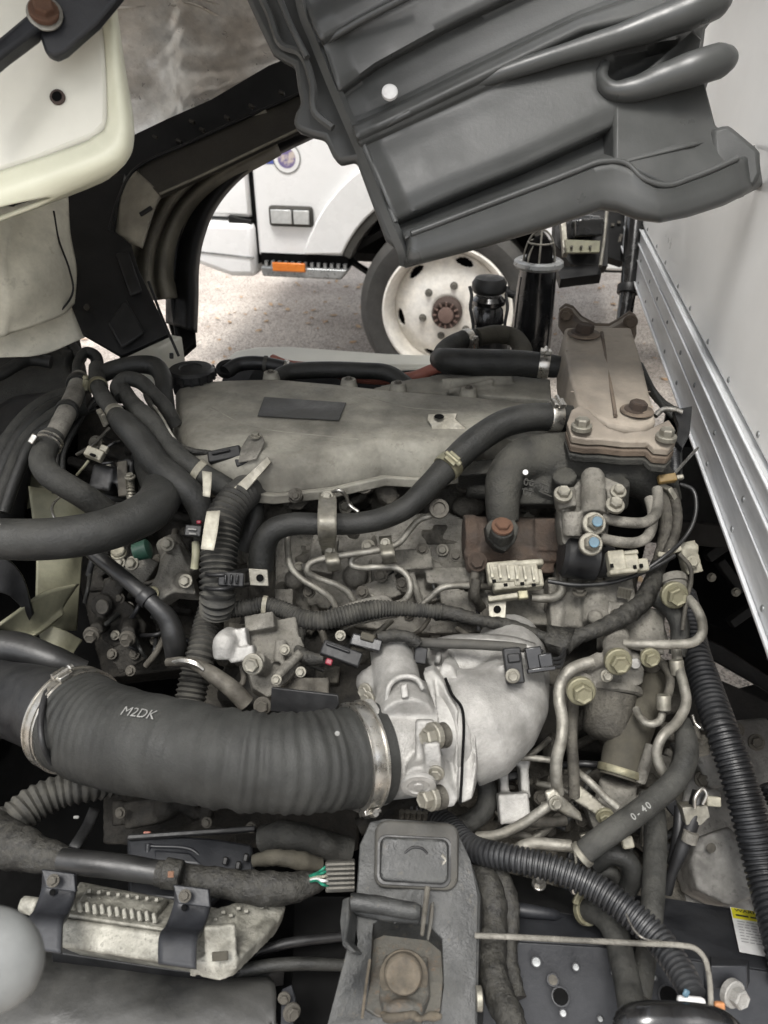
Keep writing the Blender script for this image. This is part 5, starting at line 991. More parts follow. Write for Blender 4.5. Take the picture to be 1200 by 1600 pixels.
textmesh('cast_number', '28', Q((850, 764, -.099)), .013, 'graphite_cast', (CR*.96-CU*.2).normalized(), (CU+CR*.1).normalized(), EYEW, el_, bold=.02)
for (x0_, y0_, x1_, y1_) in ((820, 750, 834, 753), (844, 754, 858, 760), (816, 764, 834, 768), (842, 768, 862, 776)):
    tube('cast_letter', [(x0_, y0_, -.1005), (x1_, y1_, -.1005)], 1.3, 'graphite_cast', el_, seg=6)
fo = blob('foot_flange', [('g', [(759, 822, -.09), (766, 812, -.09), (804, 812, -.09), (812, 824, -.09), (806, 846, -.085), (790, 862, -.08), (776, 858, -.08), (762, 842, -.085)], .03), ('l', (785, 828, -.105), (UP+CR*-.05+EYEW*.6), [(-20, 19), (4, 18)])], 'graphite_cast', el_, vox=.0022)
bolt((785, 822, -.112), 12, (UP+EYEW*.5), 'rust', el_, long=.8)
mk_ = thing('exhaust_casting', 'rusty brown round exhaust casting under the black elbow', 'casting', (800, 850, .0))
blob('casting', [('c', (738, 840, -.0), (935, 842, .0), 33, 33), ('c', (724, 840, -.0), (742, 840, .0), 36, 36), ('b', (800, 860, .0), (130, 50, 50), camax(0, 20)), ('b', (860, 835, -.01), (60, 50, 60), camax(0, 0)), ('c', (742, 862, -.02), (742, 892, .0), 18, 14), ('b', (838, 882, .0), (50, 30, 30), camax(0, 10))], 'rust_iron', mk_, vox=.0026)
bolt((746, 878, -.05), 11, MIX, 'rust_iron', mk_); bolt((832, 882, -.035), 10, MIX, 'rust_iron', mk_)
tube('beaded_pipe', [(738, 935, .0), (740, 912, -.03), (745, 890, -.04), (760, 880, -.04)], 7, 'bolt_dirty', label='short dirty pipe bending down at the left end of the brown casting', cat='pipe', seg=12)
tube('beaded_pipe', [(752, 950, .0), (742, 930, -.03), (744, 905, -.04)], 8, 'block', label='grey stub pipe beside the two pale connectors', cat='pipe', seg=12)
# pair of pale connectors
pc = thing('pale_connectors', 'pair of dusty cream multi-pin plugs on a bracket below the brown casting', 'plug', (800, 905, -.03))
for (x, y, w_, h_, o) in ((786, 896, 50, 34, -.06), (820, 900, 40, 36, -.06), (800, 916, 60, 14, -.055), (836, 906, 22, 28, -.055), (808, 884, 80, 10, -.062)):
    box('plug_shell', (x, y, o), (w_, h_, 26), 'cream_plastic', pc, ax=camax(-5, 22), bevel=.0025)
for k in range(6): box('plug_rib', (768+k*13, 892+k*.8, -.076), (4, 22, 4), 'cream_plastic', pc, ax=camax(-5, 22), bevel=.0006)
for x, y in ((772, 908), (790, 914), (816, 912), (834, 914)): box('latch_slot', (x, y, -.077), (6, 5, 3), 'dark_void', pc, ax=camax(-5, 22), bevel=.0003)
box('yellow_lock', (817, 930, -.066), (16, 14, 10), 'zinc_yellow', pc, ax=camax(-5, 22)); box('lower_rail', (792, 934, -.055), (60, 8, 20), 'cream_plastic', pc, ax=camax(-8, 20))
bt_ = slab('steel_tab', [(762, 930, -.05), (792, 932, -.05), (790, 975, -.04), (764, 970, -.04)], .003, 'zinc', pc); lathe('tab_hole', (777, 952, -.049), EYEW, [(0, 6), (1.2, 5), (1.3, 2.5)], 'dark_void', pc, seg=12)
tube('side_pipe', [(830, 934, -.03), (862, 934, -.03), (876, 926, -.03), (878, 905, -.03), (877, 885, -.02)], 7, 'steel_pipe', label='steel pipe turning up beside the pale connectors', cat='pipe', seg=12)
# ================================================================ valve block with blue-marked banjo bolts
vb = thing('valve_block', 'clean grey cast valve block with two blue-marked banjo bolts', 'valve block', (920, 800, -.08))
blob('casting', [('g', [(876, 790, -.11), (905, 750, -.12), (948, 750, -.12), (958, 775, -.12), (952, 810, -.11), (950, 850, -.10), (880, 850, -.10), (874, 815, -.10)], .05), ('c', (926, 742, -.13), (928, 805, -.13), 18, 20), ('c', (926, 738, -.13), (926, 746, -.13), 15, 18), ('c', (880, 772, -.13), (884, 790, -.10), 15, 17), ('g', [(866, 766, -.13), (898, 760, -.13), (902, 790, -.13), (872, 796, -.12)], .02), ('g', [(945, 745, -.13), (975, 758, -.13), (972, 800, -.12), (950, 790, -.12)], .02), ('c', (896, 800, -.12), (896, 838, -.11), 18, 16)], 'cast_alu_dirty', vb, vox=.0018, smooth=3)
for x, y in ((880, 772), (961, 789), (966, 768)): bolt((x, y, -.150), 10.5 if x != 966 else 9, (UP+EYEW*.7), 'zinc', vb, long=1.2)
for x, y in ((928, 818), (923, 850)):
    b = lathe('banjo_ring', (x, y, -.135), (EYEW+UP*.3), [(-12, 17), (-2, 18), (0, 17), (2, 15)], 'cast_alu_dirty', vb, seg=24); bb = bolt((x, y, -.146), 13, (EYEW+UP*.3), 'zinc', vb, long=1.3)
    mk('blue_mark', *lathe_data(Q((x, y+1, -.146))+(EYEW+UP*.3).normalized()*.0152, (EYEW+UP*.3), [(0, .0062), (.0006, .0055)], 10), 'blue_mark', vb, recalc=True)
tube('upper_bypass_pipe', [(938, 808, -.13), (962, 814, -.125), (990, 817, -.12), (1010, 815, -.11), (1024, 804, -.10), (1028, 785, -.09), (1027, 765, -.08)], 8.5, 'cast_alu_dirty', label='cream metal pipe from the upper blue-marked bolt bending upward', cat='pipe', group='', seg=14)
tube('lower_bypass_pipe', [(936, 840, -.125), (962, 846, -.12), (990, 848, -.115), (1008, 842, -.11), (1018, 825, -.10), (1020, 800, -.09), (1015, 780, -.08)], 8.5, 'cast_alu_dirty', label='cream metal pipe from the lower blue-marked bolt bending upward', cat='pipe', seg=14)
lathe('solenoid', (910, 872, -.075), (CR+CU*-.15), [(-34, 28), (-28, 34), (20, 34), (26, 26), (46, 24)], 'black_plastic', label='round black solenoid hanging under the valve block', cat='solenoid', seg=30)
cp = thing('cream_connector', 'cream connector plugged into the black solenoid', 'plug', (980, 880, -.08))
for (x, y, w_, h_) in ((962, 878, 26, 34), (985, 881, 22, 26), (1003, 884, 16, 20), (975, 866, 40, 8), (972, 894, 44, 8)): box('shell', (x, y, -.10), (w_, h_, 22), 'cream_plastic', cp, ax=camax(-6, 15), bevel=.002)
for x, y in ((956, 884), (992, 886), (1002, 884)): box('slot', (x, y, -.111), (5, 6, 3), 'dark_void', cp, ax=camax(-6, 15), bevel=.0003)
# cluster of clips and wires at the far right
rc2 = thing('clip_cluster', 'cream clip block and ties holding wires at the right of the valve block', 'clip', (1060, 850, -.06))
blob('clip_block', [('b', (1076, 872, -.05), (26, 50, 24), camax(-12, 10)), ('c', (1072, 856, -.06), (1090, 858, -.06), 8)], 'cream_plastic', rc2, vox=.002)
bolt((1082, 878, -.068), 7, EYEW, 'cream_plastic', rc2)
for (x, y, a_) in ((1040, 762, 30), (1050, 772, 60), (1054, 860, -20), (1038, 868, 10)): box('tie_block', (x, y, -.075), (22, 9, 9), 'cream_plastic' if y > 800 else 'zinc', rc2, ax=camax(a_, 10))
ow = thing('orange_plug', 'dusty orange plug end under the right bolt of the cooler', 'plug', (1042, 748, -.06))
box('orange_body', (1042, 748, -.09), (28, 13, 12), 'orange_wire', ow, ax=camax(-8, 20)); box('orange_tip', (1062, 746, -.09), (12, 8, 8), 'zinc', ow, ax=camax(-8, 20))
tube('spring_sleeve', [(1052, 700, -.03), (1054, 725, -.04), (1055, 742, -.05)], 8, 'conduit', rib=(.004, .0016), label='short black ribbed sleeve under the right corner of the cooler', cat='sleeve', seg=12)
for k, (pts, r_, m_, lab) in enumerate((
    ([(1062, 756, -.08), (1082, 765, -.08), (1088, 790, -.08), (1082, 820, -.08), (1066, 845, -.08), (1040, 868, -.085), (1010, 890, -.08)], 3.2, 'rubber_clean', 'outermost thin black cable looping right of the cream pipes'),
    ([(1050, 765, -.07), (1058, 800, -.07), (1056, 830, -.07), (1044, 862, -.07), (1030, 890, -.05)], 8, 'block', 'dusty grey hose running down right of the cream pipes'),
    ([(1035, 770, -.06), (1042, 800, -.06), (1040, 840, -.06), (1030, 880, -.05), (1012, 920, -.04), (998, 945, -.03)], 12, 'block', 'thick dusty grey loom behind the cream pipes at the right'),
    ([(1090, 700, -.02), (1070, 722, -.06), (1050, 745, -.08)], 2.4, 'steel_bright', 'thin bright rod beside the white box rail'),
    ([(1063, 690, -.03), (1064, 720, -.05), (1064, 750, -.06)], 2, 'rubber_clean', 'thin straight black wire right of the short ribbed sleeve'),
    ([(856, 908, -.07), (900, 914, -.07), (950, 911, -.07), (990, 900, -.075), (1030, 882, -.08), (1054, 868, -.08)], 3.6, 'rubber_clean', 'thin black cable sagging below the cream connector'),
    ([(1062, 866, -.085), (1078, 885, -.09), (1080, 905, -.09), (1075, 930, -.09), (1070, 955, -.09), (1066, 985, -.08)], 3.4, 'block', 'thin dusty wire dropping past the yellow-topped fitting'),
    ([(1000, 570, .0), (1020, 610, -.02), (1040, 640, -.03), (1060, 660, -.03)], 5, 'rubber', 'black cable running down behind the right edge of the cooler'),
    ([(1004, 590, .02), (1030, 625, .0), (1050, 640, -.02), (1072, 650, -.02)], 7, 'rubber', 'thick black loom behind the right edge of the cooler'))):
    tube('side_cable' if r_ < 7 else 'side_hose', pts, r_, m_, wrap=.08 if r_ >= 7 else 0, label=lab, cat='cable' if r_ < 7 else 'hose', seg=10)
bk = thing('black_rail_bracket', 'black bracket with bright loop touching the aluminium rail', 'bracket', (1065, 660, -.03))
slab('bracket_plate', [(1052, 640, -.06), (1082, 634, -.06), (1078, 676, -.06), (1066, 700, -.055), (1056, 690, -.05), (1060, 665, -.055)], .01, 'black_plastic', bk); tube('bright_loop', [(1024, 650, -.06), (1036, 640, -.07), (1054, 640, -.07), (1066, 644, -.065)], 4, 'steel_bright', bk, seg=10)
# ================================================================ fuel filter and fittings
ffh = thing('fuel_filter', 'grey cast fuel filter head with dark canister and large banjo fittings', 'fuel filter', (950, 1080, .0))
blob('filter_head', [('g', [(905, 1060, -.06), (915, 1035, -.07), (950, 1020, -.075), (990, 1020, -.075), (1008, 1045, -.07), (1005, 1068, -.06), (975, 1080, -.055), (925, 1080, -.055)], .035), ('c', (962, 1000, -.06), (966, 1035, -.10), 22, 20), ('c', (962, 985, -.05), (963, 1003, -.06), 18, 22), ('c', (1014, 1020, -.08), (1018, 1040, -.03), 14, 14), ('c', (908, 1066, -.08), (908, 1085, -.03), 19, 18), ('b', (985, 985, -.02), (90, 70, 50), camax(10, 20)), ('c', (940, 1030, -.07), (905, 1045, -.07), 13, 10), ('s', (990, 1030, -.08), 12)], 'cast_alu_dirty', ffh, vox=.0021, smooth=3)
lathe('clamp_ring', (956, 1072, -.035), (CU*-1+CR*-.12+EYEW*.35), [(0, 44), (4, 46), (10, 46), (13, 42)], 'cast_alu_dirty', ffh, seg=36)
lathe('canister', (954, 1082, -.035), (CU*-1+CR*-.18+EYEW*.25), [(0, 40), (5, 39), (55, 37), (64, 34), (70, 26), (74, 14)], 'block', ffh, seg=36)
for x, y, r_, m_ in ((966, 1034, 15, 'zinc_yellow'), (908, 1080, 16, 'zinc_yellow'), (1016, 1028, 11, 'zinc_yellow'), (1054, 930, 15, 'zinc_yellow')):
    bolt((x, y, -.115 if x != 1054 else -.09), r_, (EYEW-CU*.15), m_, ffh if x != 1054 else None, **({} if x != 1054 else dict(label='large yellowish hex fitting top right beside the cream clip block', cat='bolt')), long=1.3)
bolt((948, 1056, -.10), 7, (EYEW), 'zinc', ffh); lathe('small_plug', (992, 1036, -.10), EYEW, [(0, 8), (4, 8), (5, 4)], 'cast_alu', ffh, seg=10)
lathe('fitting_body', (1053, 905, -.06), (CU*-1+EYEW*.6), [(-6, 18), (0, 21), (8, 21), (9, 18), (14, 18), (15, 21), (22, 20), (26, 17)], 'cast_alu_dirty', label='round ribbed metal fitting above the yellowish hex fitting', cat='fitting', seg=28)
for pts, r_, m_, lab in (
    ([(925, 1034, -.10), (905, 1040, -.10), (888, 1050, -.10), (876, 1070, -.09), (874, 1095, -.085), (879, 1125, -.08), (877, 1155, -.075), (870, 1185, -.07), (869, 1215, -.06), (872, 1240, -.05)], 9.5, 'steel_pipe', 'thick steel pipe from the filter head bending down its left side'),
    ([(975, 1006, -.10), (1010, 1007, -.11), (1050, 1007, -.11), (1082, 1004, -.11), (1096, 992, -.11), (1097, 972, -.105), (1088, 950, -.10), (1076, 936, -.09)], 7.5, 'steel_pipe', 'steel pipe from the filter top hooking up around the fitting at the right'),
    ([(1056, 1010, -.07), (1060, 1040, -.08), (1068, 1070, -.085), (1072, 1098, -.085), (1058, 1128, -.085), (1034, 1152, -.085), (1026, 1178, -.08), (1034, 1203, -.075), (1050, 1222, -.06)], 8, 'steel_pipe', 'S-shaped steel pipe right of the fuel filter'),
    ([(994, 1108, -.06), (1000, 1121, -.065), (1014, 1131, -.07), (1030, 1127, -.07), (1037, 1108, -.07)], 6, 'steel_pipe', 'small U-shaped steel pipe beside the filter canister'),
    ([(1036, 1100, -.07), (1045, 1080, -.07), (1047, 1058, -.07), (1036, 1038, -.06), (1020, 1026, -.05)], 7, 'block', 'short dark pipe curving up from the small U-shaped pipe'),
    ([(897, 1085, -.06), (895, 1110, -.06), (893, 1150, -.055), (896, 1200, -.05), (897, 1245, -.04)], 9, 'block', 'dusty dark pipe straight below the left banjo fitting'),
    ([(900, 1205, -.04), (920, 1220, -.05), (945, 1245, -.05), (965, 1262, -.05)], 6, 'steel_pipe', 'thin steel pipe running diagonally below the brown hose'),
    ([(745, 1308, -.03), (780, 1304, -.04), (820, 1285, -.05), (850, 1264, -.06), (862, 1255, -.06)], 8, 'steel_pipe', 'steel pipe rising right toward the lower bracket'),
    ([(820, 1284, .0), (850, 1285, .0), (885, 1282, .0)], 8, 'bolt_dirty', 'dark steel pipe stub behind the lower bracket'),
    ([(795, 1186, -.02), (825, 1184, -.03), (862, 1188, -.03)], 5, 'steel_pipe', 'short horizontal pipe right of the aluminium elbow'),
    ([(804, 1332, -.05), (818, 1322, -.06), (835, 1318, -.06), (865, 1320, -.06), (892, 1322, -.06)], 9.5, 'steel_pipe', 'pale steel pipe end entering the printed hose'),
    ([(1018, 1165, -.04), (1010, 1190, -.04), (1000, 1220, -.03)], 9, 'cast_alu_dirty', 'grey stub pipe behind the S-shaped pipe')):
    tube('metal_pipe', pts, r_, m_, label=lab, cat='pipe', seg=16)
for n_, (x, y) in enumerate(((1037, 1100), (1058, 1045))): lathe('pipe_nut', (x, y, -.08), (CU*-1+CR*.1*n_), [(-14, 10), (-12, 11), (8, 11), (10, 9)], 'zinc', label=('pale crimp nut on the small U-shaped pipe', 'pale crimp nut on top of the S-shaped pipe')[n_], cat='nut', seg=14)
tube('curved_hose', [(1002, 935, -.04, 13), (1020, 934, -.05, 14), (1042, 945, -.06, 15), (1060, 970, -.06, 15), (1062, 1000, -.05, 14), (1058, 1024, -.04, 13)], 14, 'rubber_worn', label='black hose curling over behind the fuel filter head', cat='hose', seg=18)
tube('taped_loom', [(1030, 880, -.05, 11), (1018, 915, -.06, 14), (1000, 945, -.075, 15), (965, 968, -.085, 14), (930, 985, -.09, 12), (900, 996, -.09, 13), (880, 1012, -.09, 12)], 13, 'tape', wrap=.12, label='taped wire loom running diagonally above the fuel filter', cat='wire loom', seg=18)
surf('tape_wrap', [[(858, 978, -.10), (898, 984, -.10)], [(850, 1000, -.108), (888, 1010, -.108)], [(858, 1014, -.095), (878, 1024, -.095)]], .003, 'tape', label='folded square of loom tape left of the fuel filter', cat='tape', nu=5, nv=5)
bhz = tube('brown_filter_hose', [(1016, 1060, -.01, 26), (1006, 1095, -.015, 29), (990, 1135, -.02, 31), (975, 1175, -.02, 32), (966, 1215, -.02, 30)], 31, 'brown_hose', label='thick olive-brown hose slanting down right of the fuel filter canister', cat='hose', seg=28)
clamp(bhz, .95, .008, 'zinc_yellow', screw=False, name='hose_band', gap=.002)
blob('hose_socket', [('c', (966, 1222, -.01), (960, 1262, -.0), 28, 32), ('b', (955, 1262, .0), (80, 40, 50), camax(-20, 20)), ('c', (1015, 1235, -.0), (1012, 1275, .0), 17, 20)], 'cast_alu_dirty', label='grey metal socket at the lower end of the brown hose', cat='pipe socket', vox=.0024)
ph2 = tube('printed_hose', [(1066, 1130, -.06, 14), (1072, 1155, -.07, 17), (1072, 1185, -.085, 18), (1058, 1215, -.09, 18), (1030, 1243, -.095, 18), (994, 1272, -.10, 18.5), (960, 1296, -.105, 19), (930, 1318, -.105, 19), (906, 1338, -.10, 18)], 18, 'rubber_worn', label='curved dusty hose with faint white print crossing above the corrugated conduit', cat='hose', seg=22)
clamp(ph2, .985, .006, 'zinc', screw=False, name='hose_band')
for f, s_ in ((.60, '0'), (.63, '4'), (.67, '-'), (.70, '0')):
    p, tn, a, b, r = at_arc(ph2, f); nn = (EYEW*.9+CU*.5); nn = (nn-tn*nn.dot(tn)).normalized(); textmesh('hose_print', s_, p+nn*r, .009, 'ink_white', (tn*-1), nn.cross(tn*-1), nn, ph2, curve_on=(p, tn, r), bold=.02)
tube('loop_hose', [(930, 1350, -.04, 15), (955, 1335, -.05, 16), (980, 1345, -.05, 16), (988, 1370, -.04, 16), (975, 1400, -.02, 15)], 16, 'rubber', label='black hose loop tucked under the printed hose', cat='hose', seg=18)
tube('inner_hose', [(925, 1370, -.02, 11), (950, 1360, -.03, 12), (965, 1372, -.02, 11)], 12, 'rubber_worn', label='smaller hose curl inside the black loop', cat='hose', seg=14)
tube('drop_hose', [(1012, 1240, -.02, 14), (1022, 1270, -.03, 17), (1024, 1320, -.045, 18), (1022, 1370, -.055, 18), (1018, 1430, -.06, 18), (1008, 1500, -.04, 17), (1000, 1560, -.03, 17)], 18, 'rubber_worn', label='black hose dropping vertically in front of the chassis rail', cat='hose', seg=20)
chs = tube('clipped_hose', [(910, 1422, -.03, 16), (930, 1424, -.045, 19), (950, 1437, -.055, 20), (964, 1465, -.06, 20), (972, 1500, -.06, 20), (982, 1545, -.06, 21), (990, 1600, -.06, 22), (994, 1660, -.05, 22)], 20, 'rubber_worn', label='black hose with bronze clamp bending down past the steel rod', cat='hose', seg=22)
clamp(chs, .035, .007, 'zinc_yellow', screw=False, name='hose_band', gap=.003); box('clamp_tab', (903, 1400, -.05), (10, 26, 8), 'zinc_yellow', chs, ax=camax(25, 10)); lathe('rod_end', (897, 1392, -.055), (CU+CR*-.5), [(-2, 6), (6, 6)], 'steel_bright', chs, seg=12)
# long conduits
tube('long_conduit', [(1068, 930, -.01, 18), (1075, 960, -.02, 19), (1087, 1019, -.03, 20), (1105, 1075, -.035, 22), (1127, 1140, -.04, 24), (1150, 1205, -.045, 25), (1172, 1280, -.05, 26), (1192, 1355, -.05, 27), (1215, 1440, -.05, 28), (1240, 1540, -.04, 29)], 23, 'conduit', rib=(.0062, .0026), sharp=True, label='long black corrugated conduit running down the right edge', cat='conduit', seg=28)
tube('side_conduit', [(1196, 1225, .0, 10), (1215, 1265, .0, 11), (1230, 1300, .0, 11)], 10, 'conduit', rib=(.005, .002), label='small corrugated conduit peeking in at the right edge', cat='conduit', seg=14)
tube('cross_conduit', [(640, 1262, .0, 14), (665, 1268, .0, 16), (700, 1290, -.02, 17), (740, 1326, -.06, 18), (800, 1341, -.08, 18.5), (862, 1356, -.09, 19), (925, 1384, -.095, 20), (985, 1427, -.10, 21), (1030, 1470, -.10, 21), (1062, 1515, -.10, 20), (1084, 1556, -.10, 18)], 18, 'conduit', rib=(.0052, .0026), sharp=True, label='corrugated conduit crossing from the bracket tower down to the lower right', cat='conduit', seg=26)
tube('conduit_tie', [(978, 1428, -.125), (990, 1452, -.128), (1005, 1466, -.128), (1034, 1470, -.12)], 1.6, 'steel_bright', label='thin bright wire tie on the crossing conduit', cat='wire', seg=6)
mode('A')
ud = thing('dark_underbody', 'black underbody parts added to darken the gap below the aluminium rail', 'underbody', (1140, 850, 1.5))
slab('dark_plate', [(1040, 640, 1.75), (1120, 640, 1.75), (1210, 820, 1.5), (1260, 1000, 1.4), (1260, 1080, 1.4), (1180, 1015, 1.42), (1132, 985, 1.42), (1080, 960, 1.45), (1040, 900, 1.5)], .08, 'dark_void', ud, bevel=.004)  # near-black plate added so the gap under the rail stays dark
slab('lower_beam', [(1075, 985, 1.36), (1128, 1008, 1.36), (1200, 1055, 1.34), (1280, 1090, 1.34), (1280, 1130, 1.34), (1190, 1075, 1.34), (1120, 1035, 1.36), (1075, 1020, 1.36)], .04, 'chassis', ud, bevel=.004)
for (x, y, w_, h_) in ((1110, 800, 60, 10), (1140, 900, 14, 60), (1120, 860, 40, 16), (1160, 960, 50, 14)): box('dark_strut', (x, y, 1.4), (w_, h_, 20), 'chassis', ud, ax=camax(-35), bevel=.002)
for (x, y) in ((1112, 902), (1130, 830), (1150, 925)): bolt((x, y, 1.38), 5, EYEW, 'zinc', ud)
slab('axle_plate', [(1075, 1040, 1.30), (1180, 1085, 1.28), (1280, 1140, 1.26), (1280, 1300, 1.2), (1075, 1200, 1.25)], .04, 'chassis', ud, bevel=.004)
mode('E')
# ================================================================ transmission, lower right
tr_ = thing('gearbox', 'pale grey cast gearbox housing at the lower right behind the corrugated conduit', 'gearbox', (1120, 1300, .1))
blob('bell_housing', [('g', [(1090, 1130, .12), (1200, 1120, .12), (1290, 1300, .10), (1290, 1480, .10), (1150, 1440, .10), (1070, 1420, .10), (1060, 1300, .10)], .12), ('g', [(1078, 1350, .03), (1090, 1310, .03), (1140, 1290, .03), (1175, 1330, .03), (1185, 1400, .03), (1140, 1416, .03), (1090, 1390, .03)], .06), ('s', (1110, 1328, .03), 16), ('c', (1080, 1180, .06), (1150, 1150, .06), 26, 20), ('b', (1120, 1200, .06), (60, 50, 50), camax(-20, 20)), ('c', (1160, 1180, .07), (1200, 1420, .07), 12), ('c', (1080, 1255, .03), (1125, 1240, .03), 10)], 'trans_alu', tr_, vox=.0036)
lathe('cover_button', (1111, 1325, .012), EYEW, [(0, 8), (1.5, 7), (2, 4)], 'bolt_dirty', tr_, seg=18)
for x, y in ((1092, 1152), (1150, 1140), (1128, 1188), (1098, 1218), (1182, 1160)): bolt((x, y, .05), 9, MIX, 'bolt_dirty', tr_)
sx = thing('breather_fitting', 'pale nipple fitting on a black tube right of the S-shaped pipe', 'fitting', (1092, 1160, -.02))
lathe('nipple', (1090, 1158, -.03), (CU+CR*-.3), [(-20, 13), (-10, 16), (4, 16), (6, 8), (22, 6), (24, 3)], 'block', sx, seg=18); tube('wire_end', [(1082, 1118, -.04), (1086, 1130, -.04), (1094, 1138, -.04)], 3, 'steel_bright', sx, seg=8)
gs = thing('linkage_rod', 'black linkage rod with bright looped clip above the chassis rail', 'linkage', (1080, 1300, -.03))
tube('rod', [(1094, 1238, -.05, 12), (1082, 1280, -.05, 12), (1066, 1325, -.045, 11), (1050, 1365, -.035, 8), (1042, 1395, -.02, 8)], 11, 'black_plastic', gs, seg=16)
tube('rod', [(1062, 1260, -.04, 8), (1060, 1300, -.04, 9), (1050, 1350, -.03, 8)], 8, 'black_plastic', gs, seg=12)
tube('loop', [(1085, 1262, -.07), (1086, 1246, -.075), (1098, 1232, -.075), (1104, 1240, -.075), (1098, 1256, -.07)], 3, 'steel_bright', gs, seg=8)
box('clip', (1114, 1252, -.06), (22, 15, 12), 'cream_plastic', gs, ax=camax(5, 15)); slab('cup', [(1066, 1262, -.06), (1106, 1258, -.06), (1110, 1276, -.06), (1096, 1290, -.055), (1072, 1290, -.055)], .02, 'zinc', gs); lathe('collar', (1078, 1308, -.055), (CU*-1+CR*-.3), [(-8, 12), (8, 12)], 'cast_alu_dirty', gs, seg=14)
# lower brackets around filter
lbk = thing('pipe_bracket', 'bent dirty bracket with bolt where the steel pipes meet below the filter', 'bracket', (880, 1260, -.03))
blob('plate', [('g', [(852, 1238, -.07), (866, 1232, -.07), (880, 1245, -.07), (908, 1270, -.06), (912, 1285, -.06), (890, 1278, -.06), (858, 1258, -.07)], .006), ('g', [(905, 1225, -.04), (960, 1270, -.04), (950, 1285, -.04), (895, 1250, -.04)], .01)], 'zinc', lbk, vox=.0018)
bolt((868, 1255, -.08), 8, (EYEW+CR*.2), 'zinc', lbk); bolt((945, 1275, -.055), 10, (EYEW-CU*.4), 'zinc_yellow', lbk)
box('cream_block', (980, 1316, -.07), (18, 18, 14), 'cream_plastic', ax=camax(-10, 20), label='small square cream block below the printed hose', cat='clip', bevel=.002)
lw = thing('lower_block_side', 'grubby lower side of the engine with cast ribs between elbow and filter', 'engine', (820, 1250, .1))
sh = [('g', [(700, 1040, .13), (1060, 1030, .13), (1085, 1200, .12), (1075, 1430, .10), (700, 1400, .14)], .10)]
for i in range(80):
    x = rg.uniform(730, 1070); y = rg.uniform(1050, 1390); o = .10; k = rg.random()
    if k < .4: sh.append(('b', (x, y, o), (rg.uniform(14, 60), rg.uniform(12, 50), rg.uniform(20, 70)), camax(rg.choice((0, 5, 80, -25, 30)), rg.uniform(-10, 40))))
    elif k < .7: sh.append(('l', (x, y, o), rg.choice((MIX, UP, EYEW, OUT)), [(0, rg.uniform(9, 22)), (rg.uniform(16, 40), rg.uniform(7, 15))]))
    else:
        a = rg.uniform(0, 3.1); l = rg.uniform(20, 60); sh.append(('c', (x-l*math.cos(a), y-l*math.sin(a), o-.02), (x+l*math.cos(a), y+l*math.sin(a), o-.03), rg.uniform(5, 10)))
blob('side_casting', sh, 'block', lw, vox=.0034, smooth=2)
for i in range(20): bolt((rg.uniform(740, 1060), rg.uniform(1200, 1380), .05), rg.uniform(6, 9), MIX, rg.choice(('bolt_dirty', 'zinc', 'bolt_dirty')), lw)
plx = thing('alu_tab', 'pale square aluminium lug below the intake elbow', 'bracket', (800, 1240, .0))
blob('lug', [('b', (802, 1262, -.02), (48, 44, 30), camax(-3, 15)), ('b', (786, 1215, .0), (14, 60, 30), camax(0, 20)), ('b', (818, 1215, .0), (14, 60, 30), camax(0, 20)), ('b', (802, 1190, .0), (50, 12, 30), camax(0, 20))], 'cast_alu', plx, vox=.0022)
for k in range(5): tube('under_hose', [(735+k*3, 1200+k*8, .0, 14), (760, 1230+k*6, -.0, 15), (758, 1262, .0, 16), (735, 1284, .0, 15), (700, 1292, .0, 13)], 14, 'rubber_worn', label='dark hose curving under the throttle body toward the conduit', cat='hose', seg=18) if k == 0 else None
for i, (x0_, y0_, x1_, y1_, r_) in enumerate(((905, 905, 900, 985, 26), (960, 905, 955, 960, 20), (860, 905, 858, 985, 18))): pass
sd = thing('supply_pump', 'grey cast pump body with studs behind the loom above the fuel filter', 'pump', (940, 940, .0))
blob('casting', [('b', (950, 935, -.02), (70, 70, 60), camax(-4, 25)), ('c', (930, 920, -.03), (934, 975, -.03), 22, 24), ('c', (970, 918, -.03), (985, 980, -.02), 16, 22), ('b', (880, 950, .0), (50, 90, 40), camax(0, 20)), ('b', (1000, 990, .0), (70, 60, 40), camax(-10, 20)), ('s', (930, 965, -.05), 12), ('c', (895, 900, -.01), (893, 985, -.01), 16)], 'cast_alu_dirty', sd, vox=.0024)
for k in range(4): lathe('stud_thread', (968+k*5, 925+k*1, -.065), UP, [(-9, 3), (9, 3)], 'zinc', sd, seg=8)
for x, y in ((935, 905), (965, 960), (905, 925)): bolt((x, y, -.055), 8, UP, 'bolt_dirty', sd)

# small pipes, studs and clips crowding the side of the engine
for i in range(34):
    x = rg.uniform(770, 1060); y = rg.uniform(1170, 1400); a = rg.choice((0.1, 1.4, -.5, .7, 2.4))+rg.uniform(-.2, .2); l = rg.uniform(16, 48); o = .035
    c_, s_ = math.cos(a), math.sin(a)
    tube('thin_line', [(x-l*c_, y-l*s_, o), (x-l*.3*c_+4, y-l*.3*s_, o-.015), (x+l*.3*c_, y+l*.3*s_+4, o-.015), (x+l*c_, y+l*s_, o+.01)], rg.uniform(2.5, 7), rg.choice(('steel_pipe', 'bolt_dirty', 'rubber', 'rubber_worn', 'steel_pipe', 'black_plastic')), lw, seg=10)
for i in range(26):
    x = rg.uniform(430, 900); y = rg.uniform(955, 1060) if i % 2 else rg.uniform(860, 960); a = rg.uniform(0, 3.1); l = rg.uniform(14, 40); c_, s_ = math.cos(a), math.sin(a); o = .03 if y < 960 else .045
    tube('thin_line', [(x-l*c_, y-l*s_, o), (x, y+4, o-.012), (x+l*c_, y+l*s_, o)], rg.uniform(2.5, 6), rg.choice(('steel_pipe', 'bolt_dirty', 'rubber', 'black_plastic')), head, seg=10)
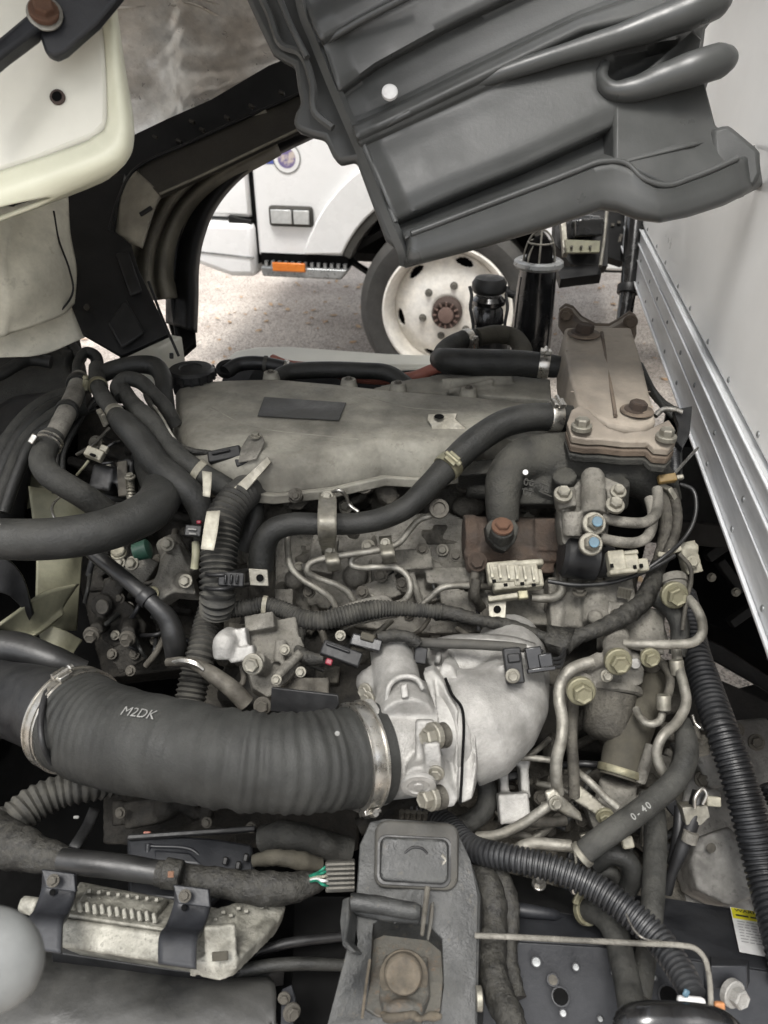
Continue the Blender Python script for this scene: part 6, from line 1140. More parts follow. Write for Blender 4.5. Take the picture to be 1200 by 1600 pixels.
for i in range(24):
    x = rg.uniform(130, 330); y = rg.uniform(680, 1020); a = rg.uniform(0, 3.1); l = rg.uniform(12, 34); c_, s_ = math.cos(a), math.sin(a)
    tube('thin_line', [(x-l*c_, y-l*s_, .03), (x, y+5, .015), (x+l*c_, y+l*s_, .03)], rg.uniform(2, 6), rg.choice(('bolt_dirty', 'rubber', 'black_plastic', 'steel_pipe')), fe, seg=10)
for i in range(16): bolt((rg.uniform(140, 320), rg.uniform(680, 1020), .04), rg.uniform(5, 8), MIX, rg.choice(('bolt_dirty', 'zinc')), fe)
for i in range(14):
    x = rg.uniform(790, 1060); y = rg.uniform(1160, 1380); box('small_tab', (x, y, .03), (rg.uniform(12, 26), rg.uniform(10, 22), 8), rg.choice(('zinc', 'bolt_dirty', 'cast_alu_dirty', 'black_plastic')), lw, ax=camax(rg.uniform(-40, 40), rg.uniform(0, 35)))
# ================================================================ throttle body and intake elbow
mode('E')
ie = thing('intake_elbow', 'smooth bright aluminium intake elbow, right of the throttle body', 'intake elbow', (790, 1080, .0))
blob('elbow', [('t', [(722, 1135, -.055, 92), (750, 1128, -.06, 88), (782, 1105, -.06, 74), (800, 1070, -.05, 58), (802, 1030, -.03, 52), (795, 1005, -.0, 50)], 70),
     ('g', [(650, 1008, -.06), (700, 1000, -.06), (790, 1000, -.06), (826, 1010, -.06), (836, 1040, -.06), (800, 1070, -.07), (720, 1090, -.085), (690, 1060, -.08)], .05), ('t', [(700, 1060, -.05, 50), (760, 1050, -.04, 50), (800, 1045, -.04, 44)], 50),
      ('c', (725, 1050, -.10), (745, 1075, -.09), 12), ('c', (680, 1027, -.085), (690, 1030, -.085), 11), ('b', (800, 1062, -.10), (40, 50, 18), camax(-4, 10))], 'cast_alu', ie, vox=.0024, smooth=9)
blob('flange', [('g', [(690, 1035, -.115), (706, 1040, -.115), (716, 1062, -.118), (735, 1085, -.12), (742, 1120, -.12), (744, 1200, -.115), (738, 1250, -.105), (716, 1258, -.105), (705, 1200, -.11), (700, 1120, -.115), (684, 1060, -.11)], .075, (CF*.9+CR*.2).normalized())], 'cast_alu', ie, vox=.002, smooth=9)
surf('top_bead', [[(668, 1004, -.075), (720, 994, -.08), (790, 996, -.08), (835, 1008, -.075)], [(672, 1012, -.085), (722, 1004, -.09), (790, 1006, -.09), (838, 1018, -.085)]], .006, 'cast_alu', ie, nu=24, nv=3)
tb = thing('throttle_body', 'bright cast aluminium throttle body clamped to the big intake hose', 'throttle body', (640, 1150, .0))
ta = (CR*.93+CU*.12+CF*.33).normalized()
blob('body', [('c', (592, 1172, -.085), (700, 1150, -.06), 76, 84), ('c', (612, 1018, -.075), (628, 1110, -.11), 34, 40), ('s', (611, 1020, -.075), 33, (1, .5, 1)), ('c', (628, 1085, -.10), (636, 1130, -.12), 42, 46), ('c', (676, 1070, -.10), (700, 1130, -.10), 24, 28), ('c', (580, 1060, -.07), (600, 1110, -.09), 26, 26),
   ('c', (655, 1222, -.155), (668, 1195, -.11), 25, 30), ('b', (676, 1185, -.155), (26, 60, 40), camax(-6, 0)), ('b', (664, 1160, -.14), (30, 70, 30), camax(0, 10))], 'cast_alu', tb, vox=.0022, smooth=6)
blob('throttle_flange', [('g', [(660, 1052, -.125), (676, 1046, -.125), (692, 1062, -.125), (700, 1085, -.13), (716, 1110, -.13), (716, 1250, -.115), (708, 1262, -.11), (676, 1262, -.11), (668, 1240, -.115), (684, 1200, -.13), (690, 1165, -.135), (684, 1120, -.135)], .03, (CF*.95+CR*.1).normalized())], 'cast_alu', tb, vox=.002, smooth=3)
g_ = [(696, 1060, -.128), (706, 1085, -.13), (722, 1108, -.133), (722, 1200, -.126), (719, 1255, -.116)]
tube('gasket', g_, 2.4, 'dark_void', tb, seg=8)
lathe('neck_ring', (592, 1172, -.085), (CR*.95+CU*.1+CF*.3), [(-14, 79), (-8, 81), (-2, 80), (0, 76)], 'cast_alu', tb, seg=56)
for (x, y, r_) in ((681, 1150, 15), (676, 1247, 14)):
    lathe('bolt_boss', (x+6, y, -.150), (CR*-1.1+EYEW*.8), [(-10, r_+5), (3, r_+4), (4, r_)], 'block', tb, seg=24); bolt((x-4, y, -.160), r_, (CR*-1.1+EYEW*.8), 'zinc', tb, long=1.4)
bolt((682, 1208, -.172), 9, (CR*-.3+EYEW-CU*.3), 'zinc', tb)
lathe('core_plug', (654, 1226, -.17), (EYEW-CU*.75), [(-4, 27), (0, 28), (4, 27), (5, 18), (3, 16), (3, 8), (5, 7)], 'cast_alu', tb, seg=32)
for (x, y) in ((570, 1080), (574, 1092)): bolt((x, y, -.11), 9, (CR*-.7+EYEW), 'zinc', tb)
blob('motor_rib', [('b', (632, 1080, -.155), (12, 22, 14), camax(-8, 20)), ('t', [(604, 1104, -.13), (608, 1072, -.145), (625, 1058, -.145), (650, 1060, -.145), (662, 1078, -.14)], 5)], 'cast_alu', tb, vox=.0018)
# pressure sensor on the elbow
ps_ = thing('pressure_sensor', 'black pressure sensor with plug bolted on the aluminium elbow', 'sensor', (810, 1040, -.11))
box('sensor_body', (802, 1040, -.135), (28, 56, 18), 'black_plastic', ps_, ax=camax(-6, 10), bevel=.002); bolt((801, 1056, -.148), 8, EYEW, 'zinc', ps_); lathe('washer', (801, 1056, -.146), EYEW, [(0, 12), (1.5, 12)], 'bolt_dirty', ps_, seg=20); box('top_ridge', (803, 1028, -.147), (20, 14, 5), 'black_plastic', ps_, ax=camax(-6, 10))
for x, y, w_, h_ in ((834, 1028, 26, 34), (852, 1034, 22, 26), (845, 1046, 46, 8), (838, 1018, 20, 6)): box('plug', (x, y, -.13), (w_, h_, 18), 'black_gloss', ps_, ax=camax(-8, 10), bevel=.0015)
for k in range(3): tube('lead', [(862, 1030+k*6, -.13), (874, 1028+k*7, -.125), (882, 1014+k*4, -.11)], 3, 'black_plastic', ps_, seg=8)
tube('flat_wire_duct', [(640, 1003, -.10, 8), (680, 1005, -.115, 8), (740, 1007, -.12, 8), (790, 1010, -.125, 8), (822, 1013, -.125, 7)], 8, 'grey_rubber', label='straight dark grey wire duct lying across the top of the aluminium elbow', cat='wire duct', seg=10)
bp2 = thing('black_plug', 'black plug with small red lock in front of the throttle motor', 'plug', (530, 1020, -.08))
box('plug', (533, 1022, -.12), (64, 24, 20), 'black_plastic', bp2, ax=camax(20, 20), bevel=.002); box('plug', (572, 1005, -.12), (50, 20, 18), 'black_gloss', bp2, ax=camax(14, 20), bevel=.002); box('plug_rib', (528, 1012, -.132), (40, 5, 4), 'black_plastic', bp2, ax=camax(20, 20)); box('red_lock', (514, 1034, -.133), (11, 10, 6), 'red_plastic', bp2, ax=camax(20, 20)); box('tape_band', (574, 996, -.128), (22, 12, 14), 'brown_hose', bp2, ax=camax(16, 20))
tube('plug_cable', [(590, 998, -.12, 9), (615, 993, -.12, 10), (640, 996, -.12, 9), (655, 1006, -.115, 8)], 9, 'tape', bp2, wrap=.1)
box('wire_clip', (657, 1024, -.10), (20, 26, 12), 'black_plastic', ax=camax(8, 10), label='small black wire clip above the throttle body', cat='clip')
# lever pump with silver cover, left of the throttle
lp = thing('lever_casting', 'pale cast lever housing with silver curved guard left of the black plug', 'housing', (400, 1020, -.04))
blob('guard', [('t', [(352, 1028, -.09, 18), (352, 1006, -.10, 20), (362, 992, -.09, 15)], 16), ('b', (372, 1005, -.09), (34, 44, 30), camax(-8, 10)), ('b', (380, 1022, -.09), (40, 22, 30), camax(-10, 10))], 'cast_alu', lp, vox=.002)
blob('casting', [('b', (430, 1000, -.05), (80, 50, 40), camax(-12, 25)), ('g', [(395, 975, -.07), (470, 995, -.07), (480, 1020, -.06), (455, 1060, -.05), (420, 1090, -.05), (395, 1075, -.06), (385, 1040, -.07)], .03), ('c', (400, 1030, -.09), (412, 1045, -.06), 14, 15), ('c', (440, 1000, -.08), (435, 1035, -.07), 10, 8), ('c', (470, 1020, -.07), (430, 1060, -.07), 8), ('b', (408, 975, -.08), (46, 26, 30), camax(-10, 25))], 'cast_alu_dirty', lp, vox=.002)
bolt((395, 1038, -.115), 12, (EYEW-CR*.2), 'zinc', lp); bolt((410, 1103, -.06), 10, EYEW, 'bolt_dirty', lp)
for x, y in ((445, 1015), (532, 993), (470, 1050), (432, 1062)): bolt((x, y, -.085), 6, MIX, 'zinc', lp)
slab('black_plate', [(424, 1074, -.12), (528, 1086, -.12), (530, 1100, -.115), (520, 1118, -.10), (422, 1112, -.10)], .004, 'black_plastic', label='flat black plate edge just above the intake hose', cat='plate')
blob('bent_linkage', [('t', [(378, 1040, -.05), (380, 1065, -.05), (368, 1076, -.05), (345, 1074, -.05)], 5), ('b', (470, 1080, -.02), (90, 40, 20), camax(0, 20))], 'bolt_dirty', label='thin bent metal arm left of the black plate', cat='arm', vox=.002)
bw_ = tube('short_link_pipe', [(262, 1035, -.05, 7), (285, 1034, -.06, 8), (310, 1040, -.07, 10), (335, 1056, -.07, 13), (362, 1076, -.065, 14), (385, 1100, -.05, 14)], 12, 'bolt_dirty', label='short metal link pipe with bright ring above the intake hose', cat='pipe', seg=16)
for o_ in range(3): tube('bright_ring', [(270+o_*2, 1034+o_, -.075), (288, 1030+o_*2, -.085), (306, 1035+o_*2, -.085), (318, 1045+o_, -.08)], 2.2, 'steel_bright', bw_, seg=8)
# ================================================================ big intake hose
ih = tube('intake_hose', [(104, 1118, -.066, 76), (120, 1126, -.071, 77), (152, 1142, -.083, 78), (210, 1160, -.104, 78), (280, 1172, -.12, 77), (340, 1182, -.13, 75), (400, 1189, -.13, 75), (460, 1191, -.125, 76), (520, 1187, -.11, 76), (572, 1178, -.095, 77), (588, 1175, -.09, 78)], 80, 'rubber_intake', label='very thick black rubber intake hose across the lower middle, bright clamps at both ends', cat='hose', seg=64, step=.0022)
# moulded ridges and a slack middle are real relief of the hose
o = ih; me = o.data; pos, tan, A, B, rr, ss = TUB[ih.name]; nseg = 64; L_ = ss[-1]
for i in range(len(pos)):
    f = ss[i]/L_; d = 0
    for c_, w_, h_ in ((.535, .009, -.0012), (.572, .009, .0018), (.605, .008, -.0022), (.64, .009, .0016), (.68, .009, -.0014), (.735, .006, .0008), (.76, .006, -.0006), (.79, .006, .0008), (.82, .006, -.0006), (.85, .006, .0008), (.88, .008, -.0010), (.925, .010, .0014), (.05, .012, .0015), (.24, .008, .0006), (.43, .008, .0008), (.47, .006, -.0006)): d += h_*math.exp(-((f-c_)/w_)**2)
    for k in range(nseg):
        th = 2*math.pi*k/nseg; v = me.vertices[i*nseg+k]; w0 = v.co+o.location; dirn = (w0-pos[i]).normalized()
        dd = 0 if f < .06 or f > .915 else d+.0009*math.sin(th*3+f*20)*math.sin(f*31)+.0008*math.sin(f*230+math.sin(th*3))*(.55+.45*math.sin(f*9+1))
        v.co += dirn*dd
for f, w_ in ((.035, .016), (.945, .017)):
    c = clamp(ih, f, w_, 'steel_bright', -62 if f < .5 else 66, gap=.0022)
    for g in (-.42, .42): 
        p, tn, a, b, r = at_arc(ih, f+g*w_/L_); vs, fs = lathe_data(p-tn*.001, tn, [(0, r+.0015), (.0, r+.0042), (.002, r+.0042), (.002, r+.0015)], 56, EYEW); mk('band_bead', vs, fs, 'steel_bright', c, recalc=True)
p, tn, a, b, r = at_arc(ih, .37); nn = (EYEW*.75+CU*.95); nn = (nn-tn*nn.dot(tn)).normalized()
textmesh('hose_print', 'M2DK', p+nn*r, .0145, 'ink_white', tn, nn.cross(tn), nn, ih, curve_on=(p, tn, r), bold=.0, th=.0016)
lathe('white_speck', (527, 1146, -.195), EYEW, [(0, 4), (.5, 3)], 'ink_white', ih, seg=10)
tube('intake_duct', [(-420, 1060, .10, 66), (-250, 1075, .07, 66), (-110, 1090, .04, 66), (-40, 1092, .02, 64), (20, 1094, .0, 58), (60, 1104, -.04, 62), (104, 1118, -.064, 71), (112, 1122, -.066, 70)], 64, 'black_plastic', label='smooth black plastic duct entering the intake hose from the left edge', cat='duct', seg=48)
tube('duct_rim', [(100, 1046, -.10), (74, 1080, -.125), (64, 1120, -.13), (66, 1160, -.125), (80, 1192, -.10)], 5, 'black_plastic', bpy.data.objects['intake_duct'], seg=10)
# dark ducts above it
tube('shade_duct', [(-60, 1010, .0, 24), (20, 1012, -.0, 26), (80, 1030, .0, 22), (130, 1050, .02, 18)], 24, 'rubber_clean', label='dark hose in the shade just above the intake duct', cat='hose', seg=20)
M('bracket_recess', (.10, .10, .09), .6, c2=(.17, .115, .07), ns=20, bump=.5, dust=.35, dustc=(.24, .21, .16), grit=.5, gritc=(.14, .08, .04), ramp=(.30, .46))
# ================================================================ lower left
mode('E')
ll = thing('wrapped_loom', 'thick taped wiring loom with glossy sleeve across the lower left', 'wire loom', (200, 1360, -.03))
tube('taped_section', [(-300, 1240, .0, 38), (-50, 1290, -.02, 38), (-10, 1310, -.03, 38), (30, 1325, -.05, 34), (70, 1338, -.06, 25), (104, 1344, -.06, 19)], 30, 'tape', ll, wrap=.10, seg=26)
tube('glossy_sleeve', [(96, 1344, -.065, 18), (150, 1350, -.07, 19), (200, 1356, -.07, 19), (250, 1364, -.07, 18)], 18, 'rubber_clean', ll, seg=26)
tube('taped_section', [(246, 1364, -.07, 19), (290, 1370, -.07, 20), (340, 1378, -.07, 21), (400, 1387, -.065, 24), (450, 1388, -.06, 24), (500, 1375, -.05, 16), (515, 1368, -.05, 12)], 20, 'tape', ll, wrap=.10, seg=26)
lathe('sleeve_band', (272, 1366, -.09), (CR+CU*-.15), [(-16, 22), (-15, 23), (10, 22), (12, 20)], 'tape', ll, seg=26); box('orange_fleck', (267, 1366, -.115), (10, 10, 3), 'rust', ll, ax=camax(0, 10))
tube('corrugated_loom', [(-20, 1310, -.02, 30), (20, 1282, -.01, 28), (50, 1258, .0, 27), (90, 1238, .01, 25), (140, 1228, .02, 23), (190, 1222, .04, 20)], 26, 'conduit_dusty', rib=(.0085, .0028), label='dusty corrugated loom rising under the left end of the intake hose', cat='conduit', seg=24)
surf('loom_strap', [[(140, 1262, -.0), (156, 1266, .0)], [(128, 1290, -.02), (144, 1294, -.02)], [(108, 1322, -.06), (124, 1326, -.06)]], .003, 'black_plastic', label='flat black strap slanting down behind the glossy loom sleeve', cat='strap', nu=3, nv=8)
box('white_chip', (119, 1277, -.01), (9, 5, 4), 'ink_white', ax=camax(0, 20), label='tiny white chip below the corrugated loom at the left', cat='chip')
# finned aluminium unit and its two black straps
M('cast_alu_fin', (.72, .70, .61), .5, metal=.2, c2=(.32, .31, .26), ns=35, bump=.6, bs=220, dust=.3, dustc=(.4, .39, .32), grit=.6, gritc=(.10, .095, .08))
fu = thing('finned_unit', 'weathered silver-cream finned aluminium box strapped at the lower left', 'heat sink', (200, 1440, .0))
slab('front_face', [(88, 1432, -.07), (300, 1462, -.078), (296, 1510, -.07), (88, 1478, -.062)], .05, 'cast_alu_fin', fu, bevel=.004)
slab('top_deck', [(92, 1428, -.068), (310, 1460, -.076), (350, 1420, -.03), (124, 1376, -.02)], .03, 'cast_alu_fin', fu, bevel=.003, dirv=UP*-1)
slab('raised_deck', [(118, 1412, -.066), (240, 1430, -.07), (262, 1402, -.042), (136, 1384, -.036)], .012, 'cast_alu_fin', fu, bevel=.003, dirv=UP*-1)
for k in range(12):
    f = k/11; box('fin', (114+f*128, 1414+f*19+(k % 2)*1.5, -.074), (6.5, 15, 9), 'cast_alu_fin', fu, ax=camax(-22, 35), bevel=.0012)
for k in range(16): box('fin_post', (140+(k % 8)*15, 1392+(k//8)*12+(k % 8)*2, -.058+.004*(k//8)), (6, 6, 6), 'cast_alu_fin', fu, ax=camax(-8, 30), bevel=.001)
blob('end_casting', [('g', [(298, 1444, -.080), (318, 1424, -.07), (400, 1398, -.035), (440, 1402, -.03), (447, 1416, -.032), (436, 1438, -.045), (372, 1500, -.08), (350, 1508, -.082), (302, 1500, -.080)], .018), ('b', (345, 1480, -.086), (50, 66, 12), camax(-5, 10)), ('b', (345, 1466, -.092), (34, 24, 6), camax(-5, 10))], 'cast_alu_fin', fu, vox=.0022, smooth=3)
for k in range(9): box('end_stud', (325+k*12, 1432-k*3.2+(k % 2)*8, -.072+k*.0035), (7, 5, 6), 'cast_alu_fin', fu, ax=camax(-10, 30), bevel=.0008)
box('end_recess', (344, 1494, -.094), (26, 14, 4), 'brown_hose', fu, ax=camax(-5, 10)); blob('end_lug', [('c', (34, 1412, -.05), (60, 1418, -.05), 12, 14)], 'cast_alu_fin', fu, vox=.002)
for (x, y, w_) in ((76, 1364, 60), (282, 1388, 64)):
    st_ = thing('black_strap', 'left black steel strap over the finned unit' if x < 100 else 'right black steel strap over the finned unit', 'strap', (x, y+80, -.08), 'steel straps over the finned unit')
    surf('strap_band', [[(x-8, y, -.105), (x+w_-22, y+5, -.105)], [(x-10, y+26, -.095), (x+w_-18, y+32, -.095)], [(x-22, y+60, -.10), (x+w_-30, y+66, -.10)], [(x-33, y+78, -.112), (x+w_-38, y+82, -.112)], [(x-34, y+118, -.105), (x+w_-40, y+126, -.105)]], .005, 'frame_paint', st_, nu=6, nv=28)
    slab('strap_head', [(x-12, y-6, -.115), (x+w_-20, y+1, -.115), (x+w_-18, y+30, -.11), (x-4, y+24, -.11)], .006, 'frame_paint', st_); bolt((x+7, y+12, -.122), 7, (EYEW+UP), 'bolt_dirty', st_); lathe('slot', (x+6, y+30, -.102), (EYEW+UP), [(0, 5), (1, 4)], 'dark_void', st_, seg=10)
# dark blue-grey box behind
bb = thing('control_box', 'dark blue-grey plastic box with raised ribs behind the taped loom', 'control box', (260, 1340, .0))
slab('box_face', [(198, 1300, .01), (330, 1308, .01), (395, 1318, .01), (398, 1360, .0), (330, 1412, -.02), (200, 1400, -.02)], .08, 'frame_paint', bb, bevel=.004)
tube('box_rib', [(236, 1322, .0), (300, 1328, .0), (322, 1350, -.0)], 3, 'frame_paint', bb, seg=8); tube('box_rib', [(232, 1318, .0), (230, 1338, .0)], 5, 'frame_paint', bb, seg=8)
slab('raised_lid', [(240, 1326, -.002), (298, 1331, -.002), (318, 1352, -.008), (240, 1345, -.008)], .008, 'frame_paint', bb, bevel=.003); box('red_dot', (230, 1302, .0), (12, 6, 6), 'red_hose', bb, ax=camax(0, 30)); box('top_rail', (300, 1302, .0), (200, 8, 14), 'black_plastic', bb, ax=camax(-4, 30))
for x, y in ((352, 1345), (372, 1352), (384, 1340)): box('pin', (x, y, -.01), (8, 12, 8), 'black_plastic', bb, ax=camax(10, 20))
ub = thing('under_hose_castings', 'shadowed dusty castings below the intake hose', 'casting', (260, 1260, .02))
blob('castings', [('b', (225, 1270, .03), (50, 40, 40), camax(-10, 20)), ('s', (260, 1262, .02), 20), ('c', (275, 1250, .02), (310, 1275, .03), 12, 10), ('b', (325, 1262, .02), (18, 46, 30), camax(5, 10)), ('c', (185, 1250, .03), (185, 1290, .03), 10), ('t', [(215, 1240, .03), (250, 1280, .02), (290, 1240, .03)], 7), ('g', [(160, 1225, .08), (560, 1240, .08), (560, 1330, .08), (160, 1320, .08)], .05)], 'block_dark', ub, vox=.003)
for x, y in ((188, 1270), (323, 1285), (392, 1293)): bolt((x, y, .0), 6, MIX, 'bolt_dirty', ub)
tube('grey_sleeve', [(396, 1345, -.03, 9), (430, 1340, -.035, 13), (470, 1345, -.03, 14), (500, 1352, -.02, 12)], 12, 'brown_hose', wrap=.1, label='dusty brown taped branch beside the grey connector', cat='wire loom', seg=16)
tube('grey_sleeve', [(410, 1312, .0, 20), (450, 1306, -.01, 24), (500, 1318, .0, 22), (548, 1330, .01, 18)], 20, 'rubber_worn', wrap=.12, label='shadowed bulky taped loom behind the grey connector', cat='wire loom', seg=18)
gc = thing('grey_connector', 'ribbed grey multi-way connector with green wires left of the bracket tower', 'plug', (530, 1368, -.06))
box('connector_body', (532, 1368, -.075), (46, 44, 24), 'grey_rubber', gc, ax=camax(-2, 15), bevel=.0015)
for k in range(6): box('connector_rib', (532, 1350+k*7.4, -.089), (44, 3.6, 5), 'cast_alu_dirty', gc, ax=camax(-2, 15), bevel=.0005)
for k, m_ in enumerate(('green_wire', 'green_wire', 'cream_plastic', 'label_white', 'green_wire')): tube('wire', [(512, 1352+k*8, -.08), (504, 1358+k*6, -.085), (496, 1364+k*3, -.075), (480, 1370+k*2, -.06)], 2.2, m_, gc, seg=6)
# tray at the bottom left
bt2 = thing('battery_cover', 'scuffed dark grey plastic cover filling the bottom left corner', 'cover', (230, 1560, .0))
surf('cover_top', [[(-400, 1450, .04), (-60, 1478, .02), (100, 1492, .02), (250, 1508, .02), (330, 1518, .02), (415, 1532, .02)], [(-400, 1500, .02), (-60, 1520, -.005), (100, 1528, -.01), (250, 1540, -.01), (330, 1545, -.01), (430, 1548, -.01)], [(-400, 1600, .01), (-60, 1600, -.01), (100, 1602, -.012), (250, 1606, -.012), (400, 1608, -.012), (432, 1606, -.012)], [(-400, 1700, .0), (-60, 1680, .0), (100, 1690, .0), (250, 1690, .0), (400, 1690, .0), (440, 1680, .0)]], .01, 'dark_plastic_dusty', bt2, nu=50, nv=40, bumpf=lambda u, v: .0012*math.sin(u*37+v*11)*math.sin(v*29+u*8)+.0008*math.sin(u*91)*math.sin(v*63))
slab('cover_lip', [(80, 1478, -.02), (240, 1500, -.02), (330, 1512, -.02), (440, 1500, .0), (445, 1512, .0), (335, 1524, -.02), (240, 1512, -.02), (80, 1488, -.02)], .03, 'black_plastic', bt2)
for k in range(16): box('scuff_rib', (160+k*11, 1535+k*1.4, -.012), (7, 5, 4), 'dark_plastic_dusty', bt2, ax=camax(-6, 30), bevel=.0008)
slab('shadow_sheet', [(-80, 1480, .05), (560, 1500, .05), (560, 1720, .05), (-80, 1720, .05)], .02, 'dark_void', bt2)  # black sheet that paints the shade behind the cover
tube('long_bar', [(330, 1530, -.0, 9), (400, 1512, -.01, 10), (460, 1506, -.01, 10), (540, 1508, .0, 9)], 10, 'rubber', label='dark bar running under the finned unit toward the bracket tower', cat='bar', seg=12)
tube('long_bar', [(360, 1505, .01, 6), (440, 1476, .0, 8), (550, 1462, .01, 7)], 7, 'black_plastic', label='thin dark bar above the other one left of the bracket tower', cat='bar', seg=12)
sbk = thing('side_latch', 'dark latch plate with bolt beside the battery cover', 'latch', (452, 1560, -.02))
slab('latch_plate', [(440, 1545, -.03), (456, 1538, -.03), (462, 1560, -.03), (456, 1620, -.03), (438, 1620, -.03)], .012, 'frame_paint', sbk); bolt((456, 1582, -.045), 10, (EYEW+CR*.5), 'bolt_dirty', sbk); bolt((444, 1560, -.04), 7, EYEW, 'bolt_dirty', sbk)
slab('shade_backing', [(460, 1400, .04), (570, 1400, .04), (560, 1700, .03), (450, 1700, .03)], .02, 'dark_void', label='black backing sheet painting the shade left of the bracket tower', cat='backing')  # added black sheet, stands in for shade between the parts
# pale lever knob, very close
mode('A')
blob('grey_lever_knob', [('s', (-18, 1500, .43), 88, (1.0, .95, .6)), ('s', (0, 1520, .44), 60, (1.1, .9, .6)), ('c', (-10, 1500, .43), (-120, 1560, .45), 70, 60)], 'grey_lever', label='out-of-focus pale grey rounded knob at the lower left corner', cat='knob', vox=.003, smooth=8)
mode('E')
# ================================================================ bracket tower
bt3 = thing('cab_mount_tower', 'dark steel cab mount tower with rubber pad and rusty bolt, bottom centre', 'bracket', (640, 1500, .0))
tf_ = slab('tower_face', [(578, 1284, -.09), (600, 1279, -.09), (700, 1284, -.09), (716, 1300, -.09), (736, 1345, -.09), (748, 1400, -.09), (746, 1500, -.085), (742, 1700, -.06), (480, 1700, -.06), (512, 1600, -.075), (545, 1470, -.085), (556, 1410, -.09), (562, 1320, -.09)], .05, 'bracket_paint', bt3, bevel=0)
PK = [(584, 1446, -.09), (600, 1440, -.09), (670, 1448, -.09), (690, 1466, -.09), (694, 1520, -.09), (688, 1578, -.09), (676, 1592, -.09), (590, 1588, -.09), (572, 1576, -.09), (578, 1520, -.09)]
cut(tf_, PK, .028)
bv_ = tf_.modifiers.new('bevel', 'BEVEL'); bv_.width = .005; bv_.segments = 3; bv_.limit_method = 'ANGLE'; bv_.angle_limit = R(40)
def rr_poly(x0, y0, x1, y1, rad, off, skew=0, n=5):
    out = []
    for cx, cy, a0 in ((x1-rad, y0+rad, -90), (x1-rad, y1-rad, 0), (x0+rad, y1-rad, 90), (x0+rad, y0+rad, 180)):
        for k in range(n+1):
            a = R(a0+90*k/n); out.append((cx+rad*math.cos(a)+skew*(cy+rad*math.sin(a)-y0), cy+rad*math.sin(a)+.05*(cx-x0), off))
    return out
pad = slab('rubber_pad', rr_poly(586, 1280, 718, 1386, 20, -.105, -.02), .015, 'grey_rubber', bt3, bevel=.003, bseg=3)
slab('pad_groove', rr_poly(590, 1303, 706, 1382, 14, -.1065, -.02), .0015, 'black_plastic', pad, bevel=.0005)
slab('pad_crown', rr_poly(594, 1306, 702, 1376, 12, -.112, -.02), .007, 'bracket_paint', pad, bevel=.003, bseg=3)
tube('pad_mark', [(632, 1333, -.1125), (645, 1324, -.113), (660, 1326, -.113), (668, 1334, -.1125)], 2, 'black_plastic', pad, seg=8)
tube('pad_scuff', [(690, 1336, -.113), (697, 1344, -.1135), (690, 1352, -.113)], 3, 'steel_pipe', pad, seg=6)
pb = tube('cross_pin', [(548, 1410, -.118, 13), (556, 1410, -.118, 14), (600, 1416, -.118, 13), (648, 1424, -.118, 13), (656, 1425, -.118, 9)], 13, 'bracket_paint', bt3, seg=20)
slab('pin_plate', [(548, 1394, -.105), (590, 1396, -.105), (660, 1412, -.105), (656, 1442, -.105), (600, 1436, -.105), (560, 1428, -.105), (546, 1424, -.105)], .01, 'bracket_paint', bt3, bevel=.003)
slab('latch_bar', [(664, 1382, -.120), (673, 1384, -.120), (668, 1420, -.122), (662, 1462, -.120), (656, 1460, -.120), (660, 1420, -.122)], .005, 'bolt_dirty', bt3, bevel=.002)
slab('rust_tongue', [(674, 1410, -.108), (679, 1408, -.108), (677, 1440, -.106), (670, 1470, -.104), (667, 1466, -.104)], .005, 'bracket_recess', bt3, bevel=.001)
slab('side_lip', [(534, 1405, -.11), (546, 1400, -.112), (544, 1440, -.112), (540, 1470, -.11), (556, 1488, -.105), (548, 1490, -.10), (534, 1478, -.105), (530, 1440, -.11)], .02, 'bracket_paint', bt3, bevel=.002)
slab('bolt_recess', [(x, y, -.070) for x, y, o in PK], .004, 'bracket_recess', bt3, bevel=.001)
blob('recess_pad', [('g', [(600, 1490, -.078), (668, 1492, -.078), (672, 1550, -.080), (660, 1576, -.084), (600, 1574, -.084), (592, 1550, -.080)], .02), ('s', (630, 1580, -.078), 30, (1.1, .6, .5))], 'bracket_recess', bt3, vox=.002, smooth=6)
tube('recess_rim', [(566, 1590, -.102), (572, 1540, -.102), (578, 1500, -.104)], 2.5, 'bracket_rust', bt3, seg=10)
lathe('mount_bolt', (630, 1522, -.097), (EYEW+UP*.4), [(-8, 30), (2, 30), (6, 29), (9, 26), (9.5, 12)], 'bracket_rust', bt3, seg=40)
lathe('bolt_washer', (631, 1526, -.088), (EYEW+UP*.4), [(-4, 38), (1, 38), (2, 36)], 'bracket_rust', bt3, seg=40)
blob('crud', [('s', (600+i*11, 1584+(i*7) % 9, -.10), 7+(i*5) % 6, (1.3, .7, .5)) for i in range(8)], 'bracket_rust', bt3, vox=.0016, smooth=2)
slab('yellow_paint_mark', [(727, 1366, -.0925), (733, 1374, -.0925), (735, 1381, -.0925), (728, 1378, -.0925)], .0005, 'label_yellow', bt3, bevel=0)
slab('tower_flank', [(736, 1345, -.09), (748, 1400, -.09), (748, 1500, -.085), (744, 1700, -.06), (752, 1700, -.0), (758, 1500, -.02), (756, 1400, -.03)], .01, 'bracket_paint', bt3, bevel=.002)
lathe('side_cap', (746, 1560, -.07), CR, [(-2, 18), (6, 18), (8, 14)], 'zinc', bt3, seg=20)
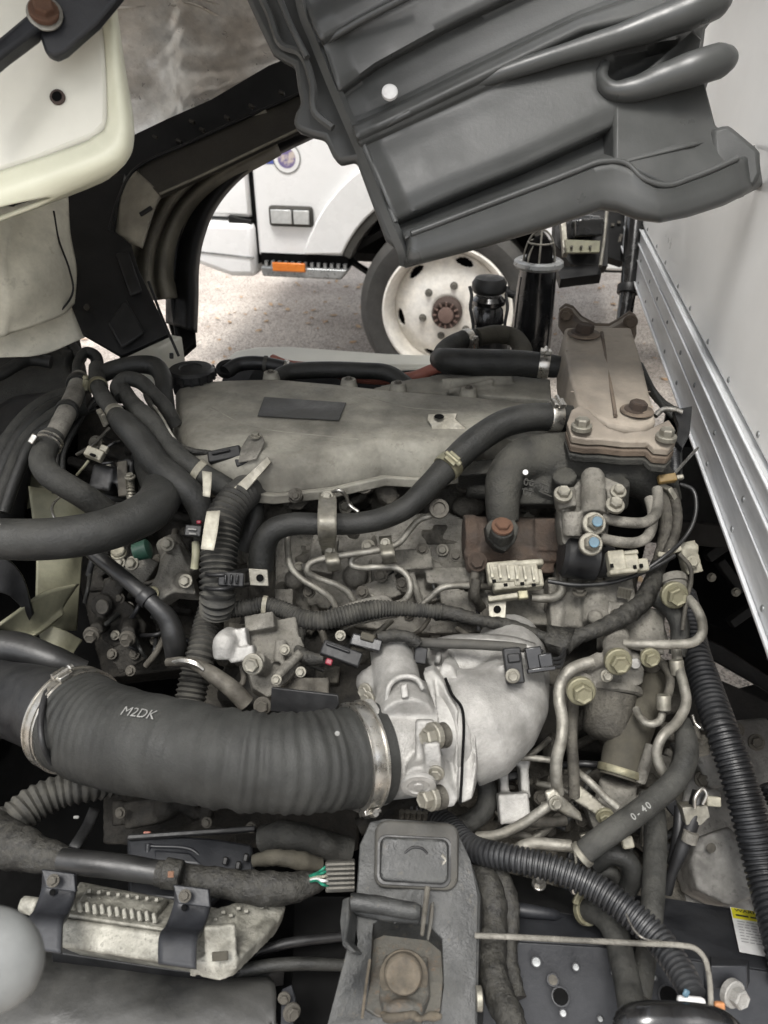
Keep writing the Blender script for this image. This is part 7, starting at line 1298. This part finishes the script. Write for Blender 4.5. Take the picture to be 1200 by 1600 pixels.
# looms right of the tower
tube('tower_loom', [(735, 1330, -.02, 18), (752, 1362, -.05, 22), (768, 1400, -.06, 22), (772, 1445, -.06, 21), (768, 1500, -.06, 22), (778, 1550, -.06, 23), (800, 1600, -.06, 24), (815, 1660, -.05, 24)], 22, 'tape', wrap=.12, label='taped wiring loom hanging down right beside the bracket tower', cat='wire loom', seg=22)
tube('tower_loom', [(752, 1340, -.03, 13), (778, 1362, -.05, 15), (795, 1400, -.055, 14), (798, 1445, -.05, 13), (795, 1500, -.04, 14), (810, 1560, -.03, 14)], 14, 'tape', wrap=.12, label='thinner taped loom right of the thick one by the tower', cat='wire loom', seg=18)
tube('tower_loom', [(560, 1292, .0, 14), (610, 1268, .0, 15), (640, 1256, .0, 16), (670, 1258, .0, 12)], 15, 'block_dark', label='dirty hose hiding directly behind the top of the tower', cat='hose', seg=16)
for k in range(5): lathe('thread_ring', (628+k*9, 1272+k*.6, -.03), UP, [(-7, 4.6), (7, 4.6)], 'block', bpy.data.objects['tower_loom'], seg=8)
# ================================================================ near chassis rail
cr_ = thing('near_chassis_rail', 'dark blue-black steel chassis rail with punched holes, lower right', 'chassis rail', (980, 1480, .0))
slab('top_flange', [(740, 1385, .04), (860, 1384, .04), (1040, 1402, .035), (1300, 1442, .03), (1300, 1530, -.03), (1120, 1505, -.03), (940, 1478, -.03), (740, 1465, -.03)], .007, 'frame_paint', cr_, bevel=.002)
slab('web', [(740, 1468, -.032), (940, 1480, -.032), (1120, 1507, -.032), (1300, 1532, -.032), (1300, 1760, .02), (740, 1760, .02)], .007, 'frame_paint', cr_, bevel=.001)
for x, y, rx, m_ in ((838, 1503, 7, 'chrome_grey'), (900, 1511, 5, 'chrome_grey'), (864, 1531, 8, 'bolt_dirty'), (876, 1557, 13, 'dark_void'), (958, 1520, 4, 'chrome_grey'), (1022, 1527, 4, 'grey_lever'), (1045, 1556, 15, 'dark_void'), (880, 1583, 5, 'chrome_grey'), (938, 1592, 4, 'chrome_grey')):
    o2 = D0(y); h_ = lathe('punched_hole', (x, y, -.036+(y-1480)*.00018), (UP*1.0+EYEW*.45), [(0, rx+2), (1, rx+1.5), (1.2, rx)], 'frame_paint', cr_, seg=20)
    lathe('hole_bottom' if m_ == 'dark_void' else 'hole_light', (x, y+.3, -.0375+(y-1480)*.00018), (UP*1.0+EYEW*.45), [(0, rx*.92), (.6, rx*.9)], m_, h_, seg=20)
tube('upper_frame_tube', [(740, 1408, -.0, 12), (800, 1420, -.01, 11), (860, 1428, -.01, 9), (880, 1432, .0, 4)], 11, 'frame_paint', cr_, seg=16)
slab('frame_gusset', [(740, 1350, .02), (830, 1372, .02), (910, 1398, .02), (900, 1430, .0), (740, 1400, .0)], .01, 'cab_black', cr_)
bolt((1146, 1553, -.055), 15, (EYEW+CR*.4), 'cast_alu', cr_, long=1.5); slab('lower_cleat', [(1110, 1530, -.04), (1172, 1535, -.04), (1168, 1546, -.05), (1112, 1546, -.05)], .02, 'frame_paint', cr_); bolt((843, 1380, -.0), 6, UP, 'zinc', cr_); bolt((842, 1381, .0), 8, UP, 'steel_bright', cr_)
# warning label
wl = thing('warning_label', 'white warning label with yellow heading stuck on the chassis rail', 'label', (1170, 1455, -.0))
def lab(u, v, e=0):      # label space to world: u right 0..1, v down 0..1
    a = Vector(Q((1140, 1421, .022))); b_ = Vector(Q((1216, 1434, .018))); c_ = Vector(Q((1155, 1492, -.020)))
    return a+(b_-a)*u+(c_-a)*v+LN_*e
_a = Vector(Q((1140, 1421, .022))); _b = Vector(Q((1216, 1434, .018))); _c = Vector(Q((1155, 1492, -.020))); LN_ = (_b-_a).cross(_a-_c).normalized(); LN_ = LN_ if LN_.dot(EYEW) > 0 else -LN_
def lq(name, u0, v0, u1, v1, e, mat): return mk(name, [lab(u0, v0, e), lab(u1, v0, e), lab(u1, v1, e), lab(u0, v1, e)], [(0, 1, 2, 3)], mat, wl, smooth=False)
lq('sheet', 0, 0, 1, 1, .0030, 'label_white'); lq('heading', .015, .02, .985, .27, .0036, 'label_yellow')
LR = (_b-_a).normalized(); LU = (_a-_c).normalized(); Lw = (_b-_a).length
textmesh('heading_text', 'WARNING', lab(.46, .09, .0040), .0078, 'ink', LR, LU, LN_, wl, bold=.01)
for u0, u1 in ((.08, .34), (.38, .58), (.62, .86)): lq('heading_stroke', u0, .175, u1, .215, .0040, 'ink')
rw = random.Random(2)
for k in range(8):
    u = .08
    while u < .80:
        w_ = rw.uniform(.05, .16); lq('print_stroke', u, .325+k*.064, min(u+w_, .84), .345+k*.064, .0040, 'ink_grey'); u += w_+.03
lq('black_dash', .48, .86, 1, .90, .0042, 'ink')
# rod, clip, bottom cover
rd = tube('steel_rod', [(742, 1462, -.11), (800, 1464, -.115), (900, 1469, -.12), (1000, 1474, -.12), (1062, 1477, -.12), (1086, 1482, -.12), (1100, 1496, -.118), (1107, 1520, -.115), (1110, 1550, -.11), (1111, 1580, -.10)], 4.3, 'cast_alu_dirty', label='thin pale steel rod running right from the tower and bending down', cat='rod', seg=12)
box('rod_tab', (1104, 1548, -.10), (7, 60, 8), 'frame_paint', rd, ax=camax(3, 10))
ec = thing('conduit_end', 'white and blue plug end of the crossing conduit beside the steel rod', 'plug', (1085, 1570, -.09))
box('white_end', (1080, 1568, -.10), (44, 20, 16), 'label_white', ec, ax=camax(5, 15), bevel=.003); box('blue_bit', (1072, 1552, -.115), (10, 12, 6), 'blue_mark', ec, ax=camax(30, 10)); box('orange_bit', (1124, 1575, -.10), (16, 18, 10), 'orange_cap', ec, ax=camax(0, 10))
blob('black_tank_corner', [('t', [(975, 1605, -.09, 26), (1000, 1596, -.10, 28), (1060, 1596, -.10, 28), (1120, 1602, -.10, 26), (1150, 1625, -.09, 24)], 28), ('b', (1060, 1650, -.08), (190, 90, 60), camax(0, 20))], 'black_gloss', label='rounded glossy black cover at the bottom edge, right of centre', cat='cover', vox=.003, smooth=6)
# unseen black panels added to keep daylight out from below
bs_ = thing('daylight_blocker', 'added black panels blocking daylight far below the engine', 'shield', Vector((-.3, .9, .25)))
mk('blocker_floor', *boxv(Vector((-.35, .85, .22)), WAX, (1.3, 1.1, .01)), 'dark_void', bs_, recalc=True)
mk('blocker_wall', *boxv(Vector((-.35, .40, .38)), WAX, (1.3, .04, .22)), 'chassis', bs_, recalc=True)
mk('blocker_wall', *boxv(Vector((-1.04, .9, .5)), WAX, (.03, 1.1, .5)), 'chassis', bs_, recalc=True)
mk('blocker_wall', *boxv(Vector((-.30, 1.42, .50)), WAX, (1.2, .01, .55)), 'dark_void', bs_, recalc=True)
